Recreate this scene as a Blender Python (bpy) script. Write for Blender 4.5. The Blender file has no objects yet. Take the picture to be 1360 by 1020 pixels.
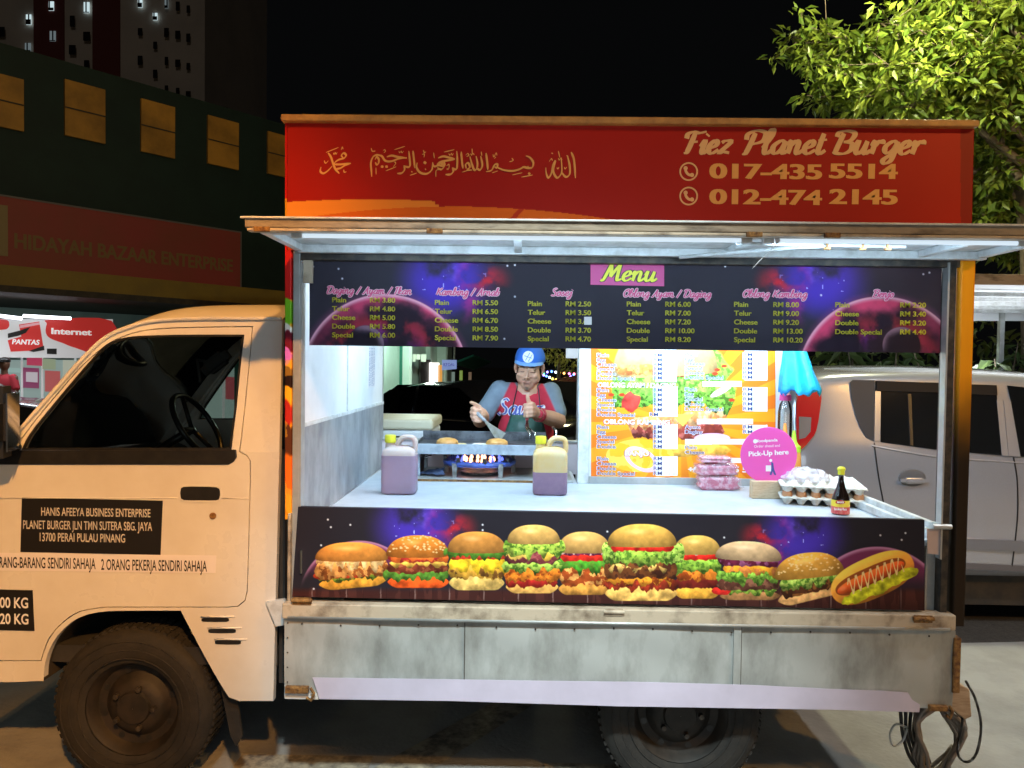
import bpy, bmesh, math, random
import numpy as np
from mathutils import Vector, Matrix, Euler
from mathutils.geometry import tessellate_polygon
R = math.radians
random.seed(7)
rng = np.random.default_rng(7)
S = bpy.context.scene
COL = S.collection

# ------------------------------------------------------------------ camera
FPX = 1000.0                                   # focal length in photo pixels (1360 wide)
CAM = Vector((0.0, -2.5, 1.43))
cd = bpy.data.cameras.new('camera'); cam = bpy.data.objects.new('camera', cd); COL.objects.link(cam)
CROT = Matrix.Rotation(R(0.8), 3, 'Z') @ Matrix.Rotation(R(90 - 1.55), 3, 'X') @ Matrix.Rotation(R(0.75), 3, 'Z')
cam.matrix_world = Matrix.Translation(CAM) @ CROT.to_4x4()
cd.sensor_width = 36.0; cd.lens = 36.0 * FPX / 1360.0
cd.clip_start = 0.02; cd.clip_end = 500
S.camera = cam
S.cycles.use_denoising = True
S.cycles.max_bounces = 8
S.cycles.transparent_max_bounces = 16
S.cycles.sample_clamp_indirect = 6.0
S.view_settings.view_transform = 'Standard'; S.view_settings.look = 'None'
S.view_settings.exposure = 0.0; S.view_settings.gamma = 1.0

# ------------------------------------------------------------------ night sky and lamps
wd = bpy.data.worlds.new('World'); S.world = wd; wd.use_nodes = True
bg = wd.node_tree.nodes['Background']
bg.inputs[0].default_value = (0.85, 0.92, 1.0, 1); bg.inputs[1].default_value = 0.0022

def lamp(kind, name, loc, power, color, target=None, **kw):
    l = bpy.data.lights.new(name, kind); l.energy = power; l.color = color
    for k, v in kw.items(): setattr(l, k, v)
    o = bpy.data.objects.new(name, l); COL.objects.link(o); o.location = loc
    if target is not None:
        o.rotation_euler = (Vector(target) - Vector(loc)).to_track_quat('-Z', 'Y').to_euler()
    return o
SOD = (1.0, 0.52, 0.14)
LED = (0.53, 0.78, 1.0)
lamp('SUN', 'night_glow', (0, -20, 30), 0.09, (1.0, 0.88, 0.75), (-6, 12, 0), angle=R(10))
# sodium street lamp behind the photographer, shining on the cab
lamp('SPOT', 'sodium_street_lamp', (1.2, -5.2, 4.9), 2450, (1.0, 0.45, 0.11), (-1.75, 0, 1.08), spot_size=R(24), spot_blend=0.8, shadow_soft_size=0.10)
lamp('POINT', 'sodium_road_lamp', (5.5, -4.6, 5.2), 760, SOD, shadow_soft_size=0.15)
# added white fills brightening the skirt and banners from the front
lamp('SPOT', 'skirt_fill_spot', (0.15, -3.3, 4.6), 1800, (0.80, 0.97, 1.0), (0.08, 0, 0.40), spot_size=R(26), spot_blend=1.0, shadow_soft_size=0.15)
lamp('AREA', 'front_fill_light', (0.5, -5.5, 1.7), 34, (0.80, 0.92, 1.0), (0.4, 0, 0.7), shape='RECTANGLE', size=3.0, size_y=0.8)
# white lamp of the car park to the right
lamp('SPOT', 'car_park_lamp', (3.9, -0.7, 4.6), 430, (0.95, 0.98, 1.0), (2.9, 0.2, -0.08), spot_size=R(62), spot_blend=1.0, shadow_soft_size=0.1)
# white flood lamp at the edge of the tree
lamp('POINT', 'tree_flood_lamp', (2.78, 2.6, 4.2), 330, (1.0, 0.97, 0.62), shadow_soft_size=0.12)
# added unseen lamp brightening the bazaar facade
lamp('POINT', 'bazaar_fill_lamp', (-1.5, 4.5, 10.0), 210, (1.0, 0.72, 0.36), shadow_soft_size=0.2)
# second sodium lamp overhead, on the cab roof
lamp('SPOT', 'overhead_street_lamp', (-1.3, 2.6, 6.0), 620, (1.0, 0.40, 0.04), (-1.15, .6, 1.65), spot_size=R(30), spot_blend=0.9, shadow_soft_size=0.1)

def at(px, py, Y):
    d = CROT @ Vector(((px - 680) / FPX, -(py - 510) / FPX, -1))
    t = (Y - CAM.y) / d.y
    return CAM + d * t

# ------------------------------------------------------------------ materials
def lin(c):
    return tuple((x / 12.92 if x <= 0.04045 else ((x + 0.055) / 1.055) ** 2.4) for x in [v / 255 for v in c])

def mat(name, color, rough=0.5, metal=0.0, color2=None, scale=8.0, detail=6.0, bump=0.0, bscale=60.0, spec=0.5,
        trans=0.0, emit=None, estr=0.0, coat=0.0, lo=0.4, hi=0.65, rough2=None, stretch=None, alpha=None, sss=0.0):
    m = bpy.data.materials.new(name); m.use_nodes = True
    nt = m.node_tree; p = nt.nodes['Principled BSDF']; L = nt.links
    c = tuple(color) + (1,)
    p.inputs['Base Color'].default_value = c
    p.inputs['Roughness'].default_value = rough; p.inputs['Metallic'].default_value = metal
    p.inputs['Specular IOR Level'].default_value = spec
    p.inputs['Transmission Weight'].default_value = trans
    p.inputs['Coat Weight'].default_value = coat
    if sss: p.inputs['Subsurface Weight'].default_value = sss; p.inputs['Subsurface Radius'].default_value = (0.02, 0.008, 0.004)
    if alpha is not None: p.inputs['Alpha'].default_value = alpha
    if emit: p.inputs['Emission Color'].default_value = tuple(emit) + (1,); p.inputs['Emission Strength'].default_value = estr
    tc = nt.nodes.new('ShaderNodeTexCoord'); src = tc.outputs['Object']
    if stretch:
        mp = nt.nodes.new('ShaderNodeMapping'); mp.inputs['Scale'].default_value = stretch
        L.new(src, mp.inputs['Vector']); src = mp.outputs['Vector']
    if color2 is not None or rough2 is not None:
        n = nt.nodes.new('ShaderNodeTexNoise'); n.inputs['Scale'].default_value = scale; n.inputs['Detail'].default_value = detail
        n.inputs['Roughness'].default_value = 0.62
        L.new(src, n.inputs['Vector'])
        r = nt.nodes.new('ShaderNodeMapRange'); r.inputs['From Min'].default_value = lo; r.inputs['From Max'].default_value = hi
        L.new(n.outputs['Fac'], r.inputs['Value'])
        if color2 is not None:
            mx = nt.nodes.new('ShaderNodeMix'); mx.data_type = 'RGBA'
            mx.inputs['A'].default_value = c; mx.inputs['B'].default_value = tuple(color2) + (1,)
            L.new(r.outputs['Result'], mx.inputs['Factor']); L.new(mx.outputs['Result'], p.inputs['Base Color'])
        if rough2 is not None:
            r2 = nt.nodes.new('ShaderNodeMapRange'); r2.inputs['To Min'].default_value = rough; r2.inputs['To Max'].default_value = rough2
            L.new(r.outputs['Result'], r2.inputs['Value']); L.new(r2.outputs['Result'], p.inputs['Roughness'])
    if bump:
        n2 = nt.nodes.new('ShaderNodeTexNoise'); n2.inputs['Scale'].default_value = bscale; n2.inputs['Detail'].default_value = 4
        L.new(src, n2.inputs['Vector'])
        b = nt.nodes.new('ShaderNodeBump'); b.inputs['Strength'].default_value = bump; b.inputs['Distance'].default_value = 0.01
        L.new(n2.outputs['Fac'], b.inputs['Height']); L.new(b.outputs['Normal'], p.inputs['Normal'])
    return m

def attr_mat(name, rough=0.4, spec=0.4, bump=0.0, bscale=20, sss=0.0, coat=0.0, thru=0.0):
    m = bpy.data.materials.new(name); m.use_nodes = True
    nt = m.node_tree; p = nt.nodes['Principled BSDF']
    a = nt.nodes.new('ShaderNodeAttribute'); a.attribute_name = 'print'
    nt.links.new(a.outputs['Color'], p.inputs['Base Color'])
    p.inputs['Roughness'].default_value = rough; p.inputs['Specular IOR Level'].default_value = spec
    p.inputs['Coat Weight'].default_value = coat
    if sss: p.inputs['Subsurface Weight'].default_value = sss; p.inputs['Subsurface Radius'].default_value = (0.012, 0.005, 0.003)
    if bump:
        tc = nt.nodes.new('ShaderNodeTexCoord')
        n2 = nt.nodes.new('ShaderNodeTexNoise'); n2.inputs['Scale'].default_value = bscale
        nt.links.new(tc.outputs['Object'], n2.inputs['Vector'])
        b = nt.nodes.new('ShaderNodeBump'); b.inputs['Strength'].default_value = bump; b.inputs['Distance'].default_value = 0.01
        nt.links.new(n2.outputs['Fac'], b.inputs['Height']); nt.links.new(b.outputs['Normal'], p.inputs['Normal'])
    if thru: see_through(m, thru, a.outputs['Color'])
    return m

def see_through(m, k, col=None):
    """thin vinyl: some light from behind shines through"""
    nt = m.node_tree; p = nt.nodes['Principled BSDF']; t = nt.nodes.new('ShaderNodeBsdfTranslucent'); mx = nt.nodes.new('ShaderNodeMixShader'); mx.inputs[0].default_value = k
    if col is not None: nt.links.new(col, t.inputs[0])
    else: t.inputs[0].default_value = p.inputs['Base Color'].default_value
    nt.links.new(p.outputs[0], mx.inputs[1]); nt.links.new(t.outputs[0], mx.inputs[2]); nt.links.new(mx.outputs[0], nt.nodes['Material Output'].inputs[0]); return m

def glass_mat(name, tint=(0.8, 0.85, 0.85), refl=0.10, rough=0.02):
    m = bpy.data.materials.new(name); m.use_nodes = True
    nt = m.node_tree; nt.nodes.remove(nt.nodes['Principled BSDF']); out = nt.nodes['Material Output']
    t = nt.nodes.new('ShaderNodeBsdfTransparent'); t.inputs[0].default_value = tuple(tint) + (1,)
    g = nt.nodes.new('ShaderNodeBsdfGlossy'); g.inputs['Roughness'].default_value = rough
    f = nt.nodes.new('ShaderNodeFresnel'); f.inputs['IOR'].default_value = 1.5
    a = nt.nodes.new('ShaderNodeMath'); a.operation = 'ADD'; a.inputs[1].default_value = refl
    mx = nt.nodes.new('ShaderNodeMixShader')
    nt.links.new(f.outputs[0], a.inputs[0]); nt.links.new(a.outputs[0], mx.inputs[0])
    nt.links.new(t.outputs[0], mx.inputs[1]); nt.links.new(g.outputs[0], mx.inputs[2]); nt.links.new(mx.outputs[0], out.inputs[0])
    return m

def emit_mat(name, color, strength):
    m = bpy.data.materials.new(name); m.use_nodes = True
    p = m.node_tree.nodes['Principled BSDF']; p.inputs['Base Color'].default_value = (0.1, 0.1, 0.1, 1)
    p.inputs['Emission Color'].default_value = tuple(color) + (1,); p.inputs['Emission Strength'].default_value = strength
    return m

# ------------------------------------------------------------------ object helpers
WM = {}                                               # world matrix of every object when it was built
def link(name, me, parent=None):
    o = bpy.data.objects.new(name, me); COL.objects.link(o); WM[o.name] = Matrix.Identity(4)
    if parent is not None: o.parent = parent; o.matrix_parent_inverse = WM[parent.name].inverted()
    return o
def thing(name, label, cat, loc=(0, 0, 0), group=None):
    o = bpy.data.objects.new(name, None); COL.objects.link(o); o.location = loc; o.empty_display_size = 0.1
    WM[o.name] = Matrix.Translation(Vector(loc))
    return tag(o, label, cat, group)
def thing_part(name, parent, loc):
    """an Empty that is a part of a thing and parents its sub-parts"""
    o = bpy.data.objects.new(name, None); COL.objects.link(o); o.parent = parent; o.empty_display_size = .05
    o.matrix_parent_inverse = WM[parent.name].inverted(); o.location = loc; WM[o.name] = Matrix.Translation(Vector(loc))
    return o
def dup(root, delta, label=None, rotz=0.0):
    """a copy of a thing with copies of its parts and sub-parts"""
    r = root.copy(); COL.objects.link(r); r.location = root.location + Vector(delta); r.rotation_euler.z += rotz
    if label: r['label'] = label
    for ch in list(root.children):
        c = ch.copy(); COL.objects.link(c); c.parent = r; c.matrix_parent_inverse = ch.matrix_parent_inverse.copy()
        for g in ch.children:
            d = g.copy(); COL.objects.link(d); d.parent = c; d.matrix_parent_inverse = g.matrix_parent_inverse.copy()
    return r
def tag(o, label=None, cat=None, group=None, kind=None):
    if label: o['label'] = label
    if cat: o['category'] = cat
    if group: o['group'] = group
    if kind: o['kind'] = kind
    return o

class MB:
    """collects world-space geometry; build() links it as ONE mesh object"""
    def __init__(s): s.v = []; s.f = []; s.mi = []; s.m = 0
    def add(s, vs, fs):
        b = len(s.v); s.v += [tuple(v) for v in vs]; s.f += [tuple(b + i for i in f) for f in fs]; s.mi += [s.m] * len(fs); return s
    def box(s, x0, x1, y0, y1, z0, z1, bev=0.0):
        if bev <= 0:
            v = [(x, y, z) for z in (z0, z1) for y in (y0, y1) for x in (x0, x1)]
            return s.add(v, [(0, 2, 3, 1), (4, 5, 7, 6), (0, 1, 5, 4), (2, 6, 7, 3), (0, 4, 6, 2), (1, 3, 7, 5)])
        bm = bmesh.new(); bmesh.ops.create_cube(bm, size=1)
        for v in bm.verts: v.co = Vector((x0 + (v.co.x + .5) * (x1 - x0), y0 + (v.co.y + .5) * (y1 - y0), z0 + (v.co.z + .5) * (z1 - z0)))
        bmesh.ops.bevel(bm, geom=bm.edges[:], offset=bev, segments=2, affect='EDGES', profile=0.5)
        return s.bm(bm)
    def bm(s, bm, M=None):
        bm.verts.ensure_lookup_table(); bm.verts.index_update()
        s.add([(M @ v.co if M else v.co) for v in bm.verts], [[v.index for v in f.verts] for f in bm.faces]); bm.free(); return s
    def ring_tube(s, rings, cap=True, closed=False):
        n = len(rings[0]); b = len(s.v); vs = [p for r in rings for p in r]; fs = []
        m = len(rings)
        for i in range(m if closed else m - 1):
            for k in range(n):
                a, c = i * n, ((i + 1) % m) * n
                fs.append((a + k, a + (k + 1) % n, c + (k + 1) % n, c + k))
        if cap and not closed: fs.append(tuple(range(n))[::-1]); fs.append(tuple(range((m - 1) * n, m * n)))
        return s.add(vs, fs)
    def tube(s, pts, r, n=8, closed=False, cap=True):
        pts = [Vector(p) for p in pts]; m = len(pts)
        rs = r if isinstance(r, (list, tuple)) else [r] * m
        rings = []; up = None
        for i in range(m):
            a = pts[(i - 1) % m] if (closed or i > 0) else pts[i]; c = pts[(i + 1) % m] if (closed or i < m - 1) else pts[i]
            t = (c - a).normalized()
            if up is None: up = t.orthogonal().normalized()
            up = (up - t * up.dot(t));
            up = up.normalized() if up.length > 1e-6 else t.orthogonal().normalized()
            w = t.cross(up)
            rings.append([pts[i] + (up * math.cos(6.28318 * k / n) + w * math.sin(6.28318 * k / n)) * rs[i] for k in range(n)])
        return s.ring_tube(rings, cap, closed)
    def lathe(s, prof, c=(0, 0, 0), n=24, M=None, axis='Z', cap=True):
        rings = []
        for r, h in prof:
            ring = []
            for k in range(n):
                a = 6.28318 * k / n; x, y = r * math.cos(a), r * math.sin(a)
                p = Vector((x, y, h)) if axis == 'Z' else (Vector((x, h, y)) if axis == 'Y' else Vector((h, x, y)))
                if M is not None: p = M @ p
                ring.append(p + Vector(c))
            rings.append(ring)
        return s.ring_tube(rings, cap)
    def poly(s, pts, holes=(), off=Vector((0, 0.02, 0)), back=True):
        """planar polygon (list of Vectors) with holes, given thickness along off"""
        loops = [list(pts)] + [list(h) for h in holes]
        flat = [p for l in loops for p in l]; tris = tessellate_polygon(loops); n = len(flat)
        want = -Vector(off); fs = []
        for t in tris:
            a, b, c = (flat[i] for i in t)
            fs.append(tuple(t) if (b - a).cross(c - a).dot(want) > 0 else tuple(t)[::-1])
        vs = list(flat)
        if off.length > 1e-7:
            vs += [p + off for p in flat]
            if back: fs += [tuple(i + n for i in f)[::-1] for f in fs]
            k = 0
            for l in loops:
                m = len(l)
                for i in range(m): fs.append((k + i, k + (i + 1) % m, n + k + (i + 1) % m, n + k + i))
                k += m
        return s.add(vs, fs)
    def build(s, name, m, parent=None, smooth=False, bevel=0.0, sub=0, angle=None):
        me = bpy.data.meshes.new(name); me.from_pydata(s.v, [], s.f)
        ms = m if isinstance(m, (list, tuple)) else [m]
        for x in ms: me.materials.append(x)
        if len(ms) > 1: me.polygons.foreach_set('material_index', s.mi)
        bm = bmesh.new(); bm.from_mesh(me); bmesh.ops.recalc_face_normals(bm, faces=bm.faces[:]); bm.to_mesh(me); bm.free()
        if smooth:
            me.polygons.foreach_set('use_smooth', [True] * len(me.polygons))
            if angle is not None: me.set_sharp_from_angle(angle=R(angle))
        me.update()
        o = link(name, me, parent)
        if bevel:
            b = o.modifiers.new('bevel', 'BEVEL'); b.width = bevel; b.segments = 2; b.limit_method = 'ANGLE'
        if sub:
            q = o.modifiers.new('sub', 'SUBSURF'); q.levels = sub; q.render_levels = sub
        return o

def cr(pts, n=6, closed=False):
    """Catmull-Rom through 2-D or 3-D points"""
    P = [np.array(p, float) for p in pts]; m = len(P); out = []
    if m < 3 and not closed: 
        return [tuple(P[0] + (P[-1] - P[0]) * k / n) for k in range(n + 1)]
    g = (lambda i: P[i % m]) if closed else (lambda i: P[min(max(i, 0), m - 1)])
    for i in range(m if closed else m - 1):
        a, b, c, d = g(i - 1), g(i), g(i + 1), g(i + 2)
        for k in range(n):
            t = k / n
            out.append(tuple(0.5 * (2 * b + (c - a) * t + (2 * a - 5 * b + 4 * c - d) * t * t + (3 * b - a - 3 * c + d) * t ** 3)))
    if not closed: out.append(tuple(P[-1]))
    return out

# ------------------------------------------------------------------ lettering
_tc = {}
def glyphs(s, bold=0.0, shear=0.0, spacing=1.0):
    key = (s, bold, shear, spacing)
    if key in _tc: return _tc[key]
    c = bpy.data.curves.new('txt', 'FONT'); c.body = s; c.size = 1; c.offset = bold; c.shear = shear; c.space_character = spacing; c.resolution_u = 4
    o = bpy.data.objects.new('txt', c); COL.objects.link(o)
    dg = bpy.context.evaluated_depsgraph_get(); me = bpy.data.meshes.new_from_object(o.evaluated_get(dg))
    v = np.array([(q.co.x, q.co.y) for q in me.vertices]) if len(me.vertices) else np.zeros((0, 2)); f = [tuple(p.vertices) for p in me.polygons]
    bpy.data.objects.remove(o); bpy.data.curves.remove(c); bpy.data.meshes.remove(me)
    _tc[key] = (v, f); return v, f

class Print:
    """flat lettering laid on a plane: origin O, axis ex (right), ez (up), normal towards the viewer nn"""
    def __init__(s, Y=None, lift=0.001, ex=(1, 0, 0), ez=(0, 0, 1), nn=(0, -1, 0)):
        s.mb = MB(); s.Y = Y; s.lift = lift; s.ex = Vector(ex); s.ez = Vector(ez); s.nn = Vector(nn); s.k = 0
    def _o(s, px, py): return at(px, py, s.Y), (s.Y - CAM.y) / FPX * 1.0
    def text(s, t, x0, x1, yb, h, bold=0.012, shear=0.0, spacing=1.0, rot=0.0, O=None, sc=None, sh=0.0):
        if bold > .02 and not sh:               # heavy type: slightly thickened outline struck twice
            ex_ = (bold - .016) * 1.3; s.text(t, x0, x1, yb, h, .0161, shear, spacing, rot, O, sc, sh=-ex_); s.text(t, x0, x1, yb, h, .0162, shear, spacing, rot, O, sc, sh=ex_); return s
        v, f = glyphs(t, bold, shear, spacing)
        if len(v) == 0: return s
        if O is None: O, sc = s._o(x0, yb)
        a, b = v[:, 0].min(), v[:, 0].max(); capv = 0.70
        kx = (x1 - x0) / (b - a) * sc; ky = h / capv * sc
        cr_, sr = math.cos(rot), math.sin(rot)
        s.k += 1
        vs = []
        for q in v:
            x, y = (q[0] - a + sh) * kx, q[1] * ky
            vs.append(O + s.ex * (x * cr_ - y * sr) + s.ez * (x * sr + y * cr_) + s.nn * (s.lift + (.00012 if sh > 0 else 0)))
        s.mb.add(vs, f); return s
    def ribbon(s, pts, w, n=6, thin=0.3, pen=None, lift=0.0, O=None, sc=None, smooth=True, taper=0.5):
        """calligraphic stroke through photo pixels (or units from O with scale sc); w = full width"""
        P = cr(pts, n) if smooth else [tuple(map(float, p)) for p in pts]
        if O is None: O, sc = s._o(0, 0); conv = lambda x, y: at(x, y, s.Y)
        else: conv = lambda x, y: O + s.ex * (x * sc) + s.ez * (y * sc)
        s.k += 1; L = s.lift + lift + s.k * 0.00005
        m = len(P); vs = []; fs = []
        for i in range(m):
            a = np.array(P[max(i - 1, 0)]); c = np.array(P[min(i + 1, m - 1)]); t = c - a; l = np.hypot(*t)
            t = t / l if l > 0 else np.array([1., 0]); nrm = np.array([-t[1], t[0]])
            ww = w if pen is None else w * (thin + (1 - thin) * abs(math.sin(math.atan2(t[1], t[0]) - pen)))
            e = min(i, m - 1 - i) / max(1, (m - 1) * 0.2); ww *= taper + (1 - taper) * min(1, e)
            q = np.array(P[i])
            for sg in (-1, 1):
                z = q + nrm * sg * ww / 2
                vs.append(conv(z[0], z[1]) + s.nn * (L + i * 0.00002))
        for i in range(m - 1): fs.append((2 * i, 2 * i + 1, 2 * i + 3, 2 * i + 2))
        s.mb.add(vs, fs); return s
    def disc(s, cx, cy, rx, ry=None, n=20, lift=0.0, a0=0.0):
        ry = ry or rx; s.k += 1; L = s.lift + lift + s.k * 0.00003
        s.mb.add([at(cx + rx * math.cos(a0 + 6.28318 * i / n), cy + ry * math.sin(a0 + 6.28318 * i / n), s.Y) + s.nn * L for i in range(n)], [tuple(range(n))]); return s
    def quad(s, x0, x1, y0, y1, lift=0.0):
        s.k += 1; L = s.lift + lift + s.k * 0.00003
        s.mb.add([at(x, y, s.Y) + s.nn * L for x, y in ((x0, y1), (x1, y1), (x1, y0), (x0, y0))], [(0, 1, 2, 3)]); return s
    def shape(s, pts, lift=0.0):
        s.k += 1; L = s.lift + lift + s.k * 0.00003
        P = [at(x, y, s.Y) + s.nn * L for x, y in pts]
        s.mb.add(P, [tuple(t) for t in tessellate_polygon([P])]); return s
    def build(s, name, m, parent=None):
        me = bpy.data.meshes.new(name); me.from_pydata(s.mb.v, [], s.mb.f); me.materials.append(m); me.update()
        return link(name, me, parent)

# brush-script alphabet: strokes in a box with x-height 1 (slant added later); value = (advance, strokes)
SC = {
 'a': (1.02, [[(.78, .86), (.5, 1), (.14, .62), (.14, .2), (.38, 0), (.66, .3), (.8, .95)], [(.82, 1), (.76, .3), (.86, .02), (1.06, .2)]]),
 'b': (.95, [[(.1, .5), (.3, 1.2), (.3, 1.75), (.15, 1.7), (.1, 1), (.12, .2), (.35, 0), (.68, .3), (.62, .85), (.35, .9)], [(.62, .85), (.95, .75)]]),
 'e': (.8, [[(.05, .35), (.5, .6), (.55, .9), (.35, 1), (.1, .65), (.12, .2), (.4, 0), (.78, .3)]]),
 'g': (1.0, [[(.78, .86), (.5, 1), (.14, .62), (.14, .25), (.38, .08), (.66, .35), (.8, .95)], [(.82, 1), (.78, .2), (.7, -.5), (.4, -.75), (.2, -.5), (.55, -.1), (1.02, .3)]]),
 'h': (1.0, [[(.05, .4), (.32, 1.3), (.3, 1.75), (.15, 1.6), (.12, .8), (.12, 0)], [(.12, .4), (.4, .95), (.65, .9), (.66, .2), (.8, 0), (1.02, .25)]]),
 'i': (.52, [[(.0, .5), (.2, 1), (.18, .2), (.3, 0), (.54, .25)], [(.24, 1.38), (.3, 1.5)]]),
 'j': (.55, [[(.1, .6), (.3, 1), (.3, 0), (.2, -.6), (-.1, -.7), (-.1, -.4), (.3, 0), (.55, .2)], [(.34, 1.38), (.4, 1.5)]]),
 'k': (.95, [[(.05, .4), (.32, 1.3), (.3, 1.75), (.15, 1.6), (.12, .8), (.12, 0)], [(.12, .4), (.45, .95), (.62, .8), (.3, .5), (.55, .1), (.95, .2)]]),
 'l': (.55, [[(.0, .4), (.35, 1.3), (.35, 1.85), (.18, 1.7), (.13, .6), (.2, .05), (.4, 0), (.58, .25)]]),
 'm': (1.5, [[(.0, .6), (.15, 1), (.14, 0)], [(.14, .5), (.38, .98), (.55, .85), (.55, 0)], [(.55, .5), (.8, .98), (1.0, .85), (1.0, .2), (1.2, 0), (1.5, .3)]]),
 'n': (1.05, [[(.0, .6), (.15, 1), (.14, 0)], [(.14, .5), (.42, .98), (.64, .85), (.64, .2), (.78, 0), (1.06, .3)]]),
 'o': (.85, [[(.5, .95), (.15, .8), (.12, .2), (.4, 0), (.66, .35), (.6, .85), (.4, .98), (.55, .75), (.9, .8)]]),
 'r': (.78, [[(.0, .6), (.15, 1), (.14, 0)], [(.14, .5), (.38, .95), (.6, 1), (.66, .78)]]),
 's': (.75, [[(.0, .25), (.4, .95), (.3, .8), (.55, .4), (.5, .05), (.2, 0), (.08, .2)], [(.45, .05), (.78, .3)]]),
 't': (.62, [[(.25, 1.6), (.2, .8), (.18, .2), (.35, 0), (.64, .28)], [(.0, 1.05), (.55, 1.12)]]),
 'u': (1.05, [[(.0, .6), (.14, 1), (.12, .3), (.3, 0), (.58, .3), (.7, 1)], [(.7, 1), (.66, .25), (.8, 0), (1.06, .28)]]),
 'y': (1.0, [[(.0, .6), (.14, 1), (.12, .4), (.3, .08), (.58, .35), (.7, 1)], [(.7, 1), (.68, .1), (.55, -.6), (.2, -.7), (.2, -.4), (1.0, .3)]]),
 'z': (.85, [[(.08, .85), (.3, 1), (.7, .92), (.12, .06), (.4, .12), (.8, .05)]]),
 'd': (1.0, [[(.78, .86), (.5, 1), (.14, .62), (.14, .2), (.38, 0), (.66, .3)], [(.82, 1.75), (.76, .3), (.86, .02), (1.06, .2)]]),
 'A': (1.35, [[(.0, .15), (.2, .0), (.55, .8), (.9, 1.75)], [(.9, 1.75), (.95, .8), (1.05, .05), (1.3, .15)], [(.4, .65), (1.05, .75)]]),
 'B': (1.35, [[(.42, 1.6), (.3, .8), (.2, .0)], [(.05, 1.3), (.1, 1.65), (.6, 1.78), (1.1, 1.6), (1.0, 1.1), (.55, .92)], [(.55, .92), (1.1, .8), (1.15, .3), (.8, 0), (.3, .02), (.1, .2)]]),
 'D': (1.45, [[(.42, 1.6), (.3, .8), (.22, .05)], [(.05, 1.3), (.1, 1.65), (.6, 1.78), (1.15, 1.5), (1.3, .9), (1.0, .2), (.5, 0), (.1, .12)]]),
 'F': (1.15, [[(.5, 1.55), (.42, .8), (.3, .1), (.1, .0)], [(.0, 1.15), (.02, 1.5), (.35, 1.68), (.8, 1.6), (1.25, 1.72)], [(.25, .85), (.85, .92)]]),
 'I': (.85, [[(.5, 1.7), (.42, .8), (.3, .1), (.05, .08)], [(.1, 1.4), (.3, 1.7), (.75, 1.7)]]),
 'K': (1.35, [[(.38, 1.75), (.3, .8), (.2, .0)], [(1.15, 1.75), (.8, 1.2), (.35, .85), (.8, .6), (1.0, .1), (1.35, .1)]]),
 'M': (1.75, [[(.0, .1), (.2, .05), (.4, .9), (.55, 1.75)], [(.55, 1.75), (.7, .9), (.75, .4)], [(.75, .4), (1.0, 1.1), (1.3, 1.75)], [(1.3, 1.75), (1.3, .8), (1.38, .05), (1.7, .2)]]),
 'O': (1.3, [[(.8, 1.72), (.35, 1.55), (.08, .8), (.3, .1), (.7, 0), (1.1, .5), (1.1, 1.3), (.8, 1.72), (.5, 1.5), (.8, 1.25), (1.3, 1.5)]]),
 'P': (1.2, [[(.45, 1.6), (.35, .8), (.2, .0), (.05, .05)], [(.0, 1.05), (.0, 1.5), (.5, 1.78), (1.1, 1.6), (1.08, 1.0), (.6, .75), (.4, .85)]]),
 'S': (1.1, [[(.95, 1.5), (.7, 1.75), (.35, 1.5), (.45, 1.05), (.85, .65), (.8, .15), (.4, 0), (.08, .25)]]),
 '/': (.9, [[(.1, -.2), (.75, 1.8)]]),
 ' ': (.55, []),
}
def script_width(t): return sum(SC[c][0] for c in t)
def script(pr, t, x0, x1, yb, xh, w, slant=0.28, thin=0.35, lift=0.0):
    O, sc = pr._o(x0, yb); k = (x1 - x0) / script_width(t); x = 0.0
    for c in t:
        adv, strokes = SC[c]
        for st in strokes:
            pts = [((x + q[0]) * k + q[1] * xh * slant, q[1] * xh) for q in st]
            pr.ribbon(pts, w, n=6, thin=thin, pen=0.15, O=O, sc=sc, lift=lift, taper=0.85)
        x += adv
    return pr

# ------------------------------------------------------------------ printed sheets (a fine grid that carries the print)
def vnoise(X, Y, scale, seed=0, octaves=4):
    out = np.zeros_like(X, float); amp = 1.0; tot = 0
    for o in range(octaves):
        xs, ys = X / scale + 37.7 * (seed + o), Y / scale + 91.3 * (seed + o)
        xi, yi = np.floor(xs).astype(np.int64), np.floor(ys).astype(np.int64); fx, fy = xs - xi, ys - yi
        fx = fx * fx * (3 - 2 * fx); fy = fy * fy * (3 - 2 * fy)
        def h(a, b):
            n = (a * 374761393 + b * 668265263 + (seed + o) * 144269504) & 0xffffffff
            n = ((n ^ (n >> 13)) * 1274126177) & 0xffffffff
            return ((n ^ (n >> 16)) & 0xffff) / 65535.0
        v = h(xi, yi) * (1 - fx) * (1 - fy) + h(xi + 1, yi) * fx * (1 - fy) + h(xi, yi + 1) * (1 - fx) * fy + h(xi + 1, yi + 1) * fx * fy
        out += amp * v; tot += amp; amp *= .5; scale /= 2.0
    return out / tot
def mixc(img, m, c):
    m = np.clip(m, 0, 1)[..., None]; c = np.asarray(c, float)
    img[:] = img * (1 - m) + c * m
def sm(e0, e1, x):
    t = np.clip((x - e0) / (e1 - e0), 0, 1); return t * t * (3 - 2 * t)
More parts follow.
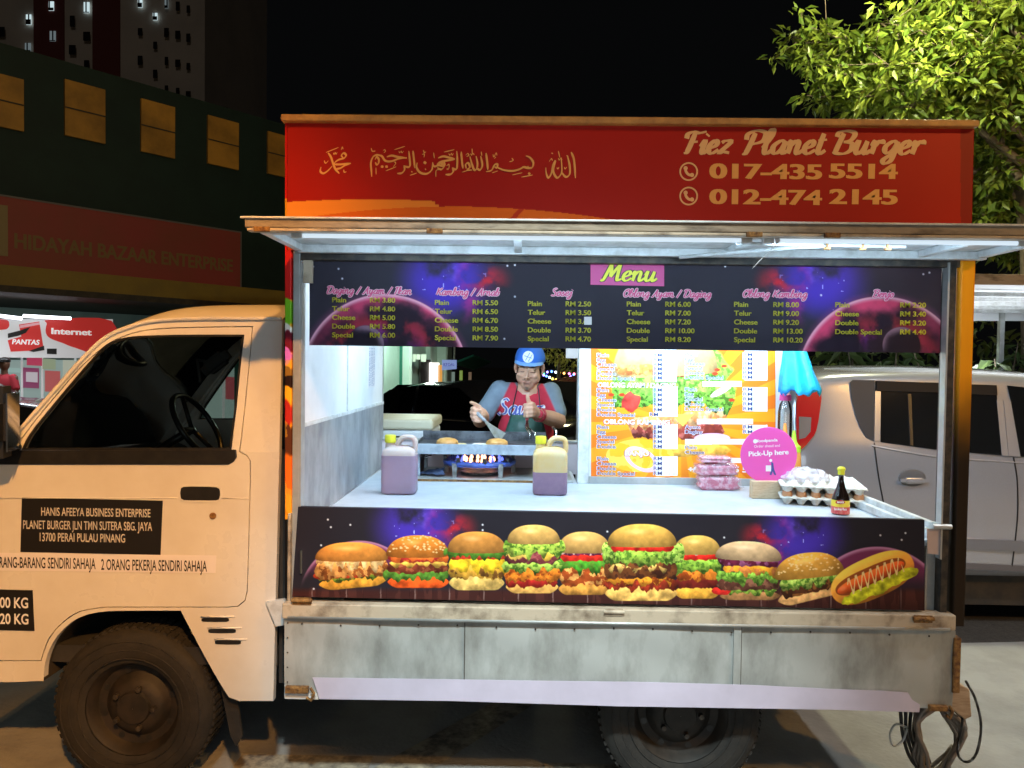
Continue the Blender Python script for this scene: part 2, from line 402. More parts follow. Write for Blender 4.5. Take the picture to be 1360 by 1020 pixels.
def sheet(name, material, corners, Y, nx, ny, paint, parent=None, gain=1.0, thick=0.003, ripple=0.0, world=False):
    """corners: photo px TL, TR, BR, BL in the plane Y. paint(X, Y)->sRGB 0-255 array"""
    u = np.linspace(0, 1, nx + 1)[None, :]; v = np.linspace(0, 1, ny + 1)[:, None]
    c = np.array(corners, float)
    PX = (c[0, 0] * (1 - u) + c[1, 0] * u) * (1 - v) + (c[3, 0] * (1 - u) + c[2, 0] * u) * v
    PY = (c[0, 1] * (1 - u) + c[1, 1] * u) * (1 - v) + (c[3, 1] * (1 - u) + c[2, 1] * u) * v
    img = np.clip(paint(PX, PY) / 255.0, 0, 1)
    linr = np.where(img <= 0.04045, img / 12.92, ((img + 0.055) / 1.055) ** 2.4) * gain
    W = [np.array(at(x, y, Y)) for x, y in corners]
    P = ((W[0] * (1 - u[..., None]) + W[1] * u[..., None]) * (1 - v[..., None]) + (W[3] * (1 - u[..., None]) + W[2] * u[..., None]) * v[..., None])
    P = P.reshape(-1, 3)
    if ripple:
        P[:, 1] += (ripple * (vnoise(PX, PY, 160, 5, 2) - .5)).reshape(-1)
    if thick == 0: thick = None
    n = len(P); idx = np.arange(n).reshape(ny + 1, nx + 1)
    q = np.stack([idx[:-1, :-1], idx[1:, :-1], idx[1:, 1:], idx[:-1, 1:]], -1).reshape(-1, 4)
    bnd = np.concatenate([idx[0, :], idx[1:, -1], idx[-1, -2::-1], idx[-2:0:-1, 0]]); m = len(bnd)
    BP = P[bnd] + np.array([0, thick or 0, 0])
    if thick is None: m = 0; bnd = bnd[:0]; BP = BP[:0]
    verts = np.vstack([P, BP]); j = np.arange(m); jn = (j + 1) % max(m, 1)
    side = np.stack([bnd[j], bnd[jn], n + jn, n + j], -1)
    faces = np.vstack([q, side]); nf = len(faces)
    me = bpy.data.meshes.new(name)
    me.vertices.add(len(verts)); me.vertices.foreach_set('co', verts.astype(np.float32).reshape(-1))
    tot = nf * 4 + m
    me.loops.add(tot); me.polygons.add(nf + (m > 0))
    me.loops.foreach_set('vertex_index', np.concatenate([faces.reshape(-1), n + j]).astype(np.int32))
    me.polygons.foreach_set('loop_start', (np.arange(nf + (m > 0)) * 4).astype(np.int32))
    me.update(calc_edges=True)
    a = me.color_attributes.new('print', 'FLOAT_COLOR', 'POINT')
    cl = np.ones((len(verts), 4), np.float32); cl[:n, :3] = linr.reshape(-1, 3); cl[n:, :3] = linr.reshape(-1, 3)[bnd]
    a.data.foreach_set('color', cl.reshape(-1))
    me.materials.append(material); me.validate(); me.update()
    return link(name, me, parent)

# ------------------------------------------------------------------ palette
GZ = -0.08                                            # ground level
M = {}
M['white_paint'] = mat('white_vehicle_paint', (0.74, 0.72, 0.68), 0.26, color2=(0.60, 0.56, 0.49), scale=2.6, lo=.38, hi=.75, coat=0.35, rough2=0.42, bump=0.035, bscale=4)
M['white_board'] = mat('white_wall_board', (0.80, 0.81, 0.82), 0.45, color2=(0.70, 0.72, 0.74), scale=4, bump=0.05, bscale=12)
M['galv'] = mat('galvanised_sheet', (0.52, 0.53, 0.52), 0.42, 0.55, color2=(0.36, 0.36, 0.34), scale=5, rough2=0.58, bump=0.16, bscale=7)
M['galv_wall'] = mat('scuffed_metal_lining', (0.42, 0.44, 0.46), 0.38, 0.35, color2=(0.26, 0.27, 0.29), scale=7, stretch=(1, 1, .6), rough2=0.6, bump=0.2, bscale=9)
M['skirt'] = mat('skirt_zinc_sheet', (0.47, 0.485, 0.465), 0.46, 0.25, color2=(0.17, 0.165, 0.145), scale=3.4, detail=9, stretch=(1.7, 1, .75), lo=.44, hi=.74, rough2=0.62, bump=0.22, bscale=5)
M['dirty_cream'] = mat('dirty_cream_paint', (0.50, 0.41, 0.30), 0.55, color2=(0.12, 0.08, 0.05), scale=11, lo=.46, hi=.72, bump=0.12, bscale=40)
M['white_trim'] = mat('white_painted_bar', (0.70, 0.72, 0.72), 0.42, color2=(0.5, 0.5, 0.48), scale=18, bump=0.04)
M['rust'] = mat('rusty_hinge_metal', (0.32, 0.17, 0.05), 0.7, 0.3, color2=(0.12, 0.05, 0.02), scale=60, bump=0.5, bscale=120)
M['trim_orange'] = mat('faded_orange_trim', (0.62, 0.33, 0.09), 0.5, color2=(0.40, 0.20, 0.06), scale=20, bump=0.05)
M['flap_edge'] = mat('grimy_flap_edge', (0.30, 0.24, 0.17), 0.6, color2=(0.07, 0.05, 0.035), scale=7, lo=.48, hi=.72, stretch=(1, 1, 3), bump=0.25, bscale=30)
M['black_metal'] = mat('black_worn_metal', (0.035, 0.032, 0.03), 0.4, 0.4, color2=(0.10, 0.08, 0.06), scale=25, bump=0.1)
M['black_plastic'] = mat('black_plastic', (0.012, 0.012, 0.013), 0.35, color2=(0.022, 0.021, 0.02), scale=30)
M['rubber'] = mat('tyre_rubber', (0.013, 0.0115, 0.010), 0.8, color2=(0.024, 0.020, 0.016), scale=20, bump=0.2, bscale=90)
M['rim'] = mat('dusty_steel_rim', (0.026, 0.019, 0.014), 0.65, 0.1, color2=(0.010, 0.008, 0.006), scale=18)
M['underbody'] = mat('dark_underbody', (0.03, 0.026, 0.022), 0.7, color2=(0.06, 0.045, 0.03), scale=8)
M['interior'] = mat('dark_cab_trim', (0.022, 0.021, 0.02), 0.6, color2=(0.035, 0.032, 0.03), scale=10)
M['seat'] = mat('grey_seat_fabric', (0.09, 0.09, 0.095), 0.9, bump=0.3, bscale=200)
M['glass'] = glass_mat('window_glass', (0.88, 0.90, 0.88), 0.03)
M['clear'] = glass_mat('clear_plastic', (0.9, 0.92, 0.92), 0.06, 0.1)
M['steel'] = mat('counter_steel', (0.56, 0.60, 0.64), 0.42, 0.15, color2=(0.50, 0.54, 0.59), scale=6, rough2=0.6, bump=0.04, bscale=10)
M['chrome'] = mat('polished_steel', (0.75, 0.75, 0.75), 0.15, 1.0)
M['tube'] = emit_mat('led_tube', (0.72, 0.88, 1.0), 10.0)
M['tube_flap'] = emit_mat('dim_led_tube', (0.74, 0.88, 1.0), 0.9)
M['print'] = attr_mat('vinyl_print', 0.45, 0.25)
M['print_gloss'] = attr_mat('laminated_print', 0.5, 0.16)
M['print_thin'] = attr_mat('thin_banner_vinyl', 0.5, 0.16, thru=.30)
M['paper'] = mat('white_sticker', (0.78, 0.76, 0.76), 0.5)
M['strip'] = mat('white_vinyl_strip', (0.60, 0.54, 0.66), 0.4, color2=(0.50, 0.45, 0.55), scale=3, bump=0.16, bscale=7)
M['ink'] = mat('black_ink', (0.012, 0.011, 0.011), 0.45)
M['gold'] = mat('amber_lettering', (0.92, 0.55, 0.24), 0.45)
M['gold2'] = mat('orange_numerals', (0.92, 0.45, 0.11), 0.45)
M['yellow_txt'] = mat('yellow_lettering', (0.72, 0.68, 0.04), 0.4)
see_through(M['yellow_txt'], .5)
M['title_yellow'] = mat('title_yellow', (0.85, 0.80, 0.03), 0.4)
M['pink_txt'] = mat('pink_lettering', (0.70, 0.07, 0.22), 0.4)
M['pink_pale'] = mat('pale_pink_outline', (0.80, 0.50, 0.58), 0.4)
M['magenta'] = mat('magenta_panel', (0.62, 0.045, 0.25), 0.4)
M['white_txt'] = mat('white_lettering', (0.85, 0.85, 0.87), 0.4)
M['navy'] = mat('navy_lettering', (0.05, 0.075, 0.26), 0.4)
M['red_txt'] = mat('red_marks', (0.5, 0.03, 0.03), 0.4)

# ------------------------------------------------------------------ ground
gm = bpy.data.materials.new('asphalt'); gm.use_nodes = True
nt = gm.node_tree; p = nt.nodes['Principled BSDF']; L = nt.links
tc = nt.nodes.new('ShaderNodeTexCoord')
def noise(scale, det=8, r=.6):
    n = nt.nodes.new('ShaderNodeTexNoise'); n.inputs['Scale'].default_value = scale; n.inputs['Detail'].default_value = det; n.inputs['Roughness'].default_value = r
    L.new(tc.outputs['Object'], n.inputs['Vector']); return n
def ramp(src, a, b, c0, c1):
    r = nt.nodes.new('ShaderNodeValToRGB'); r.color_ramp.elements[0].position = a; r.color_ramp.elements[1].position = b
    r.color_ramp.elements[0].color = tuple(c0) + (1,); r.color_ramp.elements[1].color = tuple(c1) + (1,); L.new(src, r.inputs[0]); return r
big = ramp(noise(1.1).outputs['Fac'], .35, .7, (.045, .040, .035), (.085, .076, .066))
fine = ramp(noise(55, 4, .75).outputs['Fac'], .35, .72, (.55, .55, .55), (1.35, 1.33, 1.3))
mx = nt.nodes.new('ShaderNodeMix'); mx.data_type = 'RGBA'; mx.blend_type = 'MULTIPLY'; mx.inputs['Factor'].default_value = 1
L.new(big.outputs[0], mx.inputs['A']); L.new(fine.outputs[0], mx.inputs['B']); L.new(mx.outputs['Result'], p.inputs['Base Color'])
p.inputs['Roughness'].default_value = .78
bp = nt.nodes.new('ShaderNodeBump'); bp.inputs['Strength'].default_value = .5; bp.inputs['Distance'].default_value = .01
L.new(noise(90, 3).outputs['Fac'], bp.inputs['Height']); L.new(bp.outputs['Normal'], p.inputs['Normal'])
g = MB(); g.add([(-200, -60, GZ), (200, -60, GZ), (200, 260, GZ), (-200, 260, GZ)], [(0, 1, 2, 3)])
tag(g.build('ground', gm), kind='structure')
# pale concrete lot beside the truck
M['lot'] = mat('pale_concrete', (0.34, 0.335, 0.315), 0.75, color2=(0.24, 0.235, 0.22), scale=2.5, bump=0.45, bscale=50)
lot = MB()
edge = [at(x, y, 1.0) for x, y in ()]
lp = cr([(-6, 1.9), (0.0, 1.72), (1.6, 1.60), (2.6, 1.66), (4.5, 1.85), (12, 2.2)], 8)
lot.add([(x, y, GZ + .004) for x, y in lp] + [(12, -30, GZ + .004), (-6, -30, GZ + .004)], [tuple(range(len(lp) + 2))])
tag(lot.build('pavement', M['lot']), kind='structure')
M['road_paint'] = mat('worn_road_paint', (0.42, 0.36, 0.26), 0.7, color2=(0.14, 0.12, 0.10), scale=20, lo=.4, hi=.62)
ar = MB()
z = GZ + .008
for pts in ([(-1.05, .15), (-.55, .15), (-.55, .32), (-1.05, .32)], [(-.45, .05), (.15, .9), (.02, .98), (-.62, .12)], [(.1, .2), (.9, .2), (.9, .3), (.1, .3)]):
    ar.add([(x, y, z) for x, y in pts], [tuple(range(len(pts)))])
tag(ar.build('road_marking', M['road_paint']), kind='structure')

# ================================================================== FOOD TRUCK
truck = thing('food_truck', 'white pickup truck converted into a burger stall with a red header and open side', 'food truck', (0.3, 0.8, GZ))
XL, XR, BB, BT, BD = -0.79, 1.455, 0.30, 2.24, 1.60
def Z(px, py, Y=0): return at(px, py, Y).z
def X(px, py=500, Y=0): return at(px, py, Y).x

# ---- cab skin ------------------------------------------------------
def cabY(z): return 0.06 + max(0.0, z - 1.12) * 0.14
def cp(px, py, dy=0.0):
    Y = 0.06
    for _ in range(4): Y = cabY(at(px, py, Y).z)
    return at(px, py, Y) + Vector((0, dy, 0))
def cpl(pts, dy=0.0): return [cp(x, y, dy) for x, y in pts]
TH = Vector((0, 0.025, 0))
# outline of the side: roof drip line, screen pillar, nose, sill, arch, rear edge
drip = [(375, 424), (337, 424), (262, 424), (205, 427), (170, 436), (140, 450), (110, 478), (80, 512), (50, 546), (22, 578), (-4, 610), (-30, 650)]
nose = [(-58, 720), (-66, 790), (-62, 860), (-48, 902)]
arch = cr([(58, 904), (60, 880), (70, 854), (86, 834), (108, 819), (140, 812), (190, 811)], 4) + [(240, 811), (254, 838), (272, 872), (290, 904), (304, 926)]
rear = [(318, 931), (363, 931), (366, 800), (371, 600)]
door_o = cr([(24, 588), (48, 556), (78, 520), (108, 486), (138, 460), (164, 446), (200, 437), (262, 434), (336, 433)], 3) + \
    [(334, 460), (326, 540), (319, 600), (328, 604), (333, 612), (333, 640), (331, 720), (329, 785), (326, 800), (316, 809), (300, 811), (242, 811), (140, 812), (108, 818), (86, 832), (70, 853), (60, 866), (-14, 868), (-16, 624)]
def inset(pts, d):
    """shrink a px polygon by d"""
    P = np.array(pts, float); n = len(P); A = 0.5 * np.sum(P[:, 0] * np.roll(P[:, 1], -1) - np.roll(P[:, 0], -1) * P[:, 1]); sgn = 1 if A > 0 else -1
    out = []
    for i in range(n):
        a, b, c = P[i - 1], P[i], P[(i + 1) % n]
        e1 = b - a; e2 = c - b; e1 /= np.hypot(*e1) + 1e-9; e2 /= np.hypot(*e2) + 1e-9
        nn = np.array([-e1[1] - e2[1], e1[0] + e2[0]]) * sgn; l = np.hypot(*nn); nn = nn / (l + 1e-9)
        out.append(tuple(b + nn * d * min(1.6, 2 / (l + 1e-9))))
    return out
DZ = 868
body_o = drip + nose + [(-30, 906), (20, 906)] + arch + rear
door_hole = inset(door_o[:-1], 0.0)
# the door reaches the arch: keep a thin lip of body below it
door_hole = cr([(24, 588), (48, 556), (78, 520), (108, 486), (138, 460), (164, 446), (200, 437), (262, 434), (336, 433)], 3) + \
    [(334, 460), (326, 540), (319, 600), (328, 604), (333, 612), (333, 640), (331, 720), (329, 785), (326, 798), (316, 806), (300, 807), (200, 807)] + cr([(140, 807), (106, 813), (82, 829), (65, 850), (55, 878)], 4) + [(-14, 878), (-16, 624)]
door_px = inset(door_hole, 1.3)
win_px = cr([(30, 597), (40, 577), (66, 544), (96, 508), (122, 478), (142, 458), (166, 449), (200, 446), (262, 445), (324, 445)], 3) + [(321, 470), (314, 540), (307, 597)]
def side_panel(mb, loop, holes, flip):
    """near side at flip=False, mirrored far side at flip=True (cab is 1.42 m wide)"""
    def fm(p): return p if not flip else Vector((p.x, 1.54 - p.y, p.z))
    mb.poly([fm(q) for q in cpl(loop)], [[fm(q) for q in cpl(h)] for h in holes], off=TH if not flip else -TH)
for flip in (False, True):
    mb = MB(); side_panel(mb, body_o, [door_hole], flip); mb.build('cab_side', M['white_paint'], truck, bevel=0.0025)
for flip in (False, True):
    fm = (lambda p: p) if not flip else (lambda p: Vector((p.x, 1.54 - p.y, p.z)))
    mb = MB(); side_panel(mb, door_px, [win_px], flip)
    door = mb.build('door', M['white_paint'], truck, bevel=0.004)
    mb = MB(); mb.poly([fm(q) for q in cpl(inset(win_px, -2), 0.012)], off=Vector((0, .004, 0)))
    mb.build('window_glass', M['glass'], door)
    # belt moulding
    mb = MB(); mb.poly([fm(q) for q in cpl([(-14, 598), (314, 597), (315, 607), (311, 613), (304, 617), (100, 617), (-22, 617)], -0.006)], off=Vector((0, .008 if not flip else -.008, 0)))
    mb.build('belt_moulding', M['black_plastic'], door, bevel=0.003)
    # window rubber
    mb = MB(); ri = inset(win_px, 2.2); ro = inset(win_px, -.6)
    mb.poly([fm(q) for q in cpl(ro, -0.002)], [[fm(q) for q in cpl(ri, -0.002)]], off=Vector((0, .008 if not flip else -.008, 0)))
    mb.build('window_seal', M['black_plastic'], door)
    # recessed handle
    mb = MB()
    hp = [(c[0], c[1]) for c in cr([(240, 651), (244, 646.5), (266, 646), (288, 647), (292.5, 652), (292, 661), (287, 664.5), (266, 664.5), (244, 664), (240, 659)], 2, True)]
    mb.poly([fm(q) for q in cpl(inset(hp, -2.2), -0.003)], [[fm(q) for q in cpl(hp, -0.003)]], off=Vector((0, .005 if not flip else -.005, 0)))
    h = mb.build('door_handle', M['white_paint'], door, bevel=0.0015)
    mb = MB(); mb.poly([fm(q) for q in cpl(hp, -0.0012)], off=Vector((0, .0008 if not flip else -.0008, 0)))
    mb.build('door_handle', M['black_plastic'], door)
    if not flip:
        mb = MB(); c = cp(283, 685); mb.lathe([(0.0115, 0.0), (0.0115, -.004), (0.009, -.006), (0.004, -.006)], (c.x, c.y, c.z), 16, axis='Y'); mb.build('door_lock', M['rust'], door)
near_door = [o for o in bpy.data.objects if o.name.startswith('door') and o.parent == truck][0]
# drip rail and pressed crease
mb = MB(); mb.tube([p + Vector((0, -.006, .002)) for p in cpl(cr(drip[:-1], 4))], 0.0075, 8); mb.build('drip_rail', M['white_paint'], truck, smooth=True)
mb = MB(); mb.tube([p + Vector((0, -.0012, 0)) for p in cpl([(-50, 662), (60, 661.5), (236, 661)])], 0.0016, 6)
mb.tube([p + Vector((0, -.0012, 0)) for p in cpl([(296, 661.5), (331, 662)])], 0.0016, 6); mb.build('body_crease', M['white_paint'], truck, smooth=True)
# cooling slots behind the wheel
for (x0, x1, y) in ((268, 304, 823), (277, 313, 838), (286, 320, 853)):
    mb = MB(); mb.poly(cpl(cr([(x0, y), (x0 + 3, y - 2.6), (x1 - 3, y - 2.6), (x1, y), (x1 - 3, y + 2.6), (x0 + 3, y + 2.6)], 2, True), -0.0015), off=Vector((0, .001, 0))); mb.build('cooling_slot', M['black_plastic'], truck)
    mb = MB(); mb.tube(cpl([(x0 - 1, y - 4), (x1 + 8, y - 4)], -.001), .0028, 6); mb.build('slot_lip', M['white_paint'], truck, smooth=True)

# ---- roof, windscreen, front as one loft between the two sides ----
prof = cpl(cr(drip, 4)); front = cpl(cr([drip[-1]] + nose, 4))[1:]
def loft(ptsl, bulge, v0=0.0, v1=1.0, nv=14):
    n = len(ptsl); rows = []
    for i, p in enumerate(ptsl):
        a = ptsl[max(i - 1, 0)]; b = ptsl[min(i + 1, n - 1)]; t = (b - a); nrm = Vector((t.z, 0, -t.x)).normalized()
        if nrm.z < 0 or (abs(nrm.z) < .02 and nrm.x > 0): nrm = -nrm
        if nrm.x > .3: nrm = -nrm
        row = []
        y0, y1 = p.y, 1.54 - p.y
        for k in range(nv + 1):
            v = v0 + (v1 - v0) * k / nv
            s_ = bulge * (1 - abs(2 * v - 1) ** 3.0)
            row.append(Vector((p.x, y0 + (y1 - y0) * v, p.z)) + nrm * s_)
        rows.append(row)
    return rows
def grid_mb(rows):
    mb = MB(); n = len(rows[0]); mb.add([p for r in rows for p in r], [(i * n + k, i * n + k + 1, (i + 1) * n + k + 1, (i + 1) * n + k) for i in range(len(rows) - 1) for k in range(n - 1)]); return mb
ntop = 4 * 4 + 1
grid_mb(loft(prof[:ntop + 1], 0.085, nv=24)).build('cab_roof', M['white_paint'], truck, smooth=True)
grid_mb(loft(prof[ntop:], 0.085, 0.0, 0.065, nv=5)).build('screen_pillar', M['white_paint'], truck, smooth=True)
grid_mb(loft(prof[ntop:], 0.085, 0.935, 1.0, nv=5)).build('screen_pillar', M['white_paint'], truck, smooth=True)
grid_mb(loft(prof[ntop:], 0.083, 0.06, 0.94, nv=14)).build('windscreen', M['glass'], truck, smooth=True)
grid_mb(loft([prof[-1]] + front, 0.085, nv=16)).build('front_panel', M['white_paint'], truck, smooth=True)
fx = front[6].x - .085
for y in (.22, 1.10):
    mb = MB(); mb.box(fx - .012, fx + .05, y, y + .22, .52, .66, .015); mb.build('headlight', M['clear'], truck)
mb = MB(); mb.box(fx - .05, fx + .03, .1, 1.44, .20, .34, .02); mb.build('bumper', M['black_plastic'], truck)
# cab rear wall and floor
mb = MB(); mb.box(XL - .05, XL - .02, .1, 1.44, .3, 1.12); mb.box(XL - .05, XL - .02, .14, 1.40, 1.12, 1.56); mb.build('cab_rear_wall', M['interior'], truck)
mb = MB(); mb.box(-1.95, XL - .055, .1, 1.44, .36, .42); mb.build('cab_floor', M['interior'], truck)
mb = MB(); mb.box(-1.98, -1.72, .14, 1.40, .78, 1.0, .05); mb.build('dashboard', M['interior'], truck)
for y in (.2, .85):
    mb = MB(); mb.box(-1.32, -.9, y, y + .48, .5, .78, .05); st = mb.build('seat', M['seat'], truck)
    mb = MB(); mb.box(-.99, -.86, y, y + .48, .74, 1.22, .05); mb.build('seat_back', M['seat'], st)
# steering wheel on the far (right-hand) side
c = at(262, 566, 1.02); mb = MB(); A = Matrix.Rotation(R(58), 3, 'Y')
mb.tube([c + A @ Vector((.17 * math.cos(t), .17 * math.sin(t), 0)) for t in np.linspace(0, 6.2832, 33)[:-1]], .013, 8, closed=True)
for t in (0.2, 2.94, 4.71): mb.tube([c + A @ Vector((0, 0, -.03)), c + A @ Vector((.17 * math.cos(t), .17 * math.sin(t), 0))], .011, 6)
mb.tube([c + A @ Vector((0, 0, -.02)), c + A @ Vector((0, 0, -.3))], .02, 8); mb.build('steering_wheel', M['black_plastic'], truck, smooth=True)
c = at(287, 482, .62); mb = MB(); bm = bmesh.new(); bmesh.ops.create_cube(bm, size=1)
bmesh.ops.bevel(bm, geom=bm.edges[:], offset=.2, segments=3, affect='EDGES')
mb.bm(bm, Matrix.Translation(c) @ Matrix.Rotation(R(-38), 4, 'Y') @ Matrix.Diagonal((.13, .05, .06, 1)))
mb.tube([c, at(262, 478, .68), at(266, 508, .68)], .007, 6); mb.build('interior_mirror', M['interior'], truck)
# sun-faded cloth hung by the windscreen
M['cloth'] = mat('grey_blue_cloth', (0.10, 0.13, 0.15), 0.9, color2=(0.05, 0.06, 0.07), scale=14)
rows = []
for i in range(9):
    t = i / 8; a = (150 - 62 * t, 458 + 62 * t); b = (158 - 34 * t, 460 + 50 * t)
    rows.append([at(a[0] + (b[0] - a[0]) * k / 8, a[1] + (b[1] - a[1]) * k / 8 + 3 * math.sin(k * 1.9 + i), .42 + .05 * math.sin(k * 1.3 + i * .7)) for k in range(9)])
grid_mb(rows).build('sun_shade', M['cloth'], truck, smooth=True)
# side mirror on its arm
c = at(3, 560, -.05); mb = MB(); bm = bmesh.new(); bmesh.ops.create_cube(bm, size=1); bmesh.ops.bevel(bm, geom=bm.edges[:], offset=.24, segments=4, affect='EDGES')
mb.bm(bm, Matrix.Translation(c) @ Matrix.Rotation(R(18), 4, 'Z') @ Matrix.Diagonal((.055, .15, .235, 1)))
mb.tube([c + Vector((.01, .05, -.08)), cp(24, 594)], .012, 8); sm_ = mb.build('side_mirror', M['black_plastic'], truck, smooth=True, angle=40)
mb = MB(); bm = bmesh.new(); bmesh.ops.create_cube(bm, size=1); mb.bm(bm, Matrix.Translation(c + Vector((.029, .01, 0))) @ Matrix.Rotation(R(18), 4, 'Z') @ Matrix.Diagonal((.004, .12, .19, 1))); mb.build('mirror_glass', M['chrome'], sm_)

# ---- door notices ------------------------------------------------
ydoor = 0.06
def plate_px(name, m, x0, x1, y0, y1, Y, th, parent=truck, bevel=0):
    mb = MB(); mb.poly([at(x0, y0, Y), at(x1, y0, Y), at(x1, y1, Y), at(x0, y1, Y)], off=Vector((0, th, 0))); return mb.build(name, m, parent, bevel=bevel)
nb = MB(); nb.poly([at(x, y, ydoor - .0025) for x, y in ((29, 661), (216, 665), (213, 737), (27, 733))], off=Vector((0, .002, 0))); np_ = nb.build('notice_plate', M['ink'], truck)
np_['label'] = 'black plate with hand painted white lettering'
M['hand_paint'] = mat('hand_brushed_white', (0.62, 0.58, 0.52), 0.6, color2=(0.3, 0.28, 0.25), scale=160, lo=.5, hi=.75)
pr = Print(ydoor - .0025); pr.text('HANIS AFEEYA BUSINESS ENTERPRISE', 55, 203, 684.5, 11, bold=0.01); pr.text('PLANET BURGER JLN TMN SUTERA SBG. JAYA', 31, 206, 702, 11.5, bold=0.01)
pr.text('13700 PERAI PULAU PINANG', 53, 169, 718.5, 11.5, bold=0.01); pr.build('lettering', M['hand_paint'], np_)
nb = MB(); nb.poly([at(x, y, ydoor - .0018) for x, y in ((-62, 733.5), (287, 738), (286, 761), (-64, 757))], off=Vector((0, .0014, 0))); np2 = nb.build('notice_sticker', mat('cream_sticker', (.80, .76, .78), .5), truck)
pr = Print(ydoor - .0018); pr.text('MEMBAWA BARANG-BARANG SENDIRI SAHAJA', -57, 132, 752.5, 14.5, bold=0.014)
pr.text('2 ORANG PEKERJA SENDIRI SAHAJA', 134.5, 278, 756.5, 14.5, bold=0.014); pr.build('lettering', M['ink'], np2)
nb = MB(); nb.poly([at(x, y, ydoor - .0025) for x, y in ((-50, 782), (43, 784), (45.5, 838), (-50, 836))], off=Vector((0, .002, 0))); np3 = nb.build('weight_plate', M['ink'], truck)
pr = Print(ydoor - .0025); pr.text('1900 KG', -12, 39, 806.5, 14, bold=0.02); pr.text('1220 KG', -12, 39.5, 828, 14, bold=0.02); pr.build('lettering', M['white_txt'], np3)

# ---- wheels and chassis ------------------------------------------
def wheel(xc, yc, zc, front=True):
    mb = MB(); r = 0.282; w = .15
    mb.lathe([(.165, 0), (.19, -.012), (.235, -.016), (.262, -.006), (.277, .012), (r, .03), (r, w - .03), (.277, w - .012), (.262, w), (.19, w), (.165, w)], (xc, yc, zc), 48, axis='Y', cap=False)
    tyre_holder = MB(); tyre_holder.lathe([(.165, .004), (.158, .012), (.15, .03), (.142, .045), (.115, .05), (.1, .036), (.085, .02), (.06, .016), (.055, .006), (.03, .004), (.001, .004)], (xc, yc, zc), 40, axis='Y', cap=False)
    tyre_holder.lathe([(.165, .004), (.165, .13), (.10, .13)], (xc, yc, zc), 40, axis='Y', cap=False)
    wh = thing_part('wheel', truck, (xc, yc, zc))
    for k in range(64):
        a = k * 6.28318 / 64; e = Vector((math.cos(a), 0, math.sin(a))); t_ = Vector((-math.sin(a), 0, math.cos(a)))
        for y0_, y1_, tw_ in ((.018, .055, .05), (.062, .096, -.04), (.102, .135, .05)):
            q = [Vector((xc, yc + y_, zc)) + e * rr_ + t_ * (s_ * .008 + tw_ * (y_ - y0_)) for rr_ in (r - .012, r + .005) for y_, s_ in ((y0_, -1), (y1_, -1), (y1_, 1), (y0_, 1))]
            mb.add(q, [(4, 5, 6, 7), (0, 1, 5, 4), (1, 2, 6, 5), (2, 3, 7, 6), (3, 0, 4, 7)])
    for rr_ in (.185, .215, .245): mb.tube([Vector((xc + rr_ * math.cos(a), yc - .0135, zc + rr_ * math.sin(a))) for a in np.linspace(0, 6.2832, 49)[:-1]], .0025, 5, closed=True)
    mb.build('tyre', M['rubber'], wh, smooth=True, angle=35)
    rm = tyre_holder.build('rim', M['rim'], wh, smooth=True, angle=40)
    for k in range(8):
        hb = MB(); a = k * .785 + .3; hb.lathe([(.012, 0), (.001, -.0005)], (xc + .128 * math.cos(a), yc + .046, zc + .128 * math.sin(a)), 10, axis='Y'); hb.build('rim_hole', M['black_plastic'], wh)
    for k in range(5):
        hb = MB(); a = k * 1.2566; hb.lathe([(.009, .016), (.009, -.002), (.001, -.003)], (xc + .072 * math.cos(a), yc, zc + .072 * math.sin(a)), 8, axis='Y'); hb.build('wheel_nut', M['black_metal'], wh)
wheel(-1.352, .085, .202); wheel(.57, .11, .202)
wheel(-1.352, 1.30, .202); wheel(.57, 1.30, .202)
mb = MB()
for y in (.42, 1.05): mb.box(-1.9, 1.4, y, y + .06, .24, .34)
for x in (-.6, .1, 1.0): mb.box(x, x + .06, .2, 1.4, .25, .33)
mb.tube([(.57, .2, .2), (.57, 1.35, .2)], .04, 10); mb.tube([(-1.352, .2, .2), (-1.352, 1.35, .2)], .03, 10)
mb.tube([(-.8, .75, .25), (.57, .75, .2)], .035, 10); mb.box(-.5, -.05, .55, .95, .12, .3, .03); mb.build('chassis', M['underbody'], truck)
# dark wheel-arch liner
mb = MB(); ap = cpl(cr(arch, 3)); n = len(ap)
mb.add(ap + [p + Vector((0, .45, 0)) for p in ap], [(i, i + 1, n + i + 1, n + i) for i in range(n - 1)]); mb.box(-1.7, -1.0, .50, .52, .15, .62); mb.build('wheel_arch', M['underbody'], truck)
mb = MB(); mb.poly(cpl([(286, 915), (306, 915), (316, 985), (308, 1000), (300, 985)], .04), off=Vector((0, .01, 0))); mb.build('mud_flap', M['rubber'], truck)

# ---- box: floor, partition, roof ---------------------------------
CZ = 0.855                                               # counter height
mb = MB(); mb.box(XL, XR, .03, BD - .003, .34, .40); mb.build('bed_floor', M['underbody'], truck)
mb = MB(); mb.box(XL + .002, XL + .028, .03, BD, .40, 2.20); bw = mb.build('side_wall', M['white_board'], truck)
mb = MB(); mb.box(XL + .0285, XL + .032, .035, BD - .003, CZ + .002, 1.205); mb.build('metal_lining', M['galv_wall'], truck)
mb = MB(); mb.box(XL + .0285, XL + .0345, .75, .756, 1.2, 1.82); mb.box(XL + .0285, XL + .0345, .035, BD - .003, 1.200, 1.214); mb.build('lining_joint', M['white_trim'], truck)
